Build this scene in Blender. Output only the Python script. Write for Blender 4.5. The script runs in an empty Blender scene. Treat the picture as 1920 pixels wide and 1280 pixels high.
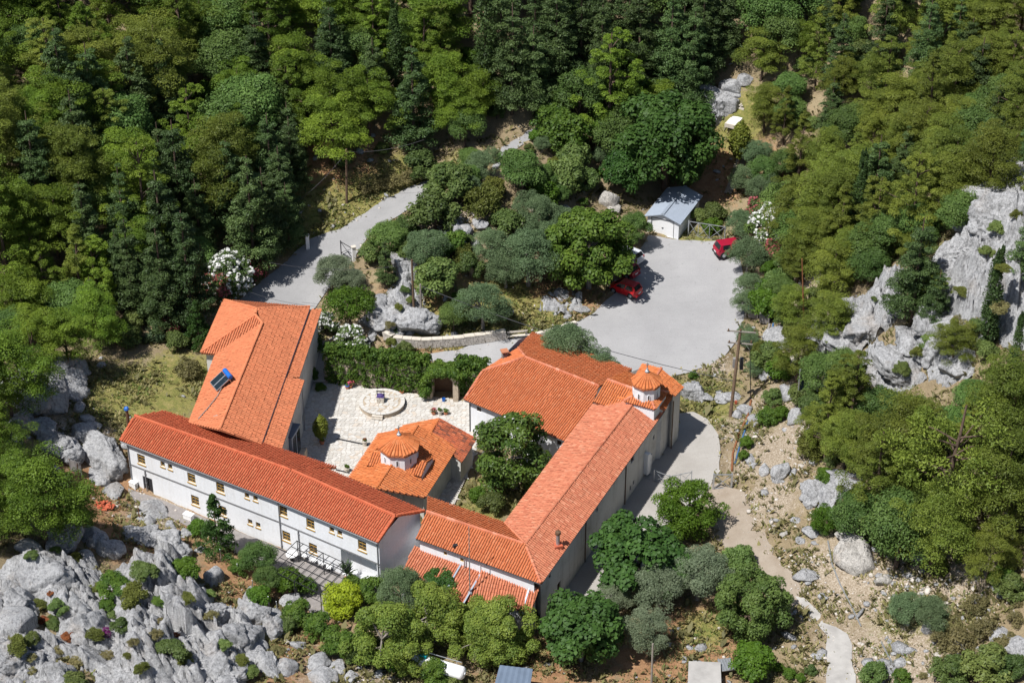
import bpy, bmesh, math, random
import numpy as np
from mathutils import Vector, Matrix
from mathutils.geometry import delaunay_2d_cdt

# ---------------------------------------------------------------- camera, light
SC = bpy.context.scene
COL = SC.collection
FL, PITCH = 3733.0, math.radians(33.0)            # focal length in pixels of a 1920 wide frame
CAM = np.array([0.0, -168.5, 116.8])
cd = bpy.data.cameras.new('camera'); cam = bpy.data.objects.new('camera', cd); COL.objects.link(cam)
cam.location = CAM; cam.rotation_euler = (math.pi/2 - PITCH, 0, 0)
cd.lens = 70.0; cd.sensor_width = 36.0; cd.clip_start = 1.0; cd.clip_end = 5000.0
SC.camera = cam
SUN_EL, SUN_AZ = math.radians(60.0), math.radians(218.0)   # azimuth of the sun seen from above, counted from +x anticlockwise
sund = (math.cos(SUN_EL)*math.cos(SUN_AZ), math.cos(SUN_EL)*math.sin(SUN_AZ), math.sin(SUN_EL))
sl = bpy.data.lights.new('sun', 'SUN'); so = bpy.data.objects.new('sun', sl); COL.objects.link(so)
sl.energy = 4.7; sl.angle = math.radians(0.5); sl.color = (1.0, 0.975, 0.94)
so.rotation_euler = Vector(sund).to_track_quat('Z', 'Y').to_euler(); so.location = (0, 0, 300)
wd = bpy.data.worlds.new('World'); SC.world = wd; wd.use_nodes = True
nt = wd.node_tree; sky = nt.nodes.new('ShaderNodeTexSky'); sky.sky_type = 'NISHITA'; sky.sun_disc = False
sky.sun_elevation = SUN_EL; sky.sun_rotation = math.pi/2 - SUN_AZ
nt.links.new(sky.outputs[0], nt.nodes['Background'].inputs[0]); nt.nodes['Background'].inputs[1].default_value = 0.065
SC.view_settings.view_transform = 'Standard'; SC.view_settings.look = 'None'
SC.view_settings.exposure = 0.42; SC.view_settings.gamma = 1.0; SC.view_settings.use_curve_mapping = False
try:
    SC.cycles.max_bounces = 7; SC.cycles.diffuse_bounces = 4; SC.cycles.transmission_bounces = 4
    SC.cycles.use_adaptive_sampling = True; SC.cycles.adaptive_threshold = 0.015
except Exception: pass
RNG = np.random.default_rng(7); random.seed(7)

# ---------------------------------------------------------------- survey: a point of the photo -> a point of the place
cP, sP = math.cos(PITCH), math.sin(PITCH)
def ray(px, py):
    x = (px-960)/FL; y = -(py-640)/FL
    return np.array([x, cP + y*sP, -sP + y*cP])
def P(px, py, z):
    d = ray(px, py); t = (z-CAM[2])/d[2]
    return CAM + t*d
def proj(p):
    p = np.asarray(p, float) - CAM
    cz = p[..., 1]*cP - p[..., 2]*sP; cy = p[..., 1]*sP + p[..., 2]*cP
    return 960 + FL*p[..., 0]/cz, 640 - FL*cy/cz
def wall_hit(px, py, A, B):
    """ray against the upright plane through A and B: metres along AB and height"""
    d = ray(px, py); u = np.array([B[0]-A[0], B[1]-A[1]]); L = np.linalg.norm(u); u = u/L; n = np.array([-u[1], u[0]])
    t = ((A[:2]-CAM[:2])@n)/(d[:2]@n); p = CAM + t*d
    return (p[:2]-A[:2])@u, p[2]

# terrain control points (photo position, height)
TC = """640 740 0;870 800 0;760 720 0;600 860 0;760 930 0;930 920 0;690 870 0;900 960 .2;590 760 .1;600 690 .6
243 925 1.2;380 985 1.2;480 1020 1.2;700 1110 1.0;600 1090 1.0;560 1130 .8
150 860 3.2;200 800 4;280 740 4;200 740 4.2;370 720 3.8;330 690 3.8;420 740 3.2;480 760 1.6;520 700 1.2;300 830 3.4
625 650 1.4;560 570 2.6;530 530 2.9;610 490 3.4;700 420 4.4;790 355 5.6;1000 248 10;470 620 3.2;640 600 2.0;700 640 1.5
900 655 1.2;1100 640 1.4;1250 600 1.6;1200 500 2.2;1300 460 2.6;1380 480 2.5;1380 560 2;1350 650 1.4;1290 690 1.1;1000 690 1.0
1290 790 .6;1330 850 .5;1250 920 .4;1180 1000 .3;1120 1080 .2;1260 430 2.7;1370 340 4.5;1390 280 7;1380 215 10
900 610 2.2;780 620 2.1;1000 590 2.4;950 500 4.6;880 420 8;800 460 7;850 370 8.5;950 330 9;1050 380 6;720 560 4.2;1040 490 3.6;1140 380 4.6;740 480 6;940 270 10
100 650 5;60 560 7;300 560 5;450 450 5;250 400 9;100 300 16;400 250 14;650 330 7.4;600 200 14;850 250 9.5;800 150 18;1000 100 22;300 100 24;0 0 34;500 0 30;960 0 30;1400 0 30;1900 0 38;1250 150 14;1500 150 18;1700 250 20;1900 200 28
1420 640 2;1420 560 2.6;1450 480 4;1500 560 5;1540 450 8;1600 600 8.5;1700 450 14;1850 450 20;1900 600 18;1500 720 3;1600 700 7;1750 700 11;1900 750 14;1390 780 1;1400 880 1.1;1480 880 2.6;1600 900 5.5;1800 900 9;1900 1000 9
1400 980 .8;1450 1100 1.2;1600 1100 2.6;1780 1150 4.6;1900 1200 6.5;1570 1240 1.3;1700 1270 2.6
1250 1150 .3;1200 1240 0;1320 1260 0;950 1260 -.2;800 1230 0;820 1150 .3;700 1160 .6
520 1180 1.6;600 1250 1.6;450 1100 1.6;350 1010 1.9;250 1000 2.8;150 1000 4.2;60 1050 5.5;200 1150 4.5;300 1250 4.5;50 1250 6.5;100 900 4.2;30 850 6;50 750 6.5;120 700 6;400 1200 3.0"""
cps = np.array([[float(v) for v in s.split()] for s in TC.replace('\n', ';').split(';') if s.strip()])
cps[:, 2] = np.where((cps[:, 1] < 300) & (cps[:, 2] > 9), 9+(cps[:, 2]-9)*0.5, cps[:, 2])
cp3 = np.array([P(*c) for c in cps]); cxy = cp3[:, :2]; cz = cp3[:, 2]
def _k(r2): return 0.5*r2*np.log(np.maximum(r2, 1e-9))
def _tps_fit(xy, z, lam):
    n = len(xy); A = np.zeros((n+3, n+3))
    A[:n, :n] = _k(((xy[:, None]-xy[None])**2).sum(-1)) + lam*np.eye(n)
    A[:n, n] = 1; A[:n, n+1:] = xy; A[n:, :n] = A[:n, n:].T
    return np.linalg.solve(A, np.r_[z, 0, 0, 0])
tw = _tps_fit(cxy, cz, 12.0)
def hs(x, y):
    """smooth height of the land"""
    x = np.atleast_1d(np.asarray(x, float)); y = np.atleast_1d(np.asarray(y, float)); sh = x.shape
    q = np.c_[x.ravel(), y.ravel()]; qc = np.c_[np.clip(q[:, 0], -88, 92), np.clip(q[:, 1], -62, 150)]
    out = np.empty(len(q)); n = len(cxy)
    for i in range(0, len(q), 20000):
        s = qc[i:i+20000]
        out[i:i+20000] = _k(((s[:, None]-cxy[None])**2).sum(-1))@tw[:n] + tw[n] + s@tw[n+1:]
    d = np.hypot(q[:, 0]-qc[:, 0], q[:, 1]-qc[:, 1])
    out = np.clip(out, -6, 46) + np.where(q[:, 1] < -62, -0.02*d, 0.05*d)*np.where(d < 300, 1, 300/np.maximum(d, 1))
    return out.reshape(sh)
_TS = np.linspace(120, 420, 900)
def at(px, py, up=0.0):
    """where the sight line meets the land (or a surface `up` metres above it)"""
    d = ray(px, py); pts = CAM + _TS[:, None]*d
    g = pts[:, 2] - hs(pts[:, 0], pts[:, 1]) - up
    i = int(np.argmax(g < 0)) or len(_TS)-1
    f = g[i-1]/(g[i-1]-g[i]) if g[i-1] != g[i] else 0
    p = pts[i-1]+f*(pts[i]-pts[i-1]); p[2] = hs(p[0], p[1])[0]
    return p
def pxm(p): return FL/np.linalg.norm(np.asarray(p)-CAM)

# ---------------------------------------------------------------- numpy noise
_PERM = np.random.default_rng(3).permutation(256); _PERM = np.r_[_PERM, _PERM, _PERM]
_GR = np.random.default_rng(4).normal(size=(256, 3)); _GR /= np.linalg.norm(_GR, axis=1)[:, None]
def noise3(p):
    p = np.asarray(p, float); i = np.floor(p).astype(int); f = p-i; i &= 255; u = f*f*f*(f*(f*6-15)+10); r = 0
    for a in (0, 1):
        for b in (0, 1):
            for c in (0, 1):
                h = _PERM[_PERM[_PERM[(i[:, 0]+a) & 255]+((i[:, 1]+b) & 255)]+((i[:, 2]+c) & 255)]
                g = (_GR[h]*(f-np.array([a, b, c]))).sum(1)
                r = r + g*(u[:, 0] if a else 1-u[:, 0])*(u[:, 1] if b else 1-u[:, 1])*(u[:, 2] if c else 1-u[:, 2])
    return r*1.4
def fbm(p, o=4, ridged=False):
    s, a, t = 1.0, 1.0, 0
    for k in range(o):
        n = noise3(np.asarray(p)*s+17.3*k); n = 1-2*np.abs(n) if ridged else n
        t = t+a*n; s *= 2.03; a *= 0.5
    return t
def inpoly(x, y, poly):
    x = np.asarray(x); y = np.asarray(y); ins = np.zeros(x.shape, bool); n = len(poly)
    for i in range(n):
        x0, y0 = poly[i][:2]; x1, y1 = poly[(i+1) % n][:2]
        c = ((y0 > y) != (y1 > y))
        with np.errstate(divide='ignore', invalid='ignore'):
            ins ^= c & (x < (x1-x0)*(y-y0)/(y1-y0)+x0)
    return ins

# ---------------------------------------------------------------- objects
def mesh_np(name, v, f, mat=None, tint=None, smooth=False):
    """v (n,3), f (m,k) all faces with k corners"""
    v = np.asarray(v, np.float32); f = np.asarray(f, np.int32); m, k = f.shape
    me = bpy.data.meshes.new(name); me.vertices.add(len(v)); me.vertices.foreach_set('co', v.ravel())
    me.loops.add(m*k); me.loops.foreach_set('vertex_index', f.ravel())
    me.polygons.add(m); me.polygons.foreach_set('loop_start', np.arange(m, dtype=np.int32)*k)
    if smooth: me.polygons.foreach_set('use_smooth', np.ones(m, bool))
    if tint is not None:
        a = me.attributes.new('tint', 'FLOAT', 'POINT'); a.data.foreach_set('value', np.asarray(tint, np.float32))
    if mat: me.materials.append(mat)
    me.update(calc_edges=True); return me
def link(name, me, parent=None, loc=None):
    o = bpy.data.objects.new(name, me); COL.objects.link(o)
    if parent is not None: o.parent = parent
    if loc is not None: o.location = loc
    return o
def tag(o, label=None, cat=None, group=None, kind=None):
    if label: o['label'] = label
    if cat: o['category'] = cat
    if group: o['group'] = group
    if kind: o['kind'] = kind
    return o
def thing(name, label, cat, loc=(0, 0, 0), rz=0.0, group=None):
    o = bpy.data.objects.new(name, None); COL.objects.link(o); o.empty_display_size = 0.5
    o.location = tuple(float(c) for c in loc); o.rotation_euler = (0, 0, rz)
    return tag(o, label, cat, group)
def copy_tree(o, parent=None):
    c = o.copy(); COL.objects.link(c)
    if parent is not None: c.parent = parent
    for ch in [x for x in o.children]: copy_tree(ch, c)
    return c
class MB:
    def __init__(s, off=(0, 0, 0)): s.v = []; s.f = []; s.off = np.array(off, float)
    def add(s, vs, fs):
        b = len(s.v); s.v += [tuple(np.asarray(p, float)-s.off) for p in vs]; s.f += [tuple(b+i for i in f) for f in fs]; return s
    def poly(s, pts): return s.add(pts, [tuple(range(len(pts)))])
    def box(s, c, size, rz=0.0):
        a, b, h = size[0]/2, size[1]/2, size[2]/2; co, si = math.cos(rz), math.sin(rz); vs = []
        for z in (-h, h):
            for x, y in ((-a, -b), (a, -b), (a, b), (-a, b)): vs.append((c[0]+x*co-y*si, c[1]+x*si+y*co, c[2]+z))
        return s.add(vs, [(3, 2, 1, 0), (4, 5, 6, 7), (0, 1, 5, 4), (1, 2, 6, 5), (2, 3, 7, 6), (3, 0, 4, 7)])
    def bar(s, p, q, w, h=None):
        """square bar from p to q"""
        p = np.asarray(p, float); q = np.asarray(q, float); h = h or w; d = q-p; L = np.linalg.norm(d); d = d/max(L, 1e-6)
        up = np.array([0, 0, 1.0]) if abs(d[2]) < .95 else np.array([1.0, 0, 0]); a = np.cross(d, up); a /= np.linalg.norm(a); b = np.cross(a, d)
        a = a*w/2; b = b*h/2
        return s.add([p-a-b, p+a-b, p+a+b, p-a+b, q-a-b, q+a-b, q+a+b, q-a+b], [(3, 2, 1, 0), (4, 5, 6, 7), (0, 1, 5, 4), (1, 2, 6, 5), (2, 3, 7, 6), (3, 0, 4, 7)])
    def tube(s, p, q, r0, r1=None, n=8, cap=True):
        p = np.asarray(p, float); q = np.asarray(q, float); r1 = r0 if r1 is None else r1; d = q-p; d = d/max(np.linalg.norm(d), 1e-6)
        up = np.array([0, 0, 1.0]) if abs(d[2]) < .95 else np.array([1.0, 0, 0]); a = np.cross(d, up); a /= np.linalg.norm(a); b = np.cross(d, a)
        vs = [p+r0*(math.cos(t)*a+math.sin(t)*b) for t in np.arange(n)*2*math.pi/n]+[q+r1*(math.cos(t)*a+math.sin(t)*b) for t in np.arange(n)*2*math.pi/n]
        fs = [(i, (i+1) % n, n+(i+1) % n, n+i) for i in range(n)]
        if cap: fs += [tuple(range(n-1, -1, -1)), tuple(range(n, 2*n))]
        return s.add(vs, fs)
    def lathe(s, c, prof, n=12, cap=True):
        vs = []; fs = []
        for r, z in prof:
            for t in np.arange(n)*2*math.pi/n: vs.append((c[0]+r*math.cos(t), c[1]+r*math.sin(t), c[2]+z))
        for k in range(len(prof)-1):
            for i in range(n): fs.append((k*n+i, k*n+(i+1) % n, (k+1)*n+(i+1) % n, (k+1)*n+i))
        if cap: fs += [tuple(range(n-1, -1, -1)), tuple(range((len(prof)-1)*n, len(prof)*n))]
        return s.add(vs, fs)
    def prism(s, pts, z0, z1):
        n = len(pts); vs = [(p[0], p[1], z0) for p in pts]+[(p[0], p[1], z1) for p in pts]
        return s.add(vs, [tuple(range(n-1, -1, -1)), tuple(range(n, 2*n))]+[(i, (i+1) % n, n+(i+1) % n, n+i) for i in range(n)])
    def build(s, name, mat, parent=None, loc=None, smooth=False, kind=None, label=None):
        me = bpy.data.meshes.new(name); me.from_pydata([tuple(map(float, p)) for p in s.v], [], s.f); me.materials.append(mat)
        if smooth: me.polygons.foreach_set('use_smooth', np.ones(len(me.polygons), bool))
        me.update(); o = link(name, me, parent, loc)
        if kind: o['kind'] = kind
        if label: o['label'] = label
        return o

# ---------------------------------------------------------------- materials
def _mat(name):
    m = bpy.data.materials.new(name); m.use_nodes = True; t = m.node_tree; return m, t, t.nodes['Principled BSDF']
def N(t, ty, **kw):
    n = t.nodes.new(ty)
    for k, v in kw.items():
        if k in n.inputs: n.inputs[k].default_value = v
        else: setattr(n, k, v)
    return n
def ramp(t, fac, stops):
    r = t.nodes.new('ShaderNodeValToRGB'); e = r.color_ramp.elements
    while len(e) < len(stops): e.new(0.5)
    for i, (p, c) in enumerate(stops): e[i].position = p; e[i].color = (c, c, c, 1) if isinstance(c, (int, float)) else (*c, 1)
    t.links.new(fac, r.inputs[0]); return r.outputs[0]
def mix(t, fac, a, b, bt='MIX'):
    m = t.nodes.new('ShaderNodeMix'); m.data_type = 'RGBA'; m.blend_type = bt
    for s, v in ((m.inputs[0], fac), (m.inputs[6], a), (m.inputs[7], b)):
        if isinstance(v, (int, float)): s.default_value = v
        elif isinstance(v, tuple): s.default_value = (*v, 1)
        else: t.links.new(v, s)
    return m.outputs[2]
def obj_coord(t):
    return t.nodes.new('ShaderNodeNewGeometry').outputs['Position']
def noise(t, scale, detail=4.0, rough=0.55, vec=None, dist=0.0):
    n = N(t, 'ShaderNodeTexNoise', Scale=scale, Detail=detail, Roughness=rough, Distortion=dist)
    t.links.new(vec or obj_coord(t), n.inputs['Vector']); return n.outputs[0]
def bump(t, b, h, strength, dist):
    n = N(t, 'ShaderNodeBump', Strength=strength, Distance=dist); t.links.new(h, n.inputs['Height']); t.links.new(n.outputs[0], b.inputs['Normal'])
def plain(name, col, rough=0.6, var=0.12, scale=3.0, metal=0.0, bmp=0.0, spec=0.3, dirt=None):
    m, t, b = _mat(name); n = noise(t, scale, 5)
    lo = tuple(c*(1-var) for c in col); hi = tuple(min(1, c*(1+var)) for c in col)
    c = ramp(t, n, [(0.3, lo), (0.7, hi)])
    if dirt:
        d = ramp(t, noise(t, dirt[1], 6, .65), [(0.48, 0.0), (0.72, dirt[2])]); c = mix(t, d, c, dirt[0])
    t.links.new(c, b.inputs['Base Color']); b.inputs['Roughness'].default_value = rough; b.inputs['Metallic'].default_value = metal
    b.inputs['Specular IOR Level'].default_value = spec
    if bmp: bump(t, b, noise(t, scale*6, 6), bmp, 0.03)
    return m
def tile_mat(name, a, b_, c_, soot=0.25):
    m, t, b = _mat(name); g = t.nodes.new('ShaderNodeNewGeometry')
    col = ramp(t, g.outputs['Random Per Island'], [(0.0, a), (0.45, b_), (0.8, b_), (1.0, c_)])
    d = ramp(t, noise(t, 0.55, 6, .7), [(0.5, 0.0), (0.75, soot)]); col = mix(t, d, col, (0.13, 0.05, 0.03))
    d2 = ramp(t, noise(t, 1.6, 7, .7), [(0.33, 0.87), (0.68, 1.07)]); col = mix(t, 1.0, col, d2, 'MULTIPLY')
    t.links.new(col, b.inputs['Base Color']); b.inputs['Roughness'].default_value = 0.75; b.inputs['Specular IOR Level'].default_value = 0.25
    return m
def leaf_mat(name, a, b_, hue=0.03, val=0.28, trans=0.32, rough=0.55):
    m, t, b = _mat(name); at_ = N(t, 'ShaderNodeAttribute', attribute_name='tint'); oi = t.nodes.new('ShaderNodeObjectInfo')
    col = ramp(t, at_.outputs['Fac'], [(0.0, a), (1.0, b_)])
    hsv = t.nodes.new('ShaderNodeHueSaturation'); t.links.new(col, hsv.inputs['Color'])
    mr = N(t, 'ShaderNodeMapRange'); mr.inputs[3].default_value = 0.5-hue*0.35; mr.inputs[4].default_value = 0.5+hue*0.7
    t.links.new(oi.outputs['Random'], mr.inputs[0]); t.links.new(mr.outputs[0], hsv.inputs['Hue'])
    w = N(t, 'ShaderNodeTexWhiteNoise', noise_dimensions='1D'); t.links.new(oi.outputs['Random'], w.inputs['W'])
    mv = N(t, 'ShaderNodeMapRange'); mv.inputs[3].default_value = 1-val; mv.inputs[4].default_value = 1+val
    t.links.new(w.outputs[0], mv.inputs[0]); t.links.new(mv.outputs[0], hsv.inputs['Value'])
    t.links.new(hsv.outputs[0], b.inputs['Base Color']); b.inputs['Roughness'].default_value = rough; b.inputs['Specular IOR Level'].default_value = 0.25
    tr = t.nodes.new('ShaderNodeBsdfTranslucent'); t.links.new(hsv.outputs[0], tr.inputs[0])
    ms = N(t, 'ShaderNodeMixShader'); ms.inputs[0].default_value = trans
    t.links.new(b.outputs[0], ms.inputs[1]); t.links.new(tr.outputs[0], ms.inputs[2]); t.links.new(ms.outputs[0], t.nodes['Material Output'].inputs[0])
    return m
def wall_mat(name, col, streak, amt):
    m, t, b = _mat(name); mp = N(t, 'ShaderNodeMapping'); mp.inputs['Scale'].default_value = (2.2, 2.2, 0.16); t.links.new(obj_coord(t), mp.inputs[0])
    s1 = noise(t, 1.0, 7, .7, vec=mp.outputs[0]); s2 = noise(t, 0.5, 6, .65); c = mix(t, ramp(t, s1, [(0.50, 0.0), (0.74, amt)]), col, streak); c = mix(t, ramp(t, s2, [(0.52, 0.0), (0.76, amt*.8)]), c, tuple(.8*x for x in streak))
    c = mix(t, 1.0, c, ramp(t, noise(t, 5.0, 5), [(0.3, 0.95), (0.7, 1.03)]), 'MULTIPLY'); t.links.new(c, b.inputs['Base Color']); b.inputs['Roughness'].default_value = 0.9; b.inputs['Specular IOR Level'].default_value = 0.15; bump(t, b, noise(t, 14, 4), 0.15, 0.01); return m
M = {}
M['wall'] = wall_mat('white_render', (0.75, 0.76, 0.78), (0.58, 0.56, 0.53), 0.45)
M['wallgrey'] = wall_mat('weathered_render', (0.60, 0.585, 0.55), (0.36, 0.33, 0.28), 0.7)
M['stonewall'] = plain('rough_stone', (0.40, 0.33, 0.25), 0.9, 0.3, 2.5, bmp=0.5)
M['deck'] = plain('roof_underlay', (0.34, 0.115, 0.055), 0.9, 0.2, 4)
M['tileB'] = tile_mat('tile_red_orange', (0.45, 0.10, 0.045), (0.49, 0.12, 0.055), (0.51, 0.135, 0.062), 0.25)
M['tileA'] = tile_mat('tile_orange', (0.55, 0.175, 0.08), (0.58, 0.195, 0.09), (0.60, 0.21, 0.10), 0.25)
M['tileF'] = tile_mat('tile_salmon', (0.46, 0.145, 0.08), (0.53, 0.19, 0.105), (0.59, 0.25, 0.15), 0.25)
M['tileC'] = tile_mat('tile_bright_orange', (0.48, 0.135, 0.042), (0.54, 0.17, 0.056), (0.57, 0.205, 0.08), 0.25)
M['tileH'] = tile_mat('tile_hall_orange', (0.49, 0.135, 0.05), (0.53, 0.16, 0.062), (0.56, 0.20, 0.09), 0.25)
M['tileO'] = tile_mat('tile_mottled', (0.10, 0.05, 0.04), (0.46, 0.12, 0.055), (0.55, 0.18, 0.09), 0.75)
M['cap'] = tile_mat('tile_cap', (0.42, 0.13, 0.07), (0.52, 0.18, 0.10), (0.58, 0.27, 0.18), 0.3)
M['gutter'] = plain('grey_gutter', (0.30, 0.30, 0.31), 0.5, 0.1, 5, metal=0.4)
M['gutterdark'] = plain('dark_gutter', (0.07, 0.07, 0.075), 0.5, 0.1, 5)
M['glass'] = plain('dark_pane', (0.03, 0.035, 0.04), 0.12, 0.2, 3, spec=0.6)
M['ochre'] = plain('ochre_wood', (0.42, 0.26, 0.07), 0.6, 0.15, 6)
M['brown'] = plain('brown_wood', (0.12, 0.07, 0.04), 0.7, 0.2, 6)
M['pole'] = plain('tarred_pole', (0.13, 0.085, 0.055), 0.85, 0.25, 5)
M['white'] = plain('white_paint', (0.78, 0.78, 0.78), 0.5, 0.03, 3)
M['steel'] = plain('galvanised_steel', (0.48, 0.50, 0.52), 0.42, 0.08, 6, metal=0.7)
M['sheet'] = plain('grey_sheet_metal', (0.29, 0.33, 0.39), 0.5, 0.06, 2, metal=0.15)
M['bluesteel'] = plain('blue_sheet_metal', (0.14, 0.18, 0.24), 0.45, 0.1, 1.2, metal=0.2)
M['black'] = plain('black_metal', (0.025, 0.025, 0.028), 0.5, 0.1, 4)
M['dark'] = plain('dark_interior', (0.02, 0.018, 0.016), 0.9, 0.1, 4)
M['wire'] = plain('wire_rubber', (0.05, 0.05, 0.055), 0.6, 0.05, 4)
M['red'] = plain('red_car_paint', (0.50, 0.008, 0.014), 0.28, 0.03, 1, spec=0.6)
M['darkred'] = plain('dark_red_paint', (0.30, 0.008, 0.03), 0.28, 0.03, 1, spec=0.6)
M['silver'] = plain('pale_car_paint', (0.55, 0.57, 0.6), 0.3, 0.03, 1, spec=0.6)
M['carglass'] = plain('car_glass', (0.015, 0.018, 0.022), 0.1, 0.05, 1, spec=0.7)
M['tyre'] = plain('tyre_rubber', (0.02, 0.02, 0.02), 0.8, 0.1, 9)
M['lamp'] = plain('red_lamp_lens', (0.35, 0.01, 0.012), 0.2, 0.05, 2, spec=0.6)
M['blue'] = plain('blue_enamel', (0.02, 0.13, 0.46), 0.3, 0.08, 3, spec=0.5)
M['teal'] = plain('teal_plastic', (0.0, 0.30, 0.34), 0.5, 0.1, 3)
M['green'] = plain('green_plastic', (0.01, 0.26, 0.18), 0.5, 0.1, 3)
M['solar'] = plain('solar_glass', (0.012, 0.022, 0.03), 0.35, 0.1, 2, spec=0.3)
M['terracotta'] = plain('terracotta', (0.42, 0.17, 0.09), 0.8, 0.15, 6)
M['purple'] = plain('purple_cloth', (0.07, 0.045, 0.16), 0.8, 0.15, 5)
M['trunk'] = plain('bark', (0.11, 0.075, 0.055), 0.95, 0.35, 4, bmp=0.4)
M['trunkgrey'] = plain('grey_bark', (0.26, 0.23, 0.20), 0.95, 0.25, 4, bmp=0.4)
M['concrete'] = plain('concrete', (0.36, 0.345, 0.325), 0.9, 0.12, 0.9, bmp=0.2, dirt=((0.2, 0.19, 0.18), 0.7, 0.5))
M['coping'] = plain('pale_coping', (0.55, 0.50, 0.43), 0.9, 0.15, 3, bmp=0.3)
M['slab'] = plain('grey_slab', (0.24, 0.22, 0.21), 0.9, 0.15, 2.5, bmp=0.3)
M['bluehose'] = plain('blue_hose', (0.06, 0.13, 0.26), 0.6, 0.1, 5)
M['rust'] = plain('rusty_steel', (0.22, 0.09, 0.04), 0.8, 0.3, 5)
def road_mat(name, a, b_, sc=0.5, worn=0.3):
    m, t, b = _mat(name); n1 = noise(t, sc*0.35, 6, .6); n2 = noise(t, 14.0, 3, .6); n3 = noise(t, 1.8, 7, .72, dist=1.5)
    c = ramp(t, n1, [(0.32, a), (0.68, b_)]); c = mix(t, 1.0, c, ramp(t, n2, [(0.3, 0.86), (0.7, 1.1)]), 'MULTIPLY')
    c = mix(t, ramp(t, n3, [(0.56, 0.0), (0.74, worn)]), c, tuple(0.55*x for x in a))
    wv = N(t, 'ShaderNodeTexWave', wave_type='RINGS', Scale=0.09, Distortion=9.0, Detail=3.0); wv.inputs['Detail Scale'].default_value = 0.35; t.links.new(obj_coord(t), wv.inputs['Vector'])
    c = mix(t, ramp(t, wv.outputs[0], [(0.46, 0.0), (0.50, 0.16), (0.54, 0.0)]), c, tuple(0.6*x for x in a))
    sp = noise(t, 3.1, 2, .5); c = mix(t, ramp(t, sp, [(0.70, 0.0), (0.76, 0.45)]), c, tuple(0.45*x for x in a))
    t.links.new(c, b.inputs['Base Color']); b.inputs['Roughness'].default_value = 0.92; b.inputs['Specular IOR Level'].default_value = 0.2
    bump(t, b, n2, 0.25, 0.02); return m
M['lot'] = road_mat('worn_concrete_yard', (0.29, 0.286, 0.288), (0.35, 0.345, 0.346), 0.5, 0.35)
M['road'] = road_mat('worn_asphalt', (0.26, 0.257, 0.258), (0.32, 0.316, 0.316), 0.7, 0.45)
M['lane'] = road_mat('lane_concrete', (0.31, 0.29, 0.265), (0.37, 0.35, 0.325), 0.8, 0.3)
M['gravel'] = road_mat('pale_gravel', (0.27, 0.22, 0.17), (0.34, 0.29, 0.235), 1.6, 0.3)
def rock_mat(name, light, dark, warm):
    m, t, b = _mat(name)
    n1 = noise(t, 0.55, 9, .7); n2 = noise(t, 4.5, 9, .75); n3 = noise(t, 0.33, 6, .65); n4 = noise(t, 1.7, 8, .75, dist=1.2)
    mp = N(t, 'ShaderNodeMapping'); mp.inputs['Scale'].default_value = (3.2, 3.2, 0.45); t.links.new(obj_coord(t), mp.inputs[0])
    st = noise(t, 1.3, 8, .75, vec=mp.outputs[0])
    c = ramp(t, n1, [(0.32, dark), (0.5, light), (0.75, tuple(min(1, 1.15*x) for x in light))])
    c = mix(t, ramp(t, st, [(0.50, 0.0), (0.64, 0.7)]), c, tuple(0.42*x for x in dark))
    c = mix(t, ramp(t, n4, [(0.55, 0.0), (0.68, 0.55)]), c, tuple(0.5*x for x in dark))
    c = mix(t, ramp(t, n3, [(0.56, 0.0), (0.74, 0.5)]), c, warm)
    c = mix(t, 1.0, c, ramp(t, n2, [(0.32, 0.55), (0.52, 1.0), (0.7, 1.15)]), 'MULTIPLY')
    t.links.new(c, b.inputs['Base Color']); b.inputs['Roughness'].default_value = 0.95; b.inputs['Specular IOR Level'].default_value = 0.1
    h = N(t, 'ShaderNodeMath', operation='ADD'); t.links.new(n2, h.inputs[0]); t.links.new(st, h.inputs[1]); bump(t, b, h.outputs[0], 1.0, 0.22)
    return m
M['rock'] = rock_mat('grey_limestone', (0.47, 0.47, 0.475), (0.31, 0.31, 0.315), (0.39, 0.325, 0.265))
M['rockpale'] = rock_mat('pale_limestone', (0.56, 0.53, 0.49), (0.36, 0.34, 0.31), (0.46, 0.36, 0.27))
M['rubble'] = plain('scree_stone', (0.47, 0.43, 0.385), 0.95, 0.25, 2, bmp=0.3)
M['redrubble'] = plain('broken_tile', (0.42, 0.10, 0.05), 0.85, 0.25, 4)
def paving_mat():
    m, t, b = _mat('crazy_paving'); g = t.nodes.new('ShaderNodeNewGeometry')
    c = ramp(t, g.outputs['Random Per Island'], [(0.0, (0.43, 0.41, 0.375)), (0.4, (0.50, 0.48, 0.445)), (0.8, (0.55, 0.53, 0.495)), (1.0, (0.48, 0.41, 0.335))])
    c = mix(t, ramp(t, noise(t, 0.4, 6, .7), [(0.5, 0.0), (0.75, 0.4)]), c, (0.36, 0.31, 0.25))
    t.links.new(c, b.inputs['Base Color']); b.inputs['Roughness'].default_value = 0.9; bump(t, b, noise(t, 9, 4), 0.25, 0.02); return m
M['paving'] = paving_mat()
M['joint'] = plain('mortar_joint', (0.40, 0.37, 0.33), 0.95, 0.15, 3)
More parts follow.
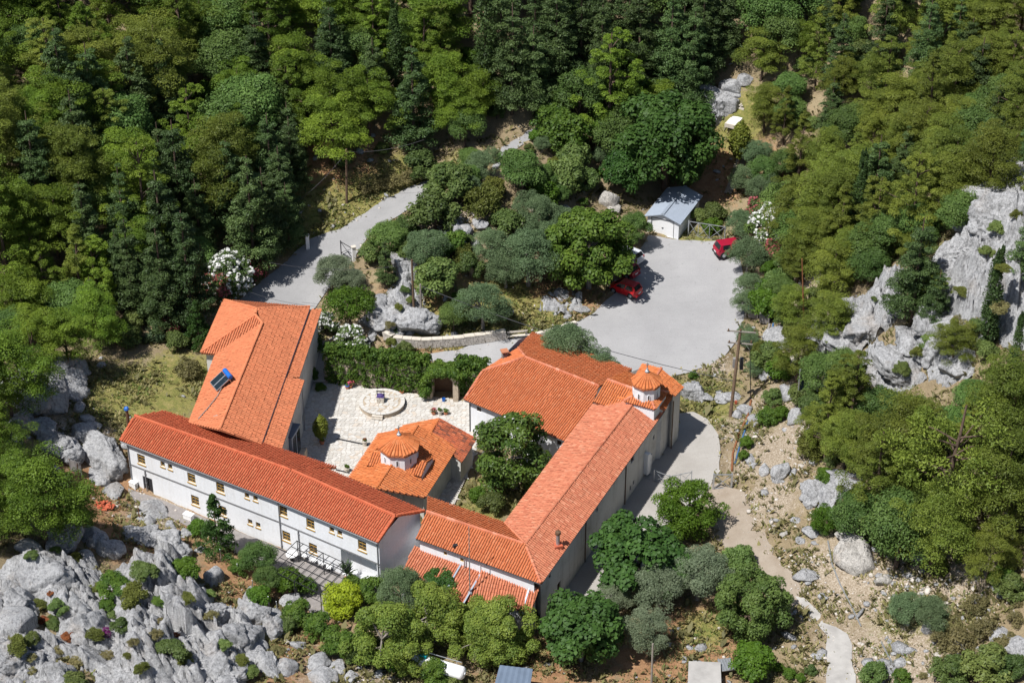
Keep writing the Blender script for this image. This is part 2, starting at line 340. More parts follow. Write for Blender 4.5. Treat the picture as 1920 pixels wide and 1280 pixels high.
# ---------------------------------------------------------------- land and paved ground
def pxpoly(s): return [tuple(float(v) for v in q.split()) for q in s.split(';')]
LOT = pxpoly("790 668;880 649;960 633;1040 619;1085 602;1122 578;1150 552;1172 524;1190 492;1206 462;1216 440;1250 446;1278 452;1300 450;1358 452;1374 458;1388 490;1396 530;1402 560;1396 600;1380 640;1358 665;1330 684;1292 698;1240 712;1150 712;1000 712;920 700;850 690")
LANE = pxpoly("1262 778;1300 772;1325 785;1345 815;1352 850;1348 885;1318 930;1270 1000;1215 1070;1160 1130;1110 1185;1020 1150;1000 1120;1060 1070;1150 950;1230 850")
ROAD = pxpoly("637 430;600 440;568 458;535 490;500 520;470 545;448 566;430 590;480 600;545 590;590 577;604 556;630 520;664 484;690 446;730 415;769 392;798 369;816 336;808 334;759 355;700 388")
ROADFAR = pxpoly("940 276;965 262;990 246;1014 233;1022 240;990 266;960 285;930 300")
RAMP = pxpoly("586 636;640 640;668 656;650 690;640 712;612 716;585 716")
COURT = pxpoly("585 700;618 700;640 708;690 728;770 738;850 748;905 752;905 800;885 870;850 950;800 960;700 945;600 905;545 880;548 790;566 740")
TRACK = pxpoly("1312 905;1384 916;1416 980;1452 1038;1496 1095;1512 1130;1480 1146;1428 1095;1378 1048;1346 1005;1322 955")
CONC = pxpoly("1490 1118;1512 1120;1545 1165;1590 1188;1598 1230;1603 1300;1550 1300;1550 1192;1505 1140")
TERR = pxpoly("240 915;300 935;420 985;520 1025;640 1075;740 1115;720 1135;640 1120;610 1160;590 1160;540 1090;430 1030;330 975;245 935")
PATH2 = pxpoly("1392 285;1402 290;1388 330;1372 362;1358 362;1368 330")
def outline3(poly, z=None):
    return [at(*p) if z is None else P(p[0], p[1], z) for p in poly]
def densify(pts, step, jit, rng):
    out = []
    for i in range(len(pts)):
        a = np.asarray(pts[i])[:2]; b = np.asarray(pts[(i+1) % len(pts)])[:2]; n = max(1, int(np.linalg.norm(b-a)/step))
        nn = np.array([-(b-a)[1], (b-a)[0]])/max(np.linalg.norm(b-a), 1e-6)
        for k in range(n):
            out.append(a+(b-a)*k/n+nn*rng.normal()*jit)
    return out
FLAT = []       # polygons the land is lowered under
def sheet(name, poly, mat, lift=0.03, z=None, step=1.1, jit=0.10, thick=0.0):
    o3 = outline3(poly, z); rng = np.random.default_rng(len(name)*7+len(poly)); bd = densify(o3, step, jit, rng)
    FLAT.append(([tuple(p) for p in bd], z))
    bx = np.array(bd); lo, hi = bx.min(0), bx.max(0); gx, gy = np.meshgrid(np.arange(lo[0], hi[0], step), np.arange(lo[1], hi[1], step))
    g = np.c_[gx.ravel(), gy.ravel()]; g = g[inpoly(g[:, 0], g[:, 1], bd)]
    pts = [Vector(p) for p in bd]+[Vector(p) for p in g]
    n = len(bd); r = delaunay_2d_cdt(pts, [(i, (i+1) % n) for i in range(n)], [], 1, 1e-4)
    xy = np.array([tuple(v) for v in r[0]]); zz = (hs(xy[:, 0], xy[:, 1]) if z is None else np.full(len(xy), z))+lift
    me = bpy.data.meshes.new(name); me.from_pydata(np.c_[xy, zz].tolist(), [], [tuple(f) for f in r[2]]); me.materials.append(mat)
    me.polygons.foreach_set('use_smooth', np.ones(len(me.polygons), bool)); me.update()
    if me.polygons and me.polygons[0].normal.z < 0: me.flip_normals()
    return tag(link(name, me), kind='structure')
sheet('parking_yard', LOT, M['lot'])
sheet('lane', LANE, M['lane'], lift=0.04)
sheet('road', ROAD, M['road'])
sheet('far_road', ROADFAR, M['road'])
sheet('entrance_ramp', RAMP, M['lane'], lift=0.05)
sheet('gravel_track', TRACK, M['gravel'], jit=0.28, step=0.8)
sheet('concrete_track', CONC, M['concrete'], lift=0.06)
sheet('house_terrace', TERR, M['slab'], jit=0.02)
sheet('garden_path', PATH2, M['gravel'])
court = sheet('courtyard', COURT, M['joint'], z=0.0, lift=0.0, jit=0.0)
# the courtyard's crazy paving: irregular stones, each with its own edges
def crazy(name, poly3, z, cell, parent, rng, mat, gap=0.035):
    pp = np.array([p[:2] for p in poly3]); lo, hi = pp.min(0)-1, pp.max(0)+1
    nx, ny = int((hi[0]-lo[0])/cell), int((hi[1]-lo[1])/cell)
    gx, gy = np.meshgrid(np.arange(nx+1), np.arange(ny+1), indexing='ij')
    L = np.stack([lo[0]+(gx+0.5*(gy % 2))*cell+rng.uniform(-.3, .3, gx.shape)*cell, lo[1]+gy*cell+rng.uniform(-.3, .3, gx.shape)*cell], -1)
    mb = MB()
    for i in range(nx):
        for j in range(ny):
            q = np.array([L[i, j], L[i+1, j], L[i+1, j+1], L[i, j+1]]); c = q.mean(0)
            if not inpoly(c[0:1], c[1:2], pp)[0]: continue
            if rng.random() < .25: q = q[[0, 1, 2]] if rng.random() < .5 else q
            d = q-c; q = c+d*(1-gap/np.maximum(np.linalg.norm(d, axis=1), .05))[:, None]; h = z+0.02+rng.uniform(0, .02); n = len(q)
            vs = [(*p, z-.02) for p in q]+[(*(c+(p-c)*.93), h) for p in q]
            mb.add(vs, [tuple(range(n, 2*n))]+[(k, (k+1) % n, n+(k+1) % n, n+k) for k in range(n)])
    return mb.build(name, mat, parent, kind='stuff')
crazy('paving_stones', outline3(COURT, 0.0), 0.0, 0.42, court, RNG, M['paving'])

ZONES = """grass 280 740 7;grass 330 700 5;grass 220 750 4;grass 180 770 3;grass 620 410 6;grass 590 430 5;grass 700 370 4;grass 1320 740 4;grass 1330 770 3;grass 930 930 4;grass 900 960 3;grass 1000 605 5;grass 1300 450 3;grass 1390 230 4;grass 1700 1180 4;grass 1320 1180 2.5;grass 1420 790 3;grass 880 600 5;grass 780 600 3;grass 950 560 4;grass 850 330 4;grass 760 330 4
red 900 600 6;red 830 600 6;red 980 560 6;red 760 590 4;red 1060 560 4;red 1350 340 4;red 1370 300 5;red 620 330 9;red 560 350 8;red 230 960 6;red 320 980 6;red 260 1000 5;red 450 1090 5;red 560 1200 5;red 500 1240 5;red 950 910 3;red 160 900 6;red 1250 1240 6;red 1300 1200 5;red 1010 1250 5
scree 1600 1080 5;scree 1560 1060 4;scree 1400 800 3;scree 1430 860 4;scree 1480 830 5;scree 1520 540 4;scree 1510 620 4;scree 1680 1100 5;scree 1700 1240 5;scree 1440 940 4;scree 1460 760 4;scree 640 1260 4;scree 700 1240 4;scree 1780 1060 6;scree 850 420 4;scree 300 960 4;scree 1340 690 2;scree 1620 1230 5;scree 140 820 4;scree 720 600 3"""
zone = {'grass': [], 'red': [], 'scree': []}
for s in ZONES.replace('\n', ';').split(';'):
    k, a, b, r = s.split(); p = at(float(a), float(b)); zone[k].append((p[0], p[1], float(r)))
def zone_w(k, x, y):
    w = np.zeros(x.shape)
    for cx, cy, r in zone[k]: w = np.maximum(w, np.exp(-((x-cx)**2+(y-cy)**2)/(r*r)))
    return w
def ground_mat():
    m, t, b = _mat('hillside_soil')
    A = {k: N(t, 'ShaderNodeAttribute', attribute_name=k).outputs['Fac'] for k in ('grass', 'red', 'scree')}
    nA = noise(t, 0.22, 7, .62); nB = noise(t, 1.4, 7, .68); nC = noise(t, 6.5, 5, .7)
    base = ramp(t, nA, [(0.3, (0.17, 0.13, 0.08)), (0.5, (0.25, 0.195, 0.12)), (0.72, (0.31, 0.255, 0.16))])
    red = ramp(t, nB, [(0.3, (0.20, 0.105, 0.055)), (0.55, (0.32, 0.185, 0.10)), (0.75, (0.38, 0.25, 0.15))])
    gr = ramp(t, nB, [(0.28, (0.09, 0.12, 0.03)), (0.5, (0.20, 0.19, 0.06)), (0.75, (0.34, 0.27, 0.12))])
    sc = ramp(t, nC, [(0.35, (0.25, 0.195, 0.135)), (0.52, (0.33, 0.27, 0.20)), (0.66, (0.44, 0.385, 0.32))])
    def w(k, lo, hi):
        ad = N(t, 'ShaderNodeMath', operation='MULTIPLY_ADD'); t.links.new(nB, ad.inputs[0]); ad.inputs[1].default_value = 1.9; t.links.new(A[k], ad.inputs[2])
        mr = N(t, 'ShaderNodeMapRange'); mr.inputs[1].default_value = lo; mr.inputs[2].default_value = hi; t.links.new(ad.outputs[0], mr.inputs[0]); return mr.outputs[0]
    c = mix(t, w('red', 1.15, 1.65), base, red); c = mix(t, w('grass', 1.25, 1.65), c, gr); c = mix(t, w('scree', 1.25, 1.75), c, sc)
    c = mix(t, 1.0, c, ramp(t, nC, [(0.3, 0.72), (0.68, 1.18)]), 'MULTIPLY')
    t.links.new(c, b.inputs['Base Color']); b.inputs['Roughness'].default_value = 0.97; b.inputs['Specular IOR Level'].default_value = 0.1
    ad = N(t, 'ShaderNodeMath', operation='ADD'); t.links.new(nC, ad.inputs[0]); t.links.new(nB, ad.inputs[1]); bump(t, b, ad.outputs[0], 0.8, 0.12)
    return m
M['ground'] = ground_mat()
def flat_mask(x, y):
    m = np.zeros(x.shape, bool); zc = np.full(x.shape, 99.0)
    for poly, z in FLAT:
        bb = np.array(poly); s = (x > bb[:, 0].min()-1) & (x < bb[:, 0].max()+1) & (y > bb[:, 1].min()-1) & (y < bb[:, 1].max()+1)
        if not s.any(): continue
        k = np.zeros(x.shape, bool); k[s] = inpoly(x[s], y[s], poly); m |= k
        if z is not None: zc[k] = z-0.25
    return m, zc
def land(x, y, rough=True):
    h = hs(x, y); m, zc = flat_mask(x, y)
    if rough:
        p = np.c_[x, y, 0*x]; hill = np.clip((h-2.5)/6, 0.12, 1.0)
        h = h+np.where(m, -0.16, (0.22+0.5*hill)*fbm(p*0.16, 3)*0.7+0.10*fbm(p*0.9, 3))
    return np.minimum(h, zc)
xs = np.r_[np.linspace(-900, -110, 16)[:-1], np.arange(-110, 115, 0.75), np.linspace(115, 900, 16)[1:]]
ys = np.r_[np.linspace(-168, -64, 12)[:-1], np.arange(-64, 60, 0.65), np.arange(60, 160, 1.2), np.linspace(160, 1400, 22)[1:]]
gx, gy = np.meshgrid(xs, ys, indexing='ij'); X, Y = gx.ravel(), gy.ravel(); Z = land(X, Y)
nx, ny = len(xs), len(ys); ii = (np.arange(nx-1)[:, None]*ny+np.arange(ny-1)[None]).ravel()
me = mesh_np('ground', np.c_[X, Y, Z], np.c_[ii, ii+ny, ii+ny+1, ii+1], M['ground'], smooth=True)
for k in zone:
    a = me.attributes.new(k, 'FLOAT', 'POINT'); a.data.foreach_set('value', zone_w(k, X, Y).astype(np.float32))
tag(link('ground', me), kind='structure')
def gz(p):
    """height of the finished land under a point"""
    return float(land(np.array([p[0]]), np.array([p[1]]))[0])
# ---------------------------------------------------------------- buildings
def tiles(name, poly, mat, parent, off, w=0.245, L=0.40, seed=1, lift=0.03):
    """barrel tiles over a convex roof plane; the first edge is the eave"""
    rng = np.random.default_rng(seed); p = np.array(poly, float); o = p[0]; u = p[1]-p[0]; u /= np.linalg.norm(u)
    n = np.zeros(3)
    for i in range(1, len(p)-1): n += np.cross(p[i]-p[0], p[i+1]-p[0])
    n /= np.linalg.norm(n); n = n if n[2] > 0 else -n; v = np.cross(n, u); v = v if v[2] > 0 else -v
    q = np.c_[(p-o)@u, (p-o)@v]; us = np.arange(q[:, 0].min()+w/2, q[:, 0].max(), w); prof = [(-.5, 0), (-.32, .75), (0, 1), (.32, .75), (.5, 0)]
    V = []; F5 = []; F4 = []
    for uc in us:
        vv = []
        for i in range(len(q)):
            a, b = q[i], q[(i+1) % len(q)]
            if (a[0]-uc)*(b[0]-uc) <= 0 and abs(a[0]-b[0]) > 1e-6: vv.append(a[1]+(b[1]-a[1])*(uc-a[0])/(b[0]-a[0]))
        if len(vv) < 2: continue
        v0, v1 = min(vv), max(vv); v0 -= 0.06
        k = 0
        while v0+k*L < v1-.05:
            a = v0+k*L; b = min(a+L*1.08, v1+.02); k += 1; base = len(V); ju = uc+rng.normal()*.014; hz = 0.085+rng.normal()*.009; tw = rng.normal()*.012
            for (vv_, ww, z0) in ((a, w*.70, lift+.032), (b, w*.60, lift)):
                for c, h in prof: V.append(o+u*(ju+c*ww+(tw if vv_ == b else 0))+v*vv_+n*(z0+h*hz))
            F4 += [(base+i, base+i+1, base+6+i, base+5+i) for i in range(4)]; F5.append((base+4, base+3, base+2, base+1, base))
    V = np.array(V)-off; me = bpy.data.meshes.new(name); me.from_pydata(V.tolist(), [], F4+F5); me.materials.append(mat); me.update()
    o_ = link(name, me, parent); o_['kind'] = 'stuff'; return o_
def caps(mb, a, b, r=0.15, L=0.42, rng=RNG):
    a = np.asarray(a, float); b = np.asarray(b, float); d = b-a; D = np.linalg.norm(d); d /= D; s = np.cross(d, [0, 0, 1.0]); s /= np.linalg.norm(s); n = np.cross(s, d)
    for k in range(max(1, int(D/L))):
        p = a+d*(k*L); e = a+d*min((k+1.12)*L, D); r0 = r*(1+rng.normal()*.05); vs = []
        for c, rr, up in ((p, r0*1.1, .06), (e, r0*.92, .03)):
            for t in (-.15, .25, .5, .75, 1.15): vs.append(c+s*math.cos(t*math.pi)*rr+n*(math.sin(t*math.pi)*rr+up))
        mb.add(vs, [(i, i+1, 6+i, 5+i) for i in range(4)]+[(4, 3, 2, 1, 0), (5, 6, 7, 8, 9)])
def planar(p):
    p = np.array([np.asarray(q, float) for q in p])
    if len(p) > 3:
        c = p.mean(0); A = np.c_[p[:, :2]-c[:2], np.ones(len(p))]; k = np.linalg.lstsq(A, p[:, 2], rcond=None)[0]; p[:, 2] = A@k
    return [q for q in p]
def roof(planes, mat, parent, off, ridges=(), capmat=None, seed=1, thick=0.16, w=0.245, L=0.40, mats=None):
    """planes: lists of 3D points, eave first. builds the boarded deck, the tiles and the ridge caps"""
    dk = MB(off); planes = [planar(p) for p in planes]
    for i, p in enumerate(planes):
        p = [np.asarray(q, float) for q in p]; n = len(p); lo = [q-np.array([0, 0, thick]) for q in p]
        a = np.cross(p[1]-p[0], p[2]-p[0])
        if a[2] < 0: p = p[::-1]; lo = lo[::-1]
        dk.add(p+lo, [tuple(range(n)), tuple(range(2*n-1, n-1, -1))]+[(k, n+k, n+(k+1) % n, (k+1) % n) for k in range(n)])
    r = dk.build('roof', M['deck'], parent)
    for i, p in enumerate(planes): tiles('roof_tiles', p, (mats or {}).get(i, mat), r, off, w, L, seed+i)
    if ridges:
        cb = MB(off)
        for a, b in ridges: caps(cb, a, b)
        cb.build('ridge_tiles', capmat or M['cap'], r, kind='stuff')
    return r
def wall_panel(mb, A, B, z0, zt, holes=(), th=0.3):
    """upright wall A->B (outer face on the right of AB), zt = [(s, z)] of the top, holes = (s0, s1, h0, h1)"""
    A = np.asarray(A, float); B = np.asarray(B, float); u = (B-A)[:2]; L = np.linalg.norm(u); u /= L; nin = np.array([-u[1], u[0]])
    P3 = lambda s, z, d=0.0: (A[0]+u[0]*s+nin[0]*d, A[1]+u[1]*s+nin[1]*d, z)
    top = lambda s: np.interp(s, [t[0] for t in zt], [t[1] for t in zt])
    ss = sorted({0.0, L, *[t[0] for t in zt], *[h[0] for h in holes], *[h[1] for h in holes]}); ss = [s for s in ss if 0 <= s <= L]
    for a, b in zip(ss, ss[1:]):
        if b-a < 1e-4: continue
        hv = sorted([(h[2], h[3]) for h in holes if h[0] < (a+b)/2 < h[1]]); lo = z0
        for h0, h1 in hv: mb.poly([P3(a, lo), P3(b, lo), P3(b, h0), P3(a, h0)]); lo = h1
        mb.poly([P3(a, lo), P3(b, lo), P3(b, top(b)), P3(a, top(a))])
    for s0, s1, h0, h1 in holes:
        for q in ((s0, h0, s1, h0), (s1, h0, s1, h1), (s1, h1, s0, h1), (s0, h1, s0, h0)):
            mb.poly([P3(q[0], q[1]), P3(q[0], q[1], th), P3(q[2], q[3], th), P3(q[2], q[3])])
    return P3
def window(P3, s0, s1, h0, h1, parent, off, frame=None, deep=0.16, bars=(1, 1), sill=True, name='window'):
    fr = MB(off); w = 0.07
    def bx(mb, a, b, c, d, e0, e1):
        vs = [P3(s, z, e) for e in (e0, e1) for s, z in ((a, c), (b, c), (b, d), (a, d))]
        mb.add(vs, [(0, 1, 2, 3), (7, 6, 5, 4), (0, 4, 5, 1), (1, 5, 6, 2), (2, 6, 7, 3), (3, 7, 4, 0)])
    for q in ((s0, s1, h0, h0+w), (s0, s1, h1-w, h1), (s0, s0+w, h0+w, h1-w), (s1-w, s1, h0+w, h1-w)): bx(fr, *q, deep-.06, deep)
    for k in range(bars[0]): c = s0+(s1-s0)*(k+1)/(bars[0]+1); bx(fr, c-.02, c+.02, h0+w, h1-w, deep-.045, deep)
    for k in range(bars[1]): c = h0+(h1-h0)*(k+1)/(bars[1]+1); bx(fr, s0+w, s1-w, c-.02, c+.02, deep-.04, deep)
    f = fr.build(name, frame or M['ochre'], parent)
    g = MB(off); bx(g, s0, s1, h0, h1, deep+.005, deep+.02); g.build('pane', M['glass'], f)
    if sill:
        s = MB(off); bx(s, s0-.06, s1+.06, h0-.10, h0-.002, -.07, deep); s.build('sill', frame or M['ochre'], f)
    return f
def hole_at(A, B, px, py, wd, ht):
    s, z = wall_hit(px, py, A, B); return (s-wd/2, s+wd/2, z-ht/2, z+ht/2)
def inset(pts, d):
    """move the outline pts (x,y) inwards by d, whichever way round it runs"""
    p = np.array([q[:2] for q in pts], float); ar = 0.5*np.sum(p[:, 0]*np.roll(p[:, 1], -1)-np.roll(p[:, 0], -1)*p[:, 1]); sg = 1 if ar > 0 else -1; out = []
    n = len(p)
    for i in range(n):
        a, b, c = p[i-1], p[i], p[(i+1) % n]; e0 = (b-a)/np.linalg.norm(b-a); e1 = (c-b)/np.linalg.norm(c-b)
        n0 = sg*np.array([-e0[1], e0[0]]); n1 = sg*np.array([-e1[1], e1[0]]); m = n0+n1; m = m/max(m@m, .25)*2
        out.append(b+m*d)
    return out
def gutter_line(mb, a, b, r=0.07):
    mb.tube(np.asarray(a)-[0, 0, .10], np.asarray(b)-[0, 0, .10], r, n=6)

# --- the bent white two-storey house (two joined lengths under one roof)
def H(px, py, z): return P(px, py, z)
zb, zr, z0 = 6.8, 8.0, 1.0
FLc, FJ, FR = H(226, 826, zb), H(514, 936, zb), H(708, 1017, zb); RL, RJ, RR = H(253, 780, zr), H(548, 882, zr), H(741, 967, zr)
BL, BX, BY, BR = H(307, 771, zb), H(631, 876, 6.7), H(598, 873, 6.85), H(795, 958, zb)
off = (FJ+RJ)/2; off[2] = z0
house = thing('house', 'long bent white two-storey house with ochre window sills beside the pergola', 'house', off)
roof([[FLc, FJ, RJ, RL], [BX, BL, RL, RJ], [FJ, FR, RR, RJ], [BR, BY, RJ, RR]], M['tileB'], house, off, [(RL, RJ), (RJ, RR), (FLc, RL), (FR, RR), (BR, RR)], M['tileB'], 11)
# the outer wall line sits under the eave overhang
def toward(a, b, d): v = np.asarray(b)-np.asarray(a); return np.asarray(a)+v/np.linalg.norm(v)*d
back_dir = (BL-FLc)[:2]/np.linalg.norm((BL-FLc)[:2]); ov = 0.42
def flat(p): return np.array([p[0], p[1], 0.0])
wl, wj, wr = flat(FLc), flat(FJ), flat(FR)
nb = lambda a, b: np.array([-(b-a)[1], (b-a)[0], 0])/np.linalg.norm((b-a)[:2])
n1, n2 = nb(wl, wj), nb(wj, wr)
wl, wj, wr = wl+n1*ov+toward((0, 0, 0), wj-wl, .35), wj+(n1+n2)/2*ov, wr+n2*ov-toward((0, 0, 0), wr-wj, .18)
gb = flat(BR)-toward((0, 0, 0), flat(BR)-flat(BY), .18); gb = gb-(gb-wr)/np.linalg.norm(gb-wr)*.3
bl = flat(BL)-(flat(BL)-wl)/np.linalg.norm(flat(BL)-wl)*.3
wmb = MB(off); P3a = None
BIG, SML = (0.92, 1.12), (0.52, 0.60)
def wins(A, B, big, small): return [hole_at(A, B, x, y, *BIG) for x, y in big]+[hole_at(A, B, x, y, *SML) for x, y in small]
hA = wins(wl, wj, [(265, 861), (359, 896), (413, 914), (366, 938), (417, 957)], [(305, 870), (319, 875), (463, 929), (479, 934), (469, 978), (484, 984)])
door = hole_at(wl, wj, 278, 910, 1.15, 1.75); door = (door[0], door[1], z0+.06, door[3]+.1)
hB = wins(wj, wr, [(531, 958), (582, 982), (679, 1023), (537, 1005), (587, 1028)], [(622, 993), (637, 999)])
LA, LB = np.linalg.norm(wj-wl), np.linalg.norm(wr-wj)
PA = wall_panel(wmb, wl, wj, z0-1.0, [(0, zb-.1), (LA, zb-.1)], hA+[door], 0.2)
# recessed porch at the right end of the lower storey
sp, zp = wall_hit(640, 1050, wj, wr); zfl = 3.9
porch = (sp, LB-.35, z0, zfl)
PB = wall_panel(wmb, wj, wr, z0-1.0, [(0, zb-.1), (LB, zb-.1)], hB+[porch], 0.2)
Lg = np.linalg.norm(gb-wr); wall_panel(wmb, wr, gb, z0-1.0, [(0, zb-.12), (Lg*.5, zr-.18), (Lg, zb-.12)])
wall_panel(wmb, bl, wl, z0-1.0, [(0, zb-.12), (np.linalg.norm(wl-bl)*.5, zr-.18), (np.linalg.norm(wl-bl), zb-.12)])
wall_panel(wmb, gb, flat(BY), 0, [(0, zb-.12), (9, zb-.12)]); wall_panel(wmb, flat(BY), bl, 0, [(0, zb-.15), (30, zb-.15)])
# inside of the porch
ppts = [PB(sp, 0, 0), PB(LB-.35, 0, 0), PB(LB-.35, 0, 0.95), PB(sp, 0, 0.95)]
wmb.poly([PB(sp, z0, 0.95), PB(LB-.35, z0, 0.95), PB(LB-.35, zfl, 0.95), PB(sp, zfl, 0.95)]); wmb.poly([PB(sp, z0-.02, 0), PB(LB-.35, z0-.02, 0), PB(LB-.35, z0-.02, 0.95), PB(sp, z0-.02, 0.95)])
wmb.poly([PB(sp, zfl, .2), PB(sp, zfl, 0.95), PB(LB-.35, zfl, 0.95), PB(LB-.35, zfl, .2)]); wmb.poly([PB(sp, z0, .2), PB(sp, z0, 0.95), PB(sp, zfl, 0.95), PB(sp, zfl, .2)])
wmb.poly([PB(LB-.35, z0, .2), PB(LB-.35, z0, 0.95), PB(LB-.35, zfl, 0.95), PB(LB-.35, zfl, .2)])
wmb.build('wall', M['wall'], house)
for h in hA: window(PA, *h, house, off, bars=((1, 2) if h[1]-h[0] > .7 else (0, 0)))
for h in hB: window(PB, *h, house, off, bars=((1, 2) if h[1]-h[0] > .7 else (0, 0)))
dm = MB(off)
for a, b in ((0, .5), (.5, 1.0)):
    s0 = door[0]+(door[1]-door[0])*a+.03; s1 = door[0]+(door[1]-door[0])*b-.03
    dm.add([PA(s, z, e) for e in (.12, .17) for s, z in ((s0, door[2]), (s1, door[2]), (s1, door[3]), (s0, door[3]))], [(0, 1, 2, 3), (7, 6, 5, 4), (0, 4, 5, 1), (1, 5, 6, 2), (2, 6, 7, 3), (3, 7, 4, 0)])
dr = dm.build('door', M['black'], house)
hb = MB(off); hb.bar(PA((door[0]+door[1])/2-.08, door[2]+.75, .09), PA((door[0]+door[1])/2-.08, door[2]+.95, .09), .03); hb.build('handle', M['steel'], dr)
gm = MB(off); e3 = lambda p: np.array(p)
gutter_line(gm, FLc, FJ); gm.build('gutter', M['gutter'], house); gm = MB(off); gutter_line(gm, FJ, FR); gm.build('gutter', M['gutter'], house)
bm_ = MB(off)
zbelt = 4.0
for (Pf, L0, L1) in ((PA, 0, LA), (PB, 0, LB)):
    bm_.add([Pf(s, z, e) for e in (-.05, .0) for s, z in ((L0, zbelt-.10), (L1, zbelt-.10), (L1, zbelt+.06), (L0, zbelt+.06))], [(0, 1, 2, 3), (0, 4, 5, 1), (1, 5, 6, 2), (2, 6, 7, 3), (3, 7, 4, 0)])
bm_.build('belt_course', M['gutter'], house)
for Pf, s, hi, lo in ((PA, .12, zb-.2, z0), (PB, .15, zb-.2, z0), (PB, LB-.15, zb-.2, z0), (PA, 1.9, 4.0, z0), (PB, sp*.32, 4.0, z0)):
    d = MB(off); d.tube(Pf(s, lo, -.08), Pf(s, hi, -.08), .055, n=6)
    for z in np.linspace(lo+.4, hi-.4, 3): d.box(Pf(s, z, -.06), (.16, .16, .05))
    d.build('downpipe', M['gutter'], house)
pl = MB(off)
pl.bar(PA(0, z0+.05, -.35), PA(LA, z0+.05, -.35), .10); pl.bar(PB(0, z0+.05, -.35), PB(sp, z0+.05, -.35), .10); pl.build('plinth_pipe', M['black'], house)
fl = H(241, 772, 8.6); fb = H(243, 812, 6.2); fm = MB(off); fm.tube((fb[0], fb[1], 5.6), (fb[0], fb[1], 8.9), .15, n=10); fo = fm.build('flue', M['brown'], house)
fm = MB(off); fm.lathe((fb[0], fb[1], 8.9), [(.22, 0), (.26, .12), (.2, .3), (.02, .42)], 10); fm.build('flue_cowl', M['blue'], fo)

# --- west wing with the broad orange roof
NW, SW_, V_, NEe = H(420, 563, 7.0), H(377, 661, 7.0), H(405, 664, 7.05), H(580, 576, 6.95)
N1, Mm, J_, R1 = H(481, 579, 8.9), H(479, 591, 8.85), H(492, 606, 8.6), H(412, 805, 8.6); LBt, S1 = H(355, 793, 7.05), H(489, 832, 6.95)
T0, T1, Tm = H(583, 580, 6.7), H(493, 834, 6.7), H(537, 708, 6.7); E0, Em0, Em1, E1 = H(602, 580, 6.3), H(560, 707, 6.3), H(570, 712, 6.2), H(527, 842, 6.2)
off = H(470, 700, 3.0); off[2] = 1.0
west = thing('hostel_wing', 'broad building under a stepped orange roof with solar water heater on the left', 'building', off)
roof([[NW, SW_, Mm, N1], [SW_, V_, J_, Mm], [LBt, V_, J_, R1], [S1, NEe, N1, J_, R1], [NEe, NW, N1], [Em0, E0, T0, Tm], [E1, Em1, Tm, T1]], M['tileA'], west, off, [(J_, R1), (N1, Mm), (NEe, N1), (Mm, J_), (SW_, Mm), (NW, N1)], M['tileA'], 31)
wm = MB(off); foot = [NW, SW_, V_, LBt, E1, Em1, Em0, E0]; ins = inset(foot, .4)
for i in range(len(ins)):
    a, b = ins[i], ins[(i+1) % len(ins)]; za, zb_ = foot[i][2]-.12, foot[(i+1) % len(ins)][2]-.12
    mx = [(0, za), (np.linalg.norm(b-a), zb_)]
    if i == 3: mx = [(0, za), (2.5, 8.4), (6.2, 6.9), (np.linalg.norm(b-a), zb_)]
    wall_panel(wm, (*a, 0), (*b, 0), -.5, mx)
wm.poly([np.array(T0)-[0, 0, .3], np.array(T1)-[0, 0, .3], S1, NEe])
wm.build('wall', M['wallgrey'], west)
for ga, gb_ in ((E0, Em0), (Em1, E1), (SW_, NW)):
    g = MB(off); gutter_line(g, ga, gb_); g.build('gutter', M['gutterdark'], west)
for q in (Em1, E1):
    d = MB(off); p = np.array(q)-[.25, 0, 0]; d.tube((p[0], p[1], .1), (p[0], p[1], 6.1), .05, n=6); d.build('downpipe', M['gutter'], west)
# pale glazed lobby by its courtyard corner
lb = H(548, 830, 2.5)
lobby = thing('glazed_porch', 'pale blue glazed porch standing against the wall by the courtyard corner', 'porch', (lb[0], lb[1], 0))
b = MB((lb[0], lb[1], 0)); b.box((lb[0]-.05, lb[1], 2.0), (.95, 2.2, 3.9), -.25); b.build('frame', M['sheet'], lobby)
b = MB((lb[0], lb[1], 0)); b.box((lb[0]-.05, lb[1], 4.02), (1.15, 2.4, .1), -.25); b.build('canopy', M['bluesteel'], lobby)
for k in (-.55, .55):
    b = MB((lb[0], lb[1], 0)); b.box((lb[0]+.44+k*.24, lb[1]+k*.95, 2.1), (.05, .85, 3.0), -.25); b.build('pane', M['glass'], lobby)
pw = H(565, 868, 1.4); tag(MB((pw[0], pw[1], 0)).box((pw[0], pw[1], 1.2), (.5, 2.6, 2.4), -.2).build('pillar', M['stonewall'], None, loc=(pw[0], pw[1], 0)), 'low stone pier beside the pale glazed porch', 'pier')

# --- hall
HE0, HE1 = H(871, 749, 3.9), H(1065, 829, 3.9); HV = H(905, 696, 5.1); HP = H(985, 670, 6.2); HR = H(1126, 722, 6.2)
Hb = H(972, 653, 5.1); uh = (HE1-HE0)/np.linalg.norm(HE1-HE0)
hw=6.0; dv=(HV-HE0)[:2]/np.linalg.norm((HV-HE0)[:2]); HB0 = HE0+np.array([dv[0],dv[1],0])*2*np.linalg.norm((HE0-HV)[:2])*((6.2-3.9)/(5.1-3.9)); HB1 = HB0+uh*np.linalg.norm(HE1-HE0)
HJ = H(1113, 757, 5.55)
off = (HE0+HB1)/2; off[2] = 0
hall = thing('hall', 'white hall with a large half-hipped orange roof right of the courtyard', 'building', off)
HEf, HRf = HE1+uh*1.0, HP+uh*np.linalg.norm(HR-HP)
roof([[HE0, HEf, HRf, HP, HV], [HB1, HB0, Hb, HP, HRf], [HV, Hb, HP]], M['tileH'], hall, off, [(HV, HP), (Hb, HP), (HP, HRf), (HE0, HV)], M['cap'], 51)
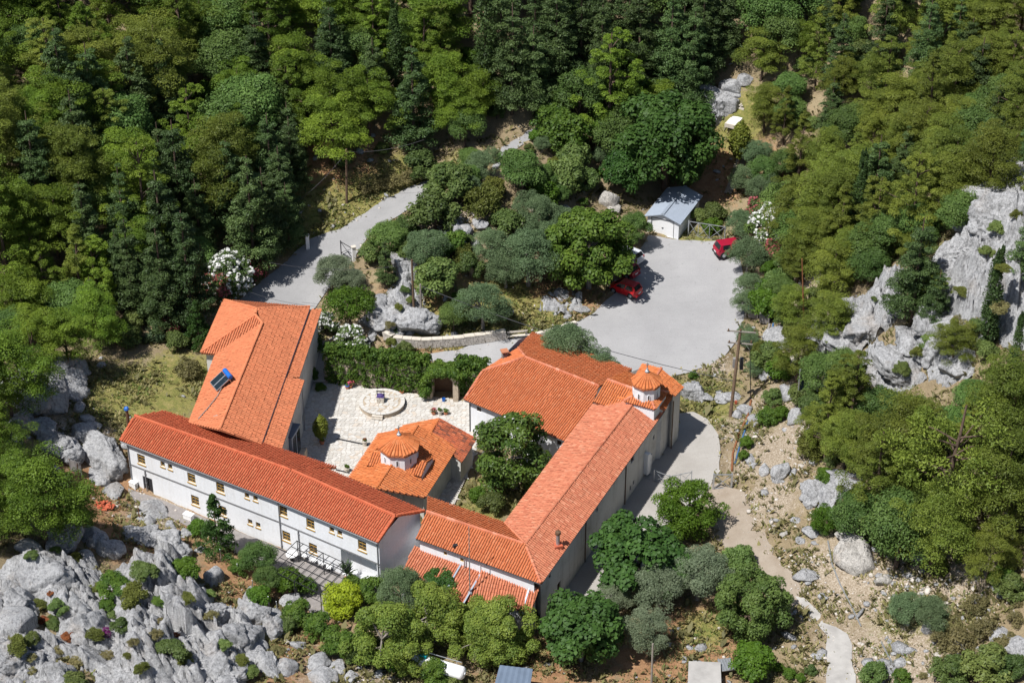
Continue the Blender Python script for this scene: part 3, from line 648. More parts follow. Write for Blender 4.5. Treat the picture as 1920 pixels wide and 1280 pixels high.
wm = MB(off); c = inset([HE0, HE1, HB1, HB0], .35); Lf = np.linalg.norm(c[1]-c[0])
hf = [hole_at((*c[0], 0), (*c[1], 0), 898, 767, .55, .6), hole_at((*c[0], 0), (*c[1], 0), 1048, 830, .55, .6)]
PH = wall_panel(wm, (*c[0], 0), (*c[1], 0), -.5, [(0, 3.8), (Lf, 3.8)], hf, .2)
wall_panel(wm, (*c[3], 0), (*c[0], 0), -.5, [(0, 3.8), (3, 5.0), (np.linalg.norm(c[0]-c[3])-3, 5.0), (np.linalg.norm(c[0]-c[3]), 3.8)])
wall_panel(wm, (*c[1], 0), (*c[2], 0), -.5, [(0, 3.8), (6, 6.0), (np.linalg.norm(c[1]-c[2]), 3.8)]); wall_panel(wm, (*c[2], 0), (*c[3], 0), -.5, [(0, 3.8), (30, 3.8)])
wm.build('wall', M['wall'], hall)
for h in hf: window(PH, *h, hall, off, M['brown'], bars=(1, 0), sill=False)
g = MB(off); gutter_line(g, HE0, HE1); g.build('gutter', M['gutterdark'], hall)
d = MB(off); d.tube((*(c[0]+[.05, -.1]), 0), (*(c[0]+[.05, -.1]), 3.8), .06, n=6); d.build('downpipe', M['gutterdark'], hall)
ch = H(946, 673, 5.0); cm = MB(off); cm.box((ch[0], ch[1], 5.0), (.5, .5, 1.3), .3); cc = cm.build('chimney', M['slab'], hall)
cm = MB(off)
for a in range(4): cm.box((ch[0]+.2*math.cos(a*1.57+.8), ch[1]+.2*math.sin(a*1.57+.8), 5.8), (.1, .1, .32))
cm.box((ch[0], ch[1], 6.0), (.75, .75, .1), .3); cm.build('chimney_cap', M['terracotta'], cc)

# --- right wing, lower middle wing
GR, GR1, FRe = H(985, 1020, 7.0), H(800, 959, 7.0), H(1199, 741, 7.0)
GE0, GE1, GB0, GB1 = H(780, 1009, 5.7), H(1014, 1093, 5.7), H(801, 931, 5.7), H(947, 981, 5.7); FE1, FL1 = H(1246, 769, 5.7), H(1113, 757, 5.7)
off = (GR+FRe)/2; off[2] = .3
wing = thing('cell_wing', 'long wing with a salmon tiled roof and grey outer wall along the lane', 'building', off)
FRr = GR+(FRe-GR)*1.02
roof([[GE1, FE1, FRe, GR], [FL1, GB1, GR, FRe]], M['tileF'], wing, off, [(GR, FRe), (GE1, GR), (GB1, GR)], M['tileF'], 71)
wm = MB(off); c = inset([GE1, FE1, FL1, GB1], .35); A, B = np.array([*c[0], 0]), np.array([*c[1], 0]); Lf = np.linalg.norm(B-A)
hf = [hole_at(A, B, 1048, 1099, .75, 1.0), hole_at(A, B, 1031, 1080, .45, .5), hole_at(A, B, 1186, 861, .8, .6), hole_at(A, B, 1226, 819, .35, .5), hole_at(A, B, 1182, 915, .35, .6), hole_at(A, B, 1120, 955, .4, .45), hole_at(A, B, 1188, 904, .35, .5)]
hf = [h for h in hf if .2 < h[0] and h[1] < Lf-.2 and h[3] < 5.5]
PF = wall_panel(wm, A, B, -.6, [(0, 5.6), (Lf, 5.6)], hf, .2)
wall_panel(wm, (*c[1], 0), (*c[2], 0), -.5, [(0, 5.6), (3.3, 6.8), (np.linalg.norm(c[2]-c[1]), 5.6)]); wall_panel(wm, (*c[2], 0), (*c[3], 0), -.5, [(0, 5.6), (40, 5.6)])
wall_panel(wm, (*c[3], 0), (*c[0], 0), -.5, [(0, 5.6), (np.linalg.norm(c[0]-c[3]), 5.6)])
wm.build('wall', M['wallgrey'], wing)
for h in hf: window(PF, *h, wing, off, M['brown'], bars=(1, 0), sill=False)
g = MB(off); gutter_line(g, GE1, FE1); g.build('gutter', M['gutterdark'], wing)
for px, py in ((1172, 900), (1097, 1000), (1241, 815)):
    s, _ = wall_hit(px, py, A, B); d = MB(off); d.tube(PF(s, -.2, -.07), PF(s, 5.5, -.07), .055, n=6); d.build('downpipe', M['brown'], wing)
s, _ = wall_hit(1208, 880, A, B); d = MB(off); d.box(PF(s, 1.9, -.25), (.5, .5, 2.4), .9); d.build('meter_housing', M['white'], wing)
d = MB(off); d.tube(PF(s+.5, .2, -.35), PF(s+.5, 2.7, -.35), .18, n=10); d.build('standpipe', M['steel'], wing)
fp = H(1046, 1020, 6.2); d = MB(off); d.tube((fp[0], fp[1], 5.6), (fp[0], fp[1], 7.35), .17, n=12); fo = d.build('flue', M['steel'], wing)
d = MB(off); d.lathe((fp[0], fp[1], 7.35), [(.24, 0), (.26, .1), (.24, .28), (.03, .34)], 12); d.build('flue_cowl', M['brown'], fo)
d = MB(off); d.box((fp[0], fp[1], 6.1), (.75, .75, .25), .3); d.build('flashing', M['redrubble'], fo)

off = (GE0+GB1)/2; off[2] = .3
mid = thing('link_building', 'lower tiled building joining the white house to the grey wing', 'building', off)
roof([[GE0, GE1, GR, GR1], [GB1, GB0, GR1, GR]], M['tileH'], mid, off, [(GR1, GR)], M['cap'], 91)
wm = MB(off); c = inset([GE0, GE1, GB1, GB0], .3)
A, B = np.array([*c[0], 0]), np.array([*c[1], 0]); hf = [hole_at(A, B, 835, 1037, .32, .38), hole_at(A, B, 866, 1049, .36, .4)]
PG = wall_panel(wm, A, B, -.5, [(0, 5.6), (np.linalg.norm(B-A), 5.6)], hf, .15)
for i in (1, 2, 3): wall_panel(wm, (*c[i], 0), (*c[(i+1) % 4], 0), -.5, [(0, 5.6), (40, 5.6)])
wm.build('wall', M['wall'], mid)
for h in hf: window(PG, *h, mid, off, M['ochre'], bars=(0, 0), deep=.1, sill=False)
g = MB(off); gutter_line(g, GE0, GE1); g.build('gutter', M['gutterdark'], mid)

# --- lean-to below it
L1 = [H(745, 1090, 2.9), H(868, 1135, 2.9), H(905, 1070, 4.25), H(777, 1023, 4.25)]; L2 = [H(872, 1124, 3.0), H(996, 1149, 3.0), H(1011, 1098, 4.6), H(908, 1060, 4.6)]
off = (L1[1]+L2[0])/2; off[2] = 0
lean = thing('lean_to', 'tiled lean-to with grey flashing strips below the link building', 'outbuilding', off)
roof([L1, L2], M['tileF'], lean, off, [], None, 111)
wm = MB(off)
for Lx in (L1, L2):
    c = inset(Lx, .25)
    for i, (za, zb_) in enumerate(((Lx[0][2], Lx[1][2]), (Lx[1][2], Lx[2][2]), (Lx[2][2], Lx[3][2]), (Lx[3][2], Lx[0][2]))):
        a, b_ = c[i], c[(i+1) % 4]; wall_panel(wm, (*a, 0), (*b_, 0), -.5, [(0, za-.12), (np.linalg.norm(b_-a), zb_-.12)])
wm.build('wall', M['wall'], lean)
for a, b_ in ((L1[1], L1[2]), (toward(L2[1], L2[0], .8), toward(L2[2], L2[3], .8)), (toward(L1[1], L1[0], 2.1), toward(L1[2], L1[3], 2.1))):
    d = MB(off); up = np.array([0, 0, .17]); d.bar(np.asarray(a)+up, np.asarray(b_)+up, .15, .05); d.build('flashing', M['sheet'], lean)
d = MB(off); k = H(903, 1058, 4.9); d.box((k[0], k[1], 4.7), (.5, .5, 1.5), .4); cc = d.build('chimney', M['wall'], lean)
d = MB(off); d.box((k[0], k[1], 5.5), (.65, .65, .16), .4); d.build('chimney_cap', M['redrubble'], cc)
k = H(854, 1042, 4.9); d = MB(off); d.tube((k[0], k[1], 3.8), (k[0], k[1], 5.9), .09, n=8); fo = d.build('flue', M['black'], lean)
d = MB(off)
for a in range(3): d.box((k[0], k[1], 5.9+.13*a), (.42, .3, .05), .4)
d.build('flue_cowl', M['black'], fo)
k = H(871, 1058, 4.6); d = MB(off); d.tube((k[0], k[1], 3.8), (k[0], k[1], 5.3), .06, n=8); d.build('flue', M['steel'], lean)

# --- courtyard church
CE = [H(655, 895, 3.2), H(797, 932, 3.2), H(857, 838, 3.2), H(711, 812, 3.2)]; CR0, CR1 = H(706, 915, 4.9), H(784, 797, 4.9)
off = (CR0+CR1)/2; off[2] = 0
church = thing('church', 'small courtyard church with an eight-sided white dome and bright orange roof', 'church', off)
ar = [H(752, 799, 2.9), H(893, 822, 2.9), H(866, 866, 2.7), H(824, 784, 4.3), H(806, 814, 4.3)]
CEa = CE[0]+(CE[0]-CE[3])*.06; 
roof([[CE[3], CE[0], CR0, CR1], [CE[1], CE[2], CR1, CR0]], M['tileC'], church, off, [(CR0, CR1)], M['tileC'], 131, w=.29, L=.40)
roof([[ar[2], ar[1], ar[3], ar[4]], [ar[0], H(745, 815, 2.9), ar[4], ar[3]]], M['tileO'], church, off, [(ar[4], ar[3])], M['tileC'], 141, mats={1: M['tileC']})
wm = MB(off); c = inset(CE, .3)
for i in range(4):
    a, b_ = c[i], c[(i+1) % 4]; Lf = np.linalg.norm(b_-a); zt = [(0, 3.1), (Lf, 3.1)] if i % 2 else [(0, 3.1), (Lf/2, 4.75), (Lf, 3.1)]
    wall_panel(wm, (*a, 0), (*b_, 0), -.3, zt)
a = inset([ar[0], H(745, 815, 2.9), ar[2], ar[1]], .3)
for i in range(4): wall_panel(wm, (*a[(i+1) % 4], 0), (*a[i], 0), -.3, [(0, 2.6), (20, 2.6)])
wm.build('wall', M['wallgrey'], church)
def dome(parent, off, c, zbase, zeave, rw, re, rise, winpx, rot, cross=True):
    n = 8; ang = [rot+k*math.pi/4 for k in range(n)]; d = MB(off)
    ring = lambda r, z: [np.array([c[0]+r*math.cos(a), c[1]+r*math.sin(a), z]) for a in ang]
    lo, hi = ring(rw, zbase), ring(rw, zeave-.05); d.add(lo+hi, [(i, (i+1) % n, n+(i+1) % n, n+i) for i in range(n)]+[tuple(range(n, 2*n))])
    w = d.build('drum', M['wall'], parent)
    for k in range(n):                                    # a narrow arched window on every face
        a = ang[k]+math.pi/8; ap = rw*math.cos(math.pi/8); nn = np.array([math.cos(a), math.sin(a), 0]); t = np.array([-nn[1], nn[0], 0]); zc = (zbase+zeave)/2+.2; m = np.array([c[0], c[1], 0])+nn*(ap+.012)
        arch = [m+t*x+np.array([0, 0, zc+z]) for x, z in ((-.1, -.32), (.1, -.32), (.1, .2), (.06, .29), (0, .32), (-.06, .29), (-.1, .2))]
        q = MB(off); q.add(arch+[p-nn*.03 for p in arch], [tuple(range(7))]); o = q.build('window', M['dark'], w)
        q = MB(off)
        for i in (5, 6, 1, 2, 3, 4): 
            if i != 0: q.bar(arch[i]+nn*.01, arch[(i+1) % 7]+nn*.01, .06)
        q.build('surround', M['wall'], o)
    ev = ring(re, zeave); apx = np.array([c[0], c[1], zeave+rise]); planes = [[ev[i], ev[(i+1) % n], apx] for i in range(n)]
    dk = MB(off); lo = [p-[0, 0, .12] for p in ev]; dk.add(ev+lo+[apx], [(i, (i+1) % n, 2*n) for i in range(n)]+[(n+i, n+(i+1) % n, (i+1) % n, i) for i in range(n)]+[tuple(range(2*n-1, n-1, -1))])
    r = dk.build('roof', M['deck'], parent)
    cb = MB(off); K = 24 if re < 1.8 else 32                                   # tiles run to the point: tapering barrels
    for k in range(K):
        a = rot+2*math.pi*k/K; f = math.cos(math.pi/8)/math.cos(((a-rot) % (math.pi/4))-math.pi/8); e = np.array([c[0]+re*f*math.cos(a), c[1]+re*f*math.sin(a), zeave]); s = np.array([-math.sin(a), math.cos(a), 0]); up = np.array([0, 0, 1.0])
        for j in range(4):
            t0, t1 = j/4, (j+1.1)/4; t1 = min(t1, .97); bw = 2*math.pi*re/K*.40; r0, r1 = bw*(1-t0)+.012, bw*.95*(1-t1)+.012
            vs = []
            for tt, rr, dz in ((t0, r0, .05), (t1, r1, .03)):
                q = e+(apx-e)*tt
                for x, h in ((-1, 0), (-.6, .75), (0, 1), (.6, .75), (1, 0)): vs.append(q+s*x*rr+up*(h*min(rr*.9, .15)+dz))
            cb.add(vs, [(i, i+1, 6+i, 5+i) for i in range(4)]+[(4, 3, 2, 1, 0)])
    cb.build('roof_tiles', M['tileC'], r, kind='stuff')
    q = MB(off); q.lathe((c[0], c[1], zeave+rise-.04), [(.24, 0), (.2, .12), (.08, .2), (.12, .3), (.04, .42)], 10)
    q.box((c[0], c[1], zeave+rise+.66), (.06, .06, .6), .6); q.box((c[0], c[1], zeave+rise+.74), (.36, .06, .06), .6); q.build('finial_cross', M['steel'], parent)
    return w
dc = H(748.6, 834, 6.1); dome(church, off, dc, 3.9, 6.1, 1.84, 2.05, 1.25, None, math.radians(-72))
# two short cross arms of the roof under the drum
ax = (CR1-CR0)/np.linalg.norm(CR1-CR0); pr = np.array([ax[1], -ax[0], 0])
cc_ = CR0+(CR1-CR0)*.52
for sgn, ln in ((1, 2.9), (-1, 2.7)):
    e0, e1 = cc_+pr*sgn*ln+ax*1.5, cc_+pr*sgn*ln-ax*1.5; k0 = cc_+pr*sgn*ln+np.array([0, 0, -.28])
    b0, b1 = cc_+ax*1.5, cc_-ax*1.5; z = np.array([0, 0, -.75]); kb = cc_+np.array([0, 0, -.05])
    roof([[e1+z, b1+z, kb, k0], [b0+z, e0+z, k0, kb]], M['tileC'], church, off, [(kb, k0)], M['tileC'], 151, thick=.08)
    q = MB(off); q.poly([e0+z-[0, 0, .5], e1+z-[0, 0, .5], e1+z, k0-[0, 0, .05], e0+z]); q.build('gable', M['wall'], church)

# --- chapel with the second dome
off = H(1215, 760, .6); off[2] = .4
chap = thing('chapel', 'tall chapel with a white drum dome at the lane corner', 'church', off)
W0, W1, Wr0, Wr1, Wb0, Wb1 = H(1113, 752, 6.2), H(1188, 779, 6.2), H(1139, 712, 7.4), H(1212, 738, 7.4), H(1172, 696, 6.2), H(1236, 722, 6.2)
S0a, S0b, S0t, S0u = H(1246, 767, 6.3), H(1262, 741, 6.3), H(1228, 731, 7.4), H(1206, 752, 7.4)
Na, Nb, Nt, Nu = H(1266, 742, 6.75), H(1281, 725, 6.75), H(1240, 691, 7.9), H(1219, 724, 7.9); Ka, Kb = H(1187, 714, 6.75), H(1206, 682, 6.75)
roof([[W0, W1, Wr1, Wr0], [Wb1, Wb0, Wr0, Wr1], [S0a, S0b, S0t, S0u], [Na, Nb, Nt, Nu], [Kb, Ka, Nu, Nt]], M['tileC'], chap, off, [(Wr0, Wr1), (Nt, Nu)], M['cap'], 171)
wm = MB(off)
def wp(a, b_, za, zb_, lo=-.5): wall_panel(wm, (a[0], a[1], 0), (b_[0], b_[1], 0), lo, [(0, za), (np.linalg.norm((np.asarray(b_)-np.asarray(a))[:2]), zb_)])
def mv(p, dx, dy): return (p[0]+dx, p[1]+dy)
n_in = np.array([-.9, .35]); q0, q1, q2, q3 = [np.array(p[:2])+n_in*.25 for p in (S0a, S0b, Na, Nb)]
wp(q0, q1, 6.2, 6.2); wp(q1, q2, 6.2, 6.65); wp(q2, q3, 6.65, 6.65); wp(q3, np.array(Kb[:2])+[.3, -.2], 6.65, 6.65)
wp(np.array(Wb0[:2])+[.2, -.2], np.array(W0[:2])+[.3, .2], 6.1, 6.1); wp(np.array(W0[:2])+[.25, .25], np.array(W1[:2])+[.1, .25], 6.1, 6.1); wp(np.array(Kb[:2])+[.3, -.2], np.array(Wb0[:2])+[.2, -.2], 6.6, 6.1)
wg0, wg1 = np.array(W0[:2])+[.3, .2], np.array(Wb0[:2])+[.2, -.2]
wm.poly([(*wg0, 6.05), (*((wg0+wg1)/2), 7.2), (*wg1, 6.05)])
wm.poly([(*q0, -.2), (*q0, 6.2), np.array(S0u)-[0, 0, .2], (S0u[0], S0u[1], -.2)])
wm.build('wall', M['wallgrey'], chap)
for q in (q1, q2):
    d = MB(off); p = q+np.array([.1, -.05]); d.tube((*p, .1), (*p, 6.1), .06, n=6); d.build('downpipe', M['brown'], chap)
dc2 = H(1212.5, 715, 9.1); dome(chap, off, dc2, 6.6, 9.1, 1.36, 1.55, 1.2, None, math.radians(-60))
sa = (FRe-GR)/np.linalg.norm(FRe-GR); sb = np.array([sa[1], -sa[0], 0]); sc0 = np.array([dc2[0], dc2[1], 0])
def sk(i, j, r, z): return sc0+sa*i*r+sb*j*r+np.array([0, 0, z])
roof([[sk(i0, j0, 1.6, 7.3), sk(i1, j1, 1.6, 7.3), sk(i1, j1, 1.0, 7.68), sk(i0, j0, 1.0, 7.68)] for i0, j0, i1, j1 in ((-1, -1, -1, 1), (-1, 1, 1, 1), (1, 1, 1, -1), (1, -1, -1, -1))], M['tileC'], chap, off, [(sk(i, j, 1.6, 7.3), sk(i, j, 1.0, 7.68)) for i in (-1, 1) for j in (-1, 1)], M['cap'], 191, thick=.1)
wm = MB(off); wm.prism([sk(-1, -1, 1.48, 0), sk(1, -1, 1.48, 0), sk(1, 1, 1.48, 0), sk(-1, 1, 1.48, 0)], 5.8, 7.2); wm.build('drum_base', M['wall'], chap)
k = H(1223, 745, 7.2); d = MB(off); d.lathe((k[0], k[1], 5.6), [(.85, 0), (.85, 1.5)], 12); d.build('apse', M['wall'], chap)
d = MB(off)
for i in range(16):
    a = 2*math.pi*i/16; e = np.array([k[0]+.98*math.cos(a), k[1]+.98*math.sin(a), 7.05]); d.tube(e, (k[0], k[1], 7.6), .14, .03, 6)
d.lathe((k[0], k[1], 7.05), [(.95, -.05), (.03, .52)], 16); d.build('apse_roof', M['tileC'], chap)
for px, py in ((1168, 747), (1184, 743)):
    k = H(px, py, 6.7); d = MB(off); d.box((k[0], k[1], 6.25), (1.15, .6, .9), -.3); s = d.build('parapet_step', M['wall'], chap)
    d = MB(off); caps(d, (k[0]-.6, k[1]+.05, 6.7), (k[0]+.6, k[1]-.25, 6.7), .2); d.build('coping_tiles', M['tileC'], s)

# --- garage
zg = at(1255, 440)[2]; ge = 2.15+zg
gfl, gfr, gbr, gbl = H(1208, 405, ge), H(1276, 421, ge), H(1318, 367, ge), None
gbl = gbr+(gfl-gfr); gr0 = (gfl+gfr)/2+[0, 0, .75]; gr1 = (gbl+gbr)/2+[0, 0, .75]
off = (gfl+gbr)/2; off[2] = zg
gar = thing('garage', 'white garage with a grey corrugated metal roof at the yard end', 'garage', off)
def corr(planes, mat, parent, off, pitch=.22, h=.05):
    d = MB(off)
    for p in planes:
        a, b, c_, e = [np.asarray(q, float) for q in p]; n = max(2, int(np.linalg.norm(b-a)/pitch)); nn = np.cross(b-a, e-a); nn /= np.linalg.norm(nn); nn = nn if nn[2] > 0 else -nn
        for i in range(n):
            t0, t1, t2 = i/n, (i+.5)/n, (i+1)/n
            A0, A1, A2 = [a+(b-a)*t for t in (t0, t1, t2)]; B0, B1, B2 = [e+(c_-e)*t for t in (t0, t1, t2)]
            d.add([A0, A1+nn*h, A2, B2, B1+nn*h, B0], [(0, 1, 4, 5), (1, 2, 3, 4)])
        lo = [q-[0, 0, .1] for q in (a, b, c_, e)]; d.add([a, b, c_, e]+lo, [(7, 6, 5, 4), (0, 4, 5, 1), (1, 5, 6, 2), (2, 6, 7, 3), (3, 7, 4, 0)])
    return d.build('roof', mat, parent)
rf = corr([[gfr, gbr, gr1, gr0], [gbl, gfl, gr0, gr1]], M['sheet'], gar, off)
d = MB(off); d.bar(gr0+[0, 0, .06], gr1+[0, 0, .06], .35, .05); d.build('ridge_strip', M['sheet'], rf)
wm = MB(off); c = inset([gfl, gfr, gbr, gbl], .3); A, B = np.array([*c[0], 0]), np.array([*c[1], 0]); Lf = np.linalg.norm(B-A)
s0, _ = wall_hit(1221, 425, A, B); s1, _ = wall_hit(1263, 430, A, B); dh = (s0, s1, zg, zg+2.05)
PGa = wall_panel(wm, A, B, zg-.5, [(0, ge-.1), (Lf/2, ge+.55), (Lf, ge-.1)], [dh], .15)
wall_panel(wm, (*c[1], 0), (*c[2], 0), zg-.8, [(0, ge-.1), (20, ge-.1)]); wall_panel(wm, (*c[2], 0), (*c[3], 0), zg-.8, [(0, ge-.1), (Lf/2, ge+.55), (Lf, ge-.1)]); wall_panel(wm, (*c[3], 0), (*c[0], 0), zg-.8, [(0, ge-.1), (20, ge-.1)])
wm.build('wall', M['wall'], gar)
d = MB(off); d.add([PGa(s, z, e) for e in (.08, .14) for s, z in ((s0, zg), (s1, zg), (s1, zg+2.05), (s0, zg+2.05))], [(0, 1, 2, 3), (7, 6, 5, 4), (2, 6, 7, 3)]); gd = d.build('door', M['white'], gar)
d = MB(off); d.box(PGa((s0+s1)/2, zg+.95, .05), (.22, .06, .08), -.25); d.build('handle', M['black'], gd)
d = MB(off); d.bar(PGa(s0, zg, .02), PGa(s0, zg+2.1, .02), .07); d.bar(PGa(s1, zg, .02), PGa(s1, zg+2.1, .02), .07); d.bar(PGa(s0, zg+2.1, .02), PGa(s1, zg+2.1, .02), .07); d.build('door_frame', M['gutterdark'], gar)

# --- small outbuildings at the lower edge
k = at(962, 1282); off = np.array([k[0], k[1], k[2]])
shed = thing('shed', 'small shed with a blue-grey ribbed metal roof at the lower edge', 'shed', off)
a, b_, c_, e = H(925, 1290, k[2]+1.9), H(992, 1300, k[2]+1.9), H(999, 1253, k[2]+2.4), H(937, 1246, k[2]+2.4)
corr([[a, b_, c_, e]], M['bluesteel'], shed, off, .45, .04)
wm = MB(off); c = inset([a, b_, c_, e], .2)
for i in range(4): wall_panel(wm, (*c[i], 0), (*c[(i+1) % 4], 0), k[2]-.6, [(0, k[2]+1.8), (9, k[2]+1.8)])
wm.build('wall', M['slab'], shed)
k = at(1322, 1275); off = np.array([k[0], k[1], k[2]]); cis = thing('cistern', 'flat-roofed concrete cistern block beside the lower shrub', 'cistern', off)
a, b_, c_, e = H(1290, 1290, k[2]+1.2), H(1352, 1292, k[2]+1.2), H(1350, 1242, k[2]+1.2), H(1292, 1240, k[2]+1.2)
d = MB(off); d.prism([a, b_, c_, e], k[2]-.6, k[2]+1.1); d.build('tank', M['slab'], cis); d = MB(off); d.prism([q+(q-(a+c_)/2)*.03 for q in (a, b_, c_, e)], k[2]+1.11, k[2]+1.25); d.build('cover_slab', M['concrete'], cis)
d = MB(off); q = H(1362, 1245, k[2]+.9); d.box(q, (1.2, 1.5, .06), .2)
for i in range(5): d.box((q[0]-.5+.25*i, q[1], q[2]+.05), (.06, 1.5, .05), .2)
tag(d.build('tin_sheet', M['steel'], None, loc=off), 'loose corrugated tin sheet lying beside the concrete cistern', 'metal sheet')
# ---------------------------------------------------------------- plants
def unit(v): return v/np.maximum(np.linalg.norm(v, axis=-1, keepdims=True), 1e-9)
def rdir(rng, n): return unit(rng.normal(size=(n, 3)))
def leaves(rng, cen, rad, per, size, aspect=0.55, jit=0.6, up=0.25, tuft=0.0, fill=0.35, low=-0.55):
    """many leaf-sized faces over clumps; cen (n,3), rad (n,3). tuft: share of faces that point outwards like needle sprays"""
    n = len(cen); k = per; c = np.repeat(cen, k, 0); r = np.repeat(rad, k, 0); d = rdir(rng, n*k)
    bad = d[:, 2] < low; d[bad, 2] *= -1
    rr = 1-fill*rng.random((n*k, 1))**1.7
    p = c+d*r*rr; nn = unit(unit(d/np.maximum(r/r.max(), .2))+jit*rng.normal(size=d.shape)+[0, 0, up])
    a = unit(np.cross(nn, rdir(rng, n*k))); isT = rng.random(n*k) < tuft
    ax = unit(d+0.5*rng.normal(size=d.shape)+[0, 0, .35]); a[isT] = ax[isT]; nn[isT] = unit(np.cross(ax[isT], rdir(rng, isT.sum())))
    b = np.cross(nn, a); s = size*(0.65+0.7*rng.random((n*k, 1))); asp = np.where(isT, .32, aspect)[:, None]
    q = np.stack([p-a*s*.5, p+b*s*asp*.5+a*s*.05, p+a*s*.5, p-b*s*asp*.5+a*s*.05], 1).reshape(-1, 3)
    tc = np.repeat(rng.random(n), k); t = np.clip(0.5*tc+0.5*rng.random(n*k), 0, 1)
    return q, np.repeat(t, 4)
def leaf_obj(name, q, t, mat):
    return mesh_np(name, q, np.arange(len(q)).reshape(-1, 4), mat, t)
def trunk_mesh(name, rng, H_, r, mat, lean=0.05, limbs=(), fork=None):
    mb = MB(); p = np.zeros(3); pts = [p]; n = 5
    for i in range(n): pts.append(pts[-1]+np.array([rng.normal()*lean*H_/n, rng.normal()*lean*H_/n, H_/n]))
    pts[0] = pts[0]-[0, 0, .5]
    for i in range(n): mb.tube(pts[i], pts[i+1], r*(1-.75*i/n), r*(1-.75*(i+1)/n), 7, cap=False)
    for e in limbs:
        k = min(1.0, max(.25, e[2]/H_-.12)); s = np.array([np.interp(k*n, range(n+1), [q[j] for q in pts]) for j in range(3)]); m = (s+e)/2+[0, 0, .15]
        mb.tube(s, m, r*.32, r*.2, 5, cap=False); mb.tube(m, e, r*.2, r*.06, 5, cap=False)
    me = bpy.data.meshes.new(name); me.from_pydata([tuple(q) for q in mb.v], [], mb.f); me.materials.append(mat)
    me.polygons.foreach_set('use_smooth', np.ones(len(me.polygons), bool)); me.update(); return me
PROTO = {}      # kind -> list of (trunk mesh, crown mesh, height of crown centre, crown width, flower mesh, crown height)
def reg(kind, tr, cr, cz, w, fl=None, hh=None): PROTO.setdefault(kind, []).append((tr, cr, cz, w, fl, hh or w))
LM = {
 'pine': leaf_mat('pine_needles', (0.062, 0.112, 0.012), (0.205, 0.285, 0.032), 0.018, .28),
 'yellowpine': leaf_mat('yellow_pine_needles', (0.085, 0.118, 0.018), (0.220, 0.255, 0.040), 0.02, .25),
 'fir': leaf_mat('dark_conifer', (0.032, 0.062, 0.018), (0.100, 0.148, 0.044), 0.02, .3, .12),
 'cypress': leaf_mat('cypress_scales', (0.028, 0.056, 0.016), (0.070, 0.115, 0.028), 0.01, .15, .12),
 'oak': leaf_mat('oak_leaves', (0.056, 0.108, 0.024), (0.150, 0.225, 0.054), 0.025, .25),
 'fig': leaf_mat('fig_leaves', (0.022, 0.056, 0.012), (0.060, 0.125, 0.022), 0.012, .15, .2, .6),
 'mulberry': leaf_mat('broad_leaves', (0.028, 0.072, 0.014), (0.070, 0.140, 0.026), 0.015, .15),
 'walnut': leaf_mat('walnut_leaves', (0.046, 0.092, 0.014), (0.127, 0.190, 0.025), 0.015, .12),
 'magnolia': leaf_mat('glossy_leaves', (0.035, 0.075, 0.014), (0.120, 0.175, 0.026), 0.012, .1, .15, .5),
 'olive': leaf_mat('olive_leaves', (0.140, 0.185, 0.100), (0.290, 0.340, 0.210), 0.02, .18),
 'greyolive': leaf_mat('dark_olive_leaves', (0.085, 0.135, 0.060), (0.190, 0.260, 0.125), 0.02, .15),
 'lime': leaf_mat('yellow_green_leaves', (0.200, 0.270, 0.014), (0.420, 0.500, 0.028), 0.01, .1),
 'privet': leaf_mat('flowering_privet', (0.070, 0.125, 0.020), (0.290, 0.350, 0.060), 0.01, .1),
 'bright': leaf_mat('bright_green_leaves', (0.050, 0.105, 0.010), (0.110, 0.190, 0.018), 0.015, .15),
 'scrub': leaf_mat('scrub_leaves', (0.064, 0.102, 0.026), (0.165, 0.210, 0.056), 0.04, .3),
 'dryscrub': leaf_mat('dry_scrub', (0.144, 0.132, 0.054), (0.288, 0.246, 0.108), 0.02, .25),
 'broom': leaf_mat('broom_twigs', (0.100, 0.120, 0.024), (0.205, 0.220, 0.050), 0.015, .2),
 'ivy': leaf_mat('ivy_leaves', (0.036, 0.085, 0.013), (0.124, 0.195, 0.026), 0.01, .1),
 'topiary': leaf_mat('clipped_leaves', (0.090, 0.120, 0.016), (0.240, 0.260, 0.040), 0.0, .1),
 'rust': leaf_mat('rust_red_leaves', (0.150, 0.050, 0.020), (0.330, 0.110, 0.040), 0.01, .15),
 'agave': leaf_mat('blade_leaves', (0.070, 0.115, 0.055), (0.130, 0.180, 0.095), 0.01, .1),
 'white': leaf_mat('white_petals', (0.720, 0.720, 0.680), (0.800, 0.800, 0.780), 0, .02),
 'pink': leaf_mat('pink_petals', (0.360, 0.070, 0.100), (0.520, 0.180, 0.180), 0.02, .1),
 'hotpink': leaf_mat('bright_pink_petals', (0.600, 0.060, 0.140), (0.700, 0.160, 0.220), 0, .05),
 'purple': leaf_mat('purple_petals', (0.160, 0.015, 0.130), (0.260, 0.030, 0.200), 0, .05),
 'grass': leaf_mat('grass_blades', (0.170, 0.180, 0.050), (0.380, 0.320, 0.150), 0.0, .1),
 'weed': leaf_mat('green_weeds', (0.070, 0.125, 0.022), (0.165, 0.215, 0.050), 0.0, .1),
}
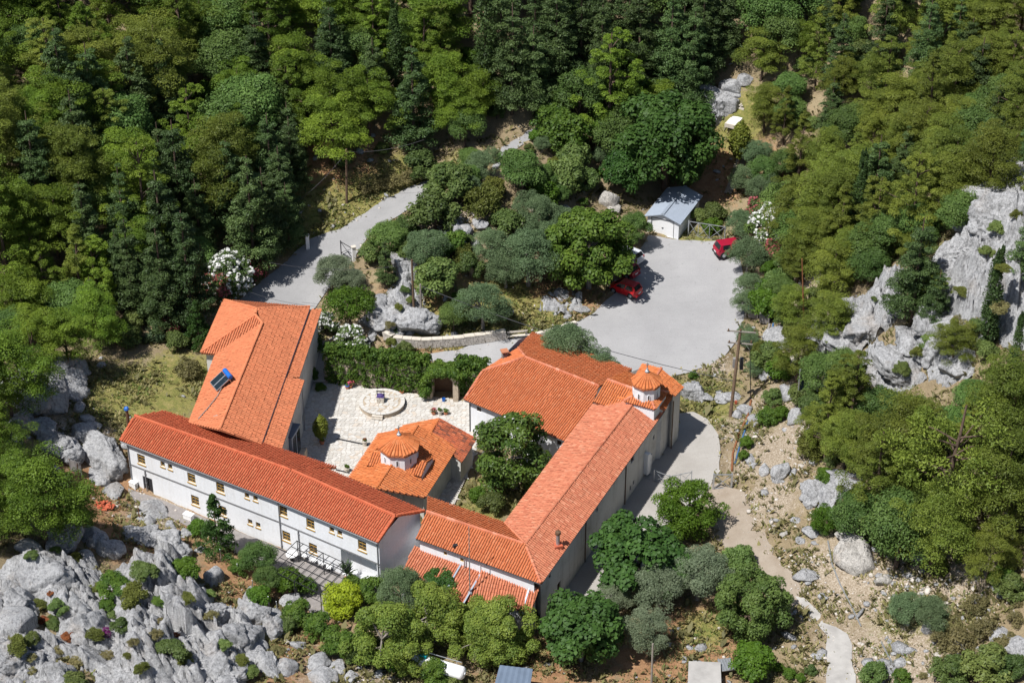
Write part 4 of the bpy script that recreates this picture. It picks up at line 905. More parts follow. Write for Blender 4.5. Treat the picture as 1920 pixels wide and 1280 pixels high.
for i in range(5):                                              # brutia pine: tapering crown of feathery sprays
    rng = np.random.default_rng(100+i); Hh = rng.uniform(10.5, 14); R = rng.uniform(3.0, 4.0); cen = []; rad = []; pw = rng.uniform(.32, .58); n = int(rng.integers(95, 125))
    lop = rng.normal(size=2)*.5
    for k in range(n):
        z = 1-rng.random()**.85*.8; a = rng.uniform(0, 6.283); r = R*(1-z)**pw*1.12*rng.uniform(.4, 1.0)*(1+.22*math.sin(2*a+i)+.15*math.sin(5*a+2*i)); s = rng.uniform(.5, 1.0)*(1.12-.55*z)
        cen.append((r*math.cos(a)+lop[0]*z, r*math.sin(a)+lop[1]*z, Hh*z*.97+rng.normal()*.25)); rad.append((s, s, s*.55))
    cen = np.array(cen); q, t = leaves(rng, cen, np.array(rad), 250, .185, .45, .45, .6, tuft=.4, fill=.5, low=-.35)
    tr = trunk_mesh('trunk', rng, Hh*.93, .24, M['trunk'], .03, [c for c in cen[::9]])
    reg('pine', tr, leaf_obj('crown', q, t, LM['pine']), Hh*.52, 2*R, None, Hh*.85)
    if i < 2: reg('yellowpine', tr, leaf_obj('crown', q, t, LM['yellowpine']), Hh*.52, 2*R, None, Hh*.85)
for i in range(8):                                              # older pine: billowing crown of rounded masses
    rng = np.random.default_rng(140+i); Hh = rng.uniform(9.0, 12); R = rng.uniform(3.5, 4.7); n = int(rng.integers(80, 105)); d = rdir(rng, n); d[:, 2] = np.where(d[:, 2] < -.75, -d[:, 2], d[:, 2]); rr = rng.uniform(.45, 1.0, (n, 1)); a = np.arctan2(d[:, 1], d[:, 0])
    cen = np.c_[d[:, :2]*R*rr*(1+.2*np.sin(2*a+i)+.15*np.sin(3*a+2*i))[:, None], Hh*.54+d[:, 2]*Hh*.42*rr[:, 0]]; rad = rng.uniform(.6, 1.35, (n, 1))*np.array([1.1, 1.1, .6])
    q, t = leaves(rng, cen, rad, 400, .19, .45, .45, .6, tuft=.35, fill=.4, low=-.3); tr = trunk_mesh('trunk', rng, Hh*.85, .24, M['trunk'], .05, [c for c in cen[::8]])
    if i < 6: reg('pine', tr, leaf_obj('crown', q, t, LM['pine']), Hh*.54, 2*R+.8, None, Hh*.85)
    if i > 2: reg('yellowpine', tr, leaf_obj('crown', q, t, LM['yellowpine']), Hh*.54, 2*R+.8, None, Hh*.85)
for i in range(3):                                              # old thin pine with bare limbs showing
    rng = np.random.default_rng(160+i); Hh = 11; R = 4.6; n = 44; d = rdir(rng, n); rr = rng.uniform(.4, 1, (n, 1)); cen = np.c_[d[:, :2]*R*rr, 6.0+d[:, 2]*4.6*rr[:, 0]]
    rad = rng.uniform(.55, 1.1, (n, 1))*np.array([1.15, 1.15, .6]); q, t = leaves(rng, cen, rad, 260, .24, .42, .6, .3, tuft=.6, fill=.6)
    reg('thinpine', trunk_mesh('trunk', rng, Hh*.92, .26, M['trunk'], .08, list(cen[::2])), leaf_obj('crown', q, t, LM['yellowpine']), 6.0, 10, None, 9.5)
for i in range(4):                                              # dark broad conifer
    rng = np.random.default_rng(200+i); Hh = rng.uniform(12, 15); R = rng.uniform(2.8, 3.5); cen = []; rad = []
    for k in range(150):
        z = 1-math.sqrt(rng.random()*.96); a = rng.uniform(0, 2*math.pi); r = R*(1-z)**.75*rng.uniform(.35, 1.0); cen.append((r*math.cos(a), r*math.sin(a), Hh*(.10+.88*z))); s = rng.uniform(.55, .95)*(1-.5*z); rad.append((s*1.2, s*1.2, s*.55))
    q, t = leaves(rng, np.array(cen), np.array(rad), 170, .22, .5, .55, .4, tuft=.3, fill=.5)
    reg('fir', trunk_mesh('trunk', rng, Hh*.95, .22, M['trunk'], .01), leaf_obj('crown', q, t, LM['fir']), Hh*.5, 2*R, None, Hh*.9)
for i in range(2):                                              # slender cypress
    rng = np.random.default_rng(230+i); Hh = 11.0; R = .85; z = rng.random(90); cen = np.c_[rng.normal(size=(90, 2))*.22*R, .3+z*(Hh-.5)]
    rr = R*np.minimum(1, (1.02-z)*2.2)*np.minimum(1, .45+z*2.5); rad = np.c_[rr, rr, .8+0*rr]*rng.uniform(.75, 1.05, (90, 1)); q, t = leaves(rng, cen, rad, 110, .24, .4, .45, .1, tuft=.5, fill=.25)
    reg('cypress', trunk_mesh('trunk', rng, Hh*.9, .14, M['trunk'], .0), leaf_obj('crown', q, t, LM['cypress']), Hh*.5, 2*R, None, Hh)
def round_tree(kind, seeds, R, Hc, leaf, per, ncl, lm, tr='trunk', Ht=None, rc=(.28, .45), asp=.6, flat=.8, jit=.55, fl=None, spread=1.0, tuft=0., low=-.6, bottom=-.6, reach=(.6, .95)):
    for s in seeds:
        rng = np.random.default_rng(s); d = rdir(rng, ncl); d[:, 2] = np.where(d[:, 2] < bottom, -d[:, 2], d[:, 2]); rr = rng.uniform(*reach, (ncl, 1)); ell = np.array([R*rng.uniform(.9, 1.1), R*rng.uniform(.9, 1.1), R*flat])
        cen = d*ell*rr*spread+[0, 0, Hc]; rad = R*rng.uniform(*rc, (ncl, 1))*np.array([1, 1, .85]); q, t = leaves(rng, cen, rad, per, leaf, asp, jit*.85, .45, tuft=tuft*.7, fill=.4, low=low)
        ok = q.reshape(-1, 4, 3)[:, :, 2].min(1) > .05; q = q.reshape(-1, 4, 3)[ok].reshape(-1, 3); t = t.reshape(-1, 4)[ok].ravel()
        trm = trunk_mesh('trunk', rng, Ht or Hc, .07*R+.05, M[tr], .08, list(cen[::5])); fm = None
        if fl:
            k = fl[1]; ci = rng.integers(0, ncl, k); dd = rdir(rng, k); dd[:, 2] = np.abs(dd[:, 2])*1.2-.2; cp = cen[ci]+dd*rad[ci]*1.02; q2, t2 = leaves(rng, cp, np.full((k, 3), .10*fl[3]), 7, .17*fl[2], .8, .6, .5)
            fm = leaf_obj('blossom', q2, t2, LM[fl[0]])
        reg(kind, trm, leaf_obj('crown', q, t, LM[lm]), Hc, 2*R*1.12, fm, 2*R*flat)
round_tree('oak', (301, 302, 303), 3.2, 4.4, .215, 420, 50, 'oak', Ht=4.6, flat=.85)
round_tree('fig', (311, 312), 3.6, 3.6, .40, 210, 60, 'fig', 'trunkgrey', 3.2, rc=(.2, .34), asp=.75, flat=.78, bottom=-.9, reach=(.55, 1.0))
round_tree('mulberry', (321,), 5.5, 6.0, .44, 230, 85, 'mulberry', Ht=5.5, rc=(.18, .3), asp=.7)
round_tree('walnut', (331,), 4.8, 5.2, .42, 240, 80, 'walnut', 'trunkgrey', 4.8, rc=(.18, .3), asp=.6, flat=.9, bottom=-.8)
round_tree('magnolia', (341,), 4.0, 4.8, .36, 230, 62, 'magnolia', 'trunkgrey', 4.4, rc=(.2, .33), asp=.5, flat=1.1, bottom=-.9, reach=(.5, 1.0), fl=('white', 26, 1.1, 1.0))
round_tree('olive', (351, 352), 2.6, 2.9, .17, 520, 46, 'olive', 'trunkgrey', 2.4, rc=(.22, .36), asp=.3, flat=.72, jit=.8, tuft=.45)
round_tree('greyolive', (356, 357), 2.6, 2.9, .17, 520, 46, 'greyolive', 'trunkgrey', 2.4, rc=(.22, .36), asp=.3, flat=.72, jit=.8, tuft=.45)
round_tree('privet', (361, 362), 3.6, 3.5, .21, 430, 66, 'privet', 'trunkgrey', 3.2, rc=(.18, .30), asp=.6, flat=.85, bottom=-.9, reach=(.55, 1.0))
round_tree('lime', (371,), 1.7, 1.4, .17, 280, 40, 'lime', Ht=1.2, flat=.8, bottom=-.8)
round_tree('laurel', (376,), 3.6, 3.4, .24, 330, 70, 'oak', Ht=3, rc=(.18, .28), flat=.95, bottom=-.95, reach=(.65, .95))
round_tree('feathery', (381,), 3.4, 3.0, .30, 300, 56, 'bright', Ht=2.6, rc=(.2, .34), asp=.35, flat=.85, tuft=.7, bottom=-.9)
round_tree('shrub', (391, 392, 393), 1.3, 1.0, .19, 170, 30, 'scrub', Ht=.8, rc=(.28, .45), flat=.8, bottom=-.5)
round_tree('greenshrub', (396, 397), 1.3, 1.05, .20, 170, 30, 'bright', Ht=.8, rc=(.28, .45), flat=.8, bottom=-.5)
round_tree('darkshrub', (401, 402), 1.4, 1.15, .19, 190, 32, 'ivy', Ht=.8, rc=(.28, .42), flat=.85, bottom=-.6)
round_tree('broom', (406, 407), 1.2, 1.0, .26, 170, 26, 'broom', Ht=.7, asp=.25, flat=.85, tuft=.9)
round_tree('drybush', (411, 412), .8, .5, .16, 120, 18, 'dryscrub', Ht=.4, asp=.35, tuft=.6, flat=.7)
round_tree('locust', (416,), 2.0, 2.6, .24, 190, 30, 'bright', Ht=2.4, rc=(.3, .5), asp=.35, flat=.45, tuft=.3)
round_tree('whiteoleander', (421,), 1.6, 1.5, .22, 190, 36, 'oak', Ht=1.1, asp=.3, flat=.95, tuft=.5, fl=('white', 330, 1.15, 1.3), bottom=-.8)
round_tree('pinkoleander', (426,), 1.5, 1.4, .22, 190, 34, 'scrub', Ht=1.1, asp=.3, flat=.95, tuft=.5, fl=('pink', 300, 1.1, 1.2), bottom=-.8)
round_tree('rustbush', (431,), .7, .5, .15, 110, 16, 'rust', Ht=.4, flat=.8)
for i in range(2):                                              # young loose conical tree
    rng = np.random.default_rng(441+i); cen = []; rad = []
    for k in range(80):
        z = rng.random()**1.3; a = rng.uniform(0, 6.28); r = 1.9*(1-z)**.8*rng.uniform(.3, 1); cen.append((r*math.cos(a), r*math.sin(a), .5+5.6*z)); s = rng.uniform(.35, .55)*(1-.5*z); rad.append((s, s, s*.8))
    q, t = leaves(rng, np.array(cen), np.array(rad), 80, .24, .4, .7, .2, tuft=.4); reg('youngfir', trunk_mesh('trunk', rng, 5.8, .1, M['trunk'], 0), leaf_obj('crown', q, t, LM['mulberry']), 3.0, 3.9, None, 6.2)
rng = np.random.default_rng(450); zz = np.linspace(0, 1, 26); cen = np.c_[rng.normal(size=(26, 2))*.05, 1.0+zz*2.3]; rr = .78*np.sin(np.clip(zz*.86+.12, 0, 1)*math.pi)**.7; q, t = leaves(rng, cen, np.c_[rr, rr, .25+0*rr], 170, .15, .6, .45, .1, fill=.2)
reg('topiary', trunk_mesh('trunk', rng, 1.2, .07, M['trunkgrey'], 0), leaf_obj('crown', q, t, LM['topiary']), 2.15, 1.6, None, 2.6)
rng = np.random.default_rng(455); n = 60; a = rng.uniform(0, 6.28, n); el = rng.uniform(.5, 1.35, n); L = rng.uniform(.9, 1.7, n); d = np.c_[np.cos(a)*np.cos(el), np.sin(a)*np.cos(el), np.sin(el)]; s = np.c_[-np.sin(a), np.cos(a), 0*a]*.09; b = d*.1+[0, 0, .05]; m = b+d*(L*.55)[:, None]; e = b+d*L[:, None]-[0, 0, .15]
q = np.stack([b-s, m-s, e, m+s], 1); q2 = np.stack([b-s, m+s, e, b+s], 1); reg('agave', trunk_mesh('trunk', rng, .3, .12, M['trunk'], 0), leaf_obj('crown', np.r_[q, q2].reshape(-1, 3), np.repeat(rng.random(2*n), 4), LM['agave']), .8, 2.2, None, 1.6)

NAMES = {'pine': ('pine_tree', 'pine'), 'yellowpine': ('pine_tree', 'pine'), 'thinpine': ('pine_tree', 'pine'), 'fir': ('conifer_tree', 'conifer'), 'cypress': ('cypress_tree', 'cypress'), 'oak': ('oak_tree', 'tree'), 'fig': ('fig_tree', 'fig tree'),
 'mulberry': ('broadleaf_tree', 'tree'), 'walnut': ('broadleaf_tree', 'tree'), 'magnolia': ('magnolia_tree', 'tree'), 'olive': ('olive_tree', 'olive tree'), 'greyolive': ('olive_tree', 'olive tree'), 'privet': ('flowering_tree', 'tree'), 'lime': ('golden_bush', 'bush'),
 'laurel': ('round_tree', 'tree'), 'feathery': ('feathery_bush', 'bush'), 'shrub': ('shrub', 'shrub'), 'greenshrub': ('shrub', 'shrub'), 'darkshrub': ('shrub', 'shrub'), 'broom': ('broom_bush', 'bush'), 'drybush': ('dry_bush', 'bush'), 'locust': ('small_tree', 'tree'),
 'whiteoleander': ('oleander_bush', 'oleander'), 'pinkoleander': ('oleander_bush', 'oleander'), 'rustbush': ('rusty_bush', 'bush'), 'youngfir': ('young_tree', 'tree'), 'topiary': ('clipped_tree', 'tree'), 'agave': ('spiky_plant', 'plant')}
LOOK = {'pine': 'green cloud-crowned pine', 'yellowpine': 'olive-yellow pine', 'thinpine': 'thin pine with bare grey limbs', 'fir': 'dark pointed conifer', 'cypress': 'slender dark cypress', 'oak': 'grey-green round oak', 'fig': 'dense dark green fig tree',
 'mulberry': 'big bright green broadleaf tree', 'walnut': 'large round leafy tree', 'magnolia': 'glossy magnolia with white blooms', 'olive': 'silvery olive tree', 'greyolive': 'grey-green olive tree', 'privet': 'round tree with yellow-green flower heads', 'lime': 'bright yellow-green bush',
 'laurel': 'dense dark round tree', 'feathery': 'feathery bright green bush', 'shrub': 'olive-green scrub bush', 'greenshrub': 'fresh green shrub', 'darkshrub': 'dark green shrub', 'broom': 'yellowish broom bush', 'drybush': 'dry straw-coloured bush', 'locust': 'flat-topped bright green tree',
 'whiteoleander': 'oleander covered in white blossom', 'pinkoleander': 'oleander with faded pink blossom', 'rustbush': 'rust-red dried bush', 'youngfir': 'young loose conical tree', 'topiary': 'clipped golden egg-shaped tree', 'agave': 'spiky blade-leaved plant'}
LANDMARKS = [tuple([float(v) for v in s.split(' ', 2)[:2]]+[s.split(' ', 2)[2]]) for s in """250 850 the white house's left corner;400 930 the white house front;600 1090 the pergola;690 1060 the white house's right corner;860 1140 the lean-to;715 760 the courtyard well;945 900 the garden court;870 740 the arched gateway;1260 410 the garage;1330 430 the white gate;1172 540 the red hatchback;1358 470 the red SUV;1375 700 the double-arm power pole;1220 715 the chapel dome;1330 830 the lane bend;1310 900 the lane gate;1110 1060 the lane wall;1570 1240 the concrete track;1605 1040 the big leaning boulder;1495 710 the dark panel;1400 590 the bins;820 640 the low stone wall;770 600 the twin poles;650 480 the road gate;700 400 the road bend;650 330 the roadside pole;480 700 the solar water heater;480 560 the broad orange roof's top;385 690 the broad orange roof's left wall;300 740 the grass terrace;110 720 the shaded rocks;200 850 the boulders by the house;960 1265 the blue shed;1320 1260 the concrete cistern;820 1250 the gas tank;1220 1240 the bare post;300 1130 the lower left crag;80 1180 the left crag foot;540 1180 the rock slide;1850 450 the right-hand cliff;1640 540 the fluted crag;1680 660 the domed outcrop;1370 240 the hillside grave;1350 190 the upper rocks;990 250 the far road;1900 1000 the right edge pines;1480 60 the hilltop pylon""".split(';')]
def near(px, py):
    lx, ly, nm = min(LANDMARKS, key=lambda l: (l[0]-px)**2+(1.5*(l[1]-py))**2); dx, dy = px-lx, 1.5*(py-ly)
    if max(abs(dx), abs(dy)) < 28: return 'at '+nm
    h = 'right of ' if dx > 0 else 'left of '; v = 'in front of ' if dy > 0 else 'behind '
    return (h if abs(dx) >= abs(dy) else v)+nm
def forest_place(px, py):
    c = ['far left', 'left', 'left of centre', 'near centre left', 'near centre right', 'right of centre', 'right', 'far right'][int(min(7.99, max(0, px/240)))]
    r = 'at the top edge' if py < 60 else 'in the upper forest' if py < 150 else 'in the middle forest' if py < 260 else 'in the lower forest'
    return f'{r}, {c}'
PENDING = []     # (object, base label, px, py) - made distinct at the end
def plant(kind, px, py, w=None, mode='c', lab=None, rz=None, place=None, var=None, sh=1.0, group=None, drop=0.0):
    """mode c: (px,py) is the crown's centre; b: its foot. w: crown width in photo pixels"""
    pr = PROTO[kind]; tr, cr, cz, wd, fl, hh = pr[var if var is not None else int(RNG.integers(len(pr)))]
    s = 1.0; p = at(px, py)
    for _ in range(3):
        if w: s = w/pxm(p)/wd
        p = at(px, py, cz*s*sh) if mode == 'c' else at(px, py)
    nm, cat = NAMES[kind]; z = gz(p)-drop
    o = thing(nm, 'x', cat, (p[0], p[1], z-.03), RNG.uniform(0, 6.28) if rz is None else rz, group or LOOK[kind]+' group')
    o.scale = (s, s, s*sh); link('trunk', tr, o); link('crown', cr, o)
    if fl: link('blossom', fl, o)
    PENDING.append((o, lab or LOOK[kind]+' '+(place or near(px, py)), px, py)); return o
PLANTS = """magnolia 960 846 162|shrub 922 945 56|greenshrub 895 925 36|weedy
feathery 1292 952 140|fig 1200 1042 182|fig 1090 1178 172|olive 1312 1072 130|olive 1235 1105 125|olive 1212 1178 105|olive 1150 1120 80|laurel 1412 1132 152|greenshrub 1412 1240 88|shrub 1385 1050 70
privet 715 1190 150|privet 800 1148 140|privet 945 1205 90|privet 890 1195 120|privet 945 1182 140|privet 905 1150 90|darkshrub 985 1160 50|greyolive 750 1105 110|mulberry 830 1100 90|lime 640 1122 76|darkshrub 700 1102 60|darkshrub 660 1090 40
youngfir 404 985 84|greenshrub 372 990 40|oak 483 1045 72|oak 502 1082 56|greenshrub 542 1092 66|greenshrub 485 1118 50|greenshrub 575 1098 44|darkshrub 560 1152 64|darkshrub 600 1176 62|darkshrub 636 1205 66|shrub 670 1228 50|shrub 680 1205 50|darkshrub 450 1062 40|darkshrub 815 1262 62|shrub 850 1276 36|privet 868 1172 84|privet 765 1222 100|greenshrub 735 1240 50|shrub 540 1170 46
pine 72 930 160|pine -20 955 150|pine 10 850 130|pine 135 960 90|pine -50 800 170|pine -45 730 170|pine 5 690 150|pine -70 900 150|pine 60 640 130|pine 120 640 110
youngfir 370 608 62|pinkoleander 405 545 66|whiteoleander 424 518 96|pine 850 205 120|pine 828 160 120|oak 872 232 80|pine 885 175 110|pinkoleander 452 508 60|pinkoleander 480 505 50|agave 290 620 40|agave 275 632 34|agave 300 632 30|shrub 330 640 50|drybush 355 690 56|shrub 238 630 56|drybush 205 610 50|shrub 250 600 46|pinkoleander 320 610 44|darkshrub 300 590 40
whiteoleander 611 612 52|whiteoleander 660 636 66|locust 655 572 90|olive 630 512 88|olive 660 528 66|oak 728 446 76|shrub 700 476 56|greenshrub 640 560 50|fir 722 492 44|shrub 757 428 56|shrub 760 470 60
shrub 690 565 44|broom 735 640 26|darkshrub 748 618 24|shrub 700 600 30
shrub 816 520 90|greyolive 905 572 112|greyolive 990 480 130|greyolive 920 462 90|greyolive 948 500 90|walnut 1106 466 178|oak 1190 428 66|mulberry 1250 262 215|mulberry 1175 315 110|oak 1165 250 110|darkshrub 1180 165 84|darkshrub 1168 200 100|darkshrub 1150 240 100
shrub 848 350 100|greyolive 902 308 70|oak 978 318 92|oak 1015 335 60|broom 905 378 76|broom 925 350 50|shrub 815 398 96|greyolive 800 465 96|darkshrub 850 452 60|greyolive 1000 390 90|shrub 1060 335 90|shrub 1075 300 80|greenshrub 1020 360 70|shrub 950 420 70|greyolive 1060 420 90|shrub 880 500 60|broom 870 480 50|greyolive 1015 440 80|shrub 1100 340 60|darkshrub 1060 250 100|darkshrub 1030 230 80|shrub 830 330 60|shrub 790 310 70|drybush 765 332 40|drybush 735 340 44|drybush 710 348 36|drybush 680 356 34|drybush 800 312 36|shrub 640 300 40|greenshrub 860 560 30|oak 850 590 60
greyolive 1404 476 88|greyolive 1405 540 72|greyolive 1390 420 66|greyolive 1400 570 60|greyolive 1400 330 72|greyolive 1430 350 70|greyolive 1420 285 66|topiary 1388 258 44|whiteoleander 1442 430 90|pinkoleander 1425 398 60|pinkoleander 1455 470 50|greenshrub 1440 545 60|greenshrub 1436 570 74|greenshrub 1412 562 44|shrub 1460 530 60|shrub 1480 490 60|broom 1487 625 48|greyolive 1400 625 46|greyolive 1408 640 44|shrub 1440 672 66|broom 1425 660 44|greenshrub 1462 690 56|greyolive 1412 690 40|darkshrub 1440 780 44|greenshrub 1465 775 36|greenshrub 1400 830 30|greenshrub 1395 855 24|shrub 1448 745 40|shrub 1340 400 50|greenshrub 1335 425 40|darkshrub 1300 705 20|shrub 1310 405 40
greyolive 1062 650 118|greyolive 1122 684 84|greenshrub 600 720 24|darkshrub 584 640 50|darkshrub 578 690 40|shrub 760 655 34|shrub 690 700 20
cypress 1862 562 34|cypress 1612 378 30|cypress 1905 660 24|cypress 910 70 44|cypress 740 95 30|fir 1722 505 112|fir 1758 560 70|fir 1645 330 90|thinpine 1790 850 280|yellowpine 1880 900 180|yellowpine 1900 760 170|yellowpine 1700 820 150|yellowpine 1600 830 110|oak 1570 790 80|broom 1522 838 62|yellowpine 1650 890 130|oak 1612 962 110|feathery 1550 975 66|oak 1690 990 150|yellowpine 1760 990 160|yellowpine 1860 1030 130|oak 1540 700 90|oak 1580 690 80|shrub 1525 760 60|shrub 1500 740 50|yellowpine 1600 740 110|oak 1650 760 90|yellowpine 1560 600 90|shrub 1530 560 50|broom 1700 680 30|yellowpine 1790 640 90|shrub 1850 655 50|shrub 1750 640 60|yellowpine 1560 510 110|yellowpine 1530 450 100|oak 1490 430 90|oak 1470 380 90|yellowpine 1540 380 120|yellowpine 1590 480 90|oak 1640 450 100|oak 1680 430 100|yellowpine 1650 400 100|yellowpine 1720 370 120|yellowpine 1790 350 120|oak 1730 420 90|oak 1800 400 90|yellowpine 1860 300 120
greyolive 1700 1140 80|greyolive 1748 1150 80|shrub 1895 1100 60|darkshrub 1880 1080 50|shrub 1640 1262 56|darkshrub 1690 1270 40|shrub 1850 1250 90|shrub 1780 1260 70|drybush 1800 1200 60|drybush 1850 1180 60|drybush 1760 1200 50|shrub 1900 1250 60|drybush 1880 1210 50|drybush 1830 1130 50|drybush 1790 1170 40|drybush 1900 1160 40|shrub 1655 1010 60|shrub 1680 1025 50|broom 1760 1060 40|greenshrub 1480 1262 26|greenshrub 1500 1270 22|greenshrub 1460 1250 24|shrub 1520 1255 24|shrub 1735 550 40|drybush 1870 540 50|drybush 1830 620 60|drybush 1800 610 50|broom 1860 620 40|shrub 1868 425 44|broom 1905 415 30|shrub 1850 480 40|darkshrub 1780 470 30|shrub 1470 590 50"""
for s in PLANTS.replace('\n', '|').split('|'):
    v = s.split()
    if len(v) < 4: continue
    k = v[0]; x, y, w = map(float, v[1:4])
    tall = {'cypress': 11/1.7}.get(k)
    plant(k, x, y, w, var=int(RNG.integers(5, 11)) if k == 'pine' else None)
FIRS = "505 300 100;470 400 110;525 350 90;495 400 100;538 400 70;545 290 80;330 320 110;300 420 120;350 500 110;300 520 100;370 400 80;540 250 70;960 105 110;1045 70 100;1000 130 90;1090 60 90;940 40 90;1130 100 90;1200 60 100;1260 80 100;1320 60 90;1300 110 90;170 170 100;140 260 100;60 300 100;1180 20 90;1350 30 90;700 140 80;430 350 90;620 60 80;480 100 80;1050 20 90;300 300 80;240 500 90;160 430 90;1740 80 80;1560 200 60"
for s in FIRS.split(';'): x, y, w = map(float, s.split()); plant('fir', x, y, w, place=forest_place(x, y) if y < 290 else None)

# forest: jittered grid over the hill behind, leaving the open places free
OPEN = [[tuple(at(*p)[:2]) for p in pxpoly(s)] for s in (
 "560 460;560 360;600 320;680 320;760 340;800 340;830 320;960 230;1020 225;1020 250;1080 240;1140 280;1180 350;1230 350;1330 350;1330 290;1290 215;1330 175;1420 140;1420 200;1400 280;1460 280;1470 460;1500 500;1560 560;1560 620;1640 700;1800 600;1930 620;1930 1300;-20 1300;-20 640;120 640;240 650;380 700;390 560;440 520;470 560;560 470",
 "1590 590;1640 500;1700 480;1760 600;1660 730;1580 700", "1760 600;1780 470;1860 330;1930 320;1930 640;1800 640", "372 610;380 510;440 470;505 490;505 610", "1434 -20;1478 -20;1478 36;1440 36")]
def free(x, y, r):
    for o in OPEN:
        if inpoly(np.array([x]), np.array([y]), o)[0]: return False
    return True
spots = []; taken = [tuple(o.location)[:2]+(2.4,) for o, *_ in PENDING if o['category'] in ('pine', 'conifer', 'tree', 'cypress')]
for gy_ in np.arange(-10, 250, 4.5):
    for gx_ in np.arange(-92, 100, 4.5):
        x = gx_+RNG.uniform(-2.1, 2.1); y = gy_+RNG.uniform(-2.1, 2.1)
        if not free(x, y, 0): continue
        z = hs(x, y)[0]; px, py = proj((x, y, z+6))
        if not (-60 < px < 1980 and -70 < py < 720): continue
        if any((x-a)**2+(y-b)**2 < r*r for a, b, r in taken): continue
        spots.append((x, y, px, py))
main = [(a[0], a[1]) for a in spots]+[t[:2] for t in taken]; mxy = np.array(main)
for gy_ in np.arange(-8, 250, 3.6):
    for gx_ in np.arange(-92, 100, 3.6):
        x = gx_+RNG.uniform(-1.4, 1.4); y = gy_+RNG.uniform(-1.4, 1.4)
        if not free(x, y, 0) or ((mxy-[x, y])**2).sum(1).min() < 2.7**2: continue
        z = hs(x, y)[0]; px, py = proj((x, y, z+2))
        if -40 < px < 1960 and -60 < py < 640 and RNG.random() < .8: spots.append((x, y, px, -abs(py)-1000))
for x, y, px, py in spots:
    under = py < -900; py = -py-1000 if under else py
    n = noise3(np.array([[x*.045, y*.045, 3.3]]))[0]; r = RNG.random()
    if px > 1430: kind = 'yellowpine' if r < .74 else 'oak' if r < .86 else 'fir'
    elif py < 130 and 880 < px < 1420: kind = 'fir' if r < .5 else 'pine' if r < .85 else 'oak'
    else: kind = 'fir' if r < .12+.22*(n < -.25) else 'oak' if r < .20+.15*(n > .25) else 'yellowpine' if (r > .9) else 'pine'
    if under: kind = 'oak' if r < .5 else 'shrub' if r < .8 else 'greenshrub'
    pr = PROTO[kind]; tr, cr, cz_, wd, fl, hh = pr[int(RNG.integers(len(pr)))]; s = RNG.uniform(.72, 1.12)*(.8 if px > 1430 else 1.0)
    nm, cat = NAMES[kind]; o = thing(nm, 'x', cat, (x, y, gz((x, y))-.1), RNG.uniform(0, 6.28), LOOK[kind]+' group'); o.scale = (s, s, s*RNG.uniform(.88, 1.12))
    if kind == 'oak': o.scale = (s*(.72 if under else 1.2),)*3
    elif under: o.scale = (s*1.5,)*3
    link('trunk', tr, o); link('crown', cr, o); PENDING.append((o, LOOK[kind]+' '+forest_place(px, py), px, py))
# ---------------------------------------------------------------- rocks
def ico(sub):
    bm = bmesh.new(); bmesh.ops.create_icosphere(bm, subdivisions=sub, radius=1.0); v = np.array([tuple(q.co) for q in bm.verts]); f = np.array([[q.index for q in t.verts] for t in bm.faces]); bm.free(); return v, f
_ICO = {k: ico(k) for k in (1, 2, 4, 5, 6)}
def rock_mesh(name, seed, sub, mat, planes=16, rough=.05, flute=0.0, crack=.05, ncr=14, step=.10, grain=.02):
    """a block of limestone: flat broken faces, joint-bounded steps, open cracks, then small relief"""
    rng = np.random.default_rng(seed); v, f = _ICO[sub]; n = rdir(rng, planes); h = rng.uniform(.60, 1.0, planes)
    dn = v@n.T; r = np.where(dn > .05, h/np.maximum(dn, .05), 9).min(1); r = np.minimum(r, 1.3); p = v*r[:, None]; sd = rng.normal(size=3)*9
    p = p*(1+rough*fbm(p*1.3+sd, 3)[:, None])
    for k, (nc, st, w) in enumerate(((ncr, step, .09), (ncr*5, step*.5, .05), (ncr*14, step*.22, .03))):
        if k and sub < 5 or k > 1 and sub < 6: break
        s = rng.normal(size=(nc, 3)); s /= np.linalg.norm(s, axis=1)[:, None]; s *= rng.uniform(.55, 1.05, (nc, 1)); sc = np.array([1, 1, .8]); q = (p+.13*np.c_[fbm(p*2+sd, 2), fbm(p*2+sd+5, 2), fbm(p*2+sd+9, 2)])*sc
        D = ((q[:, None]-s[None]*sc)**2).sum(-1)**.5; i = np.argpartition(D, 1, 1)[:, :2]; a = np.take_along_axis(D, i, 1); c0 = i[np.arange(len(q)), a.argmin(1)]; e = np.abs(a[:, 1]-a[:, 0])
        off_ = (rng.random(nc)-.5)[c0]*2*st; cr = crack*(1, .55, .3)[k]*np.clip(1-e/w, 0, 1)**1.3; p = p*(1+off_-cr)[:, None]
    if flute: p = p*(1-flute*np.abs(fbm(np.c_[p[:, 0]*6.5, p[:, 1]*6.5, p[:, 2]*.9]+sd, 2))[:, None])
    if sub >= 5: p = p*(1+grain*fbm(p*6+sd, 4, True)[:, None]-1.2*grain*np.clip(np.abs(noise3(p*np.array([5, 5, 2.5])+sd))-.0, 0, .12)[:, None]/.12+1.2*grain)
    return mesh_np(name, p, f, mat)
ROCKS = {'s': [rock_mesh('boulder', 10+i, 4, M['rock'], 13+i, .05, crack=.06, ncr=6, step=.05) for i in range(7)],
 'p': [rock_mesh('boulder', 30+i, 4, M['rockpale'], 12, .05, crack=.05, ncr=5, step=.05) for i in range(3)],
 'C': [rock_mesh('crag', 50+i, 6, M['rock'], 14, .10, .04, .13, 14, .15, .032) for i in range(4)],
 'F': [rock_mesh('crag', 70+i, 6, M['rock'], 12, .10, .22, .08, 9, .10, .02) for i in range(3)],
 'm': [rock_mesh('crag', 80+i, 5, M['rock'], 13, .08, .06, .11, 9, .12, .03) for i in range(5)]}
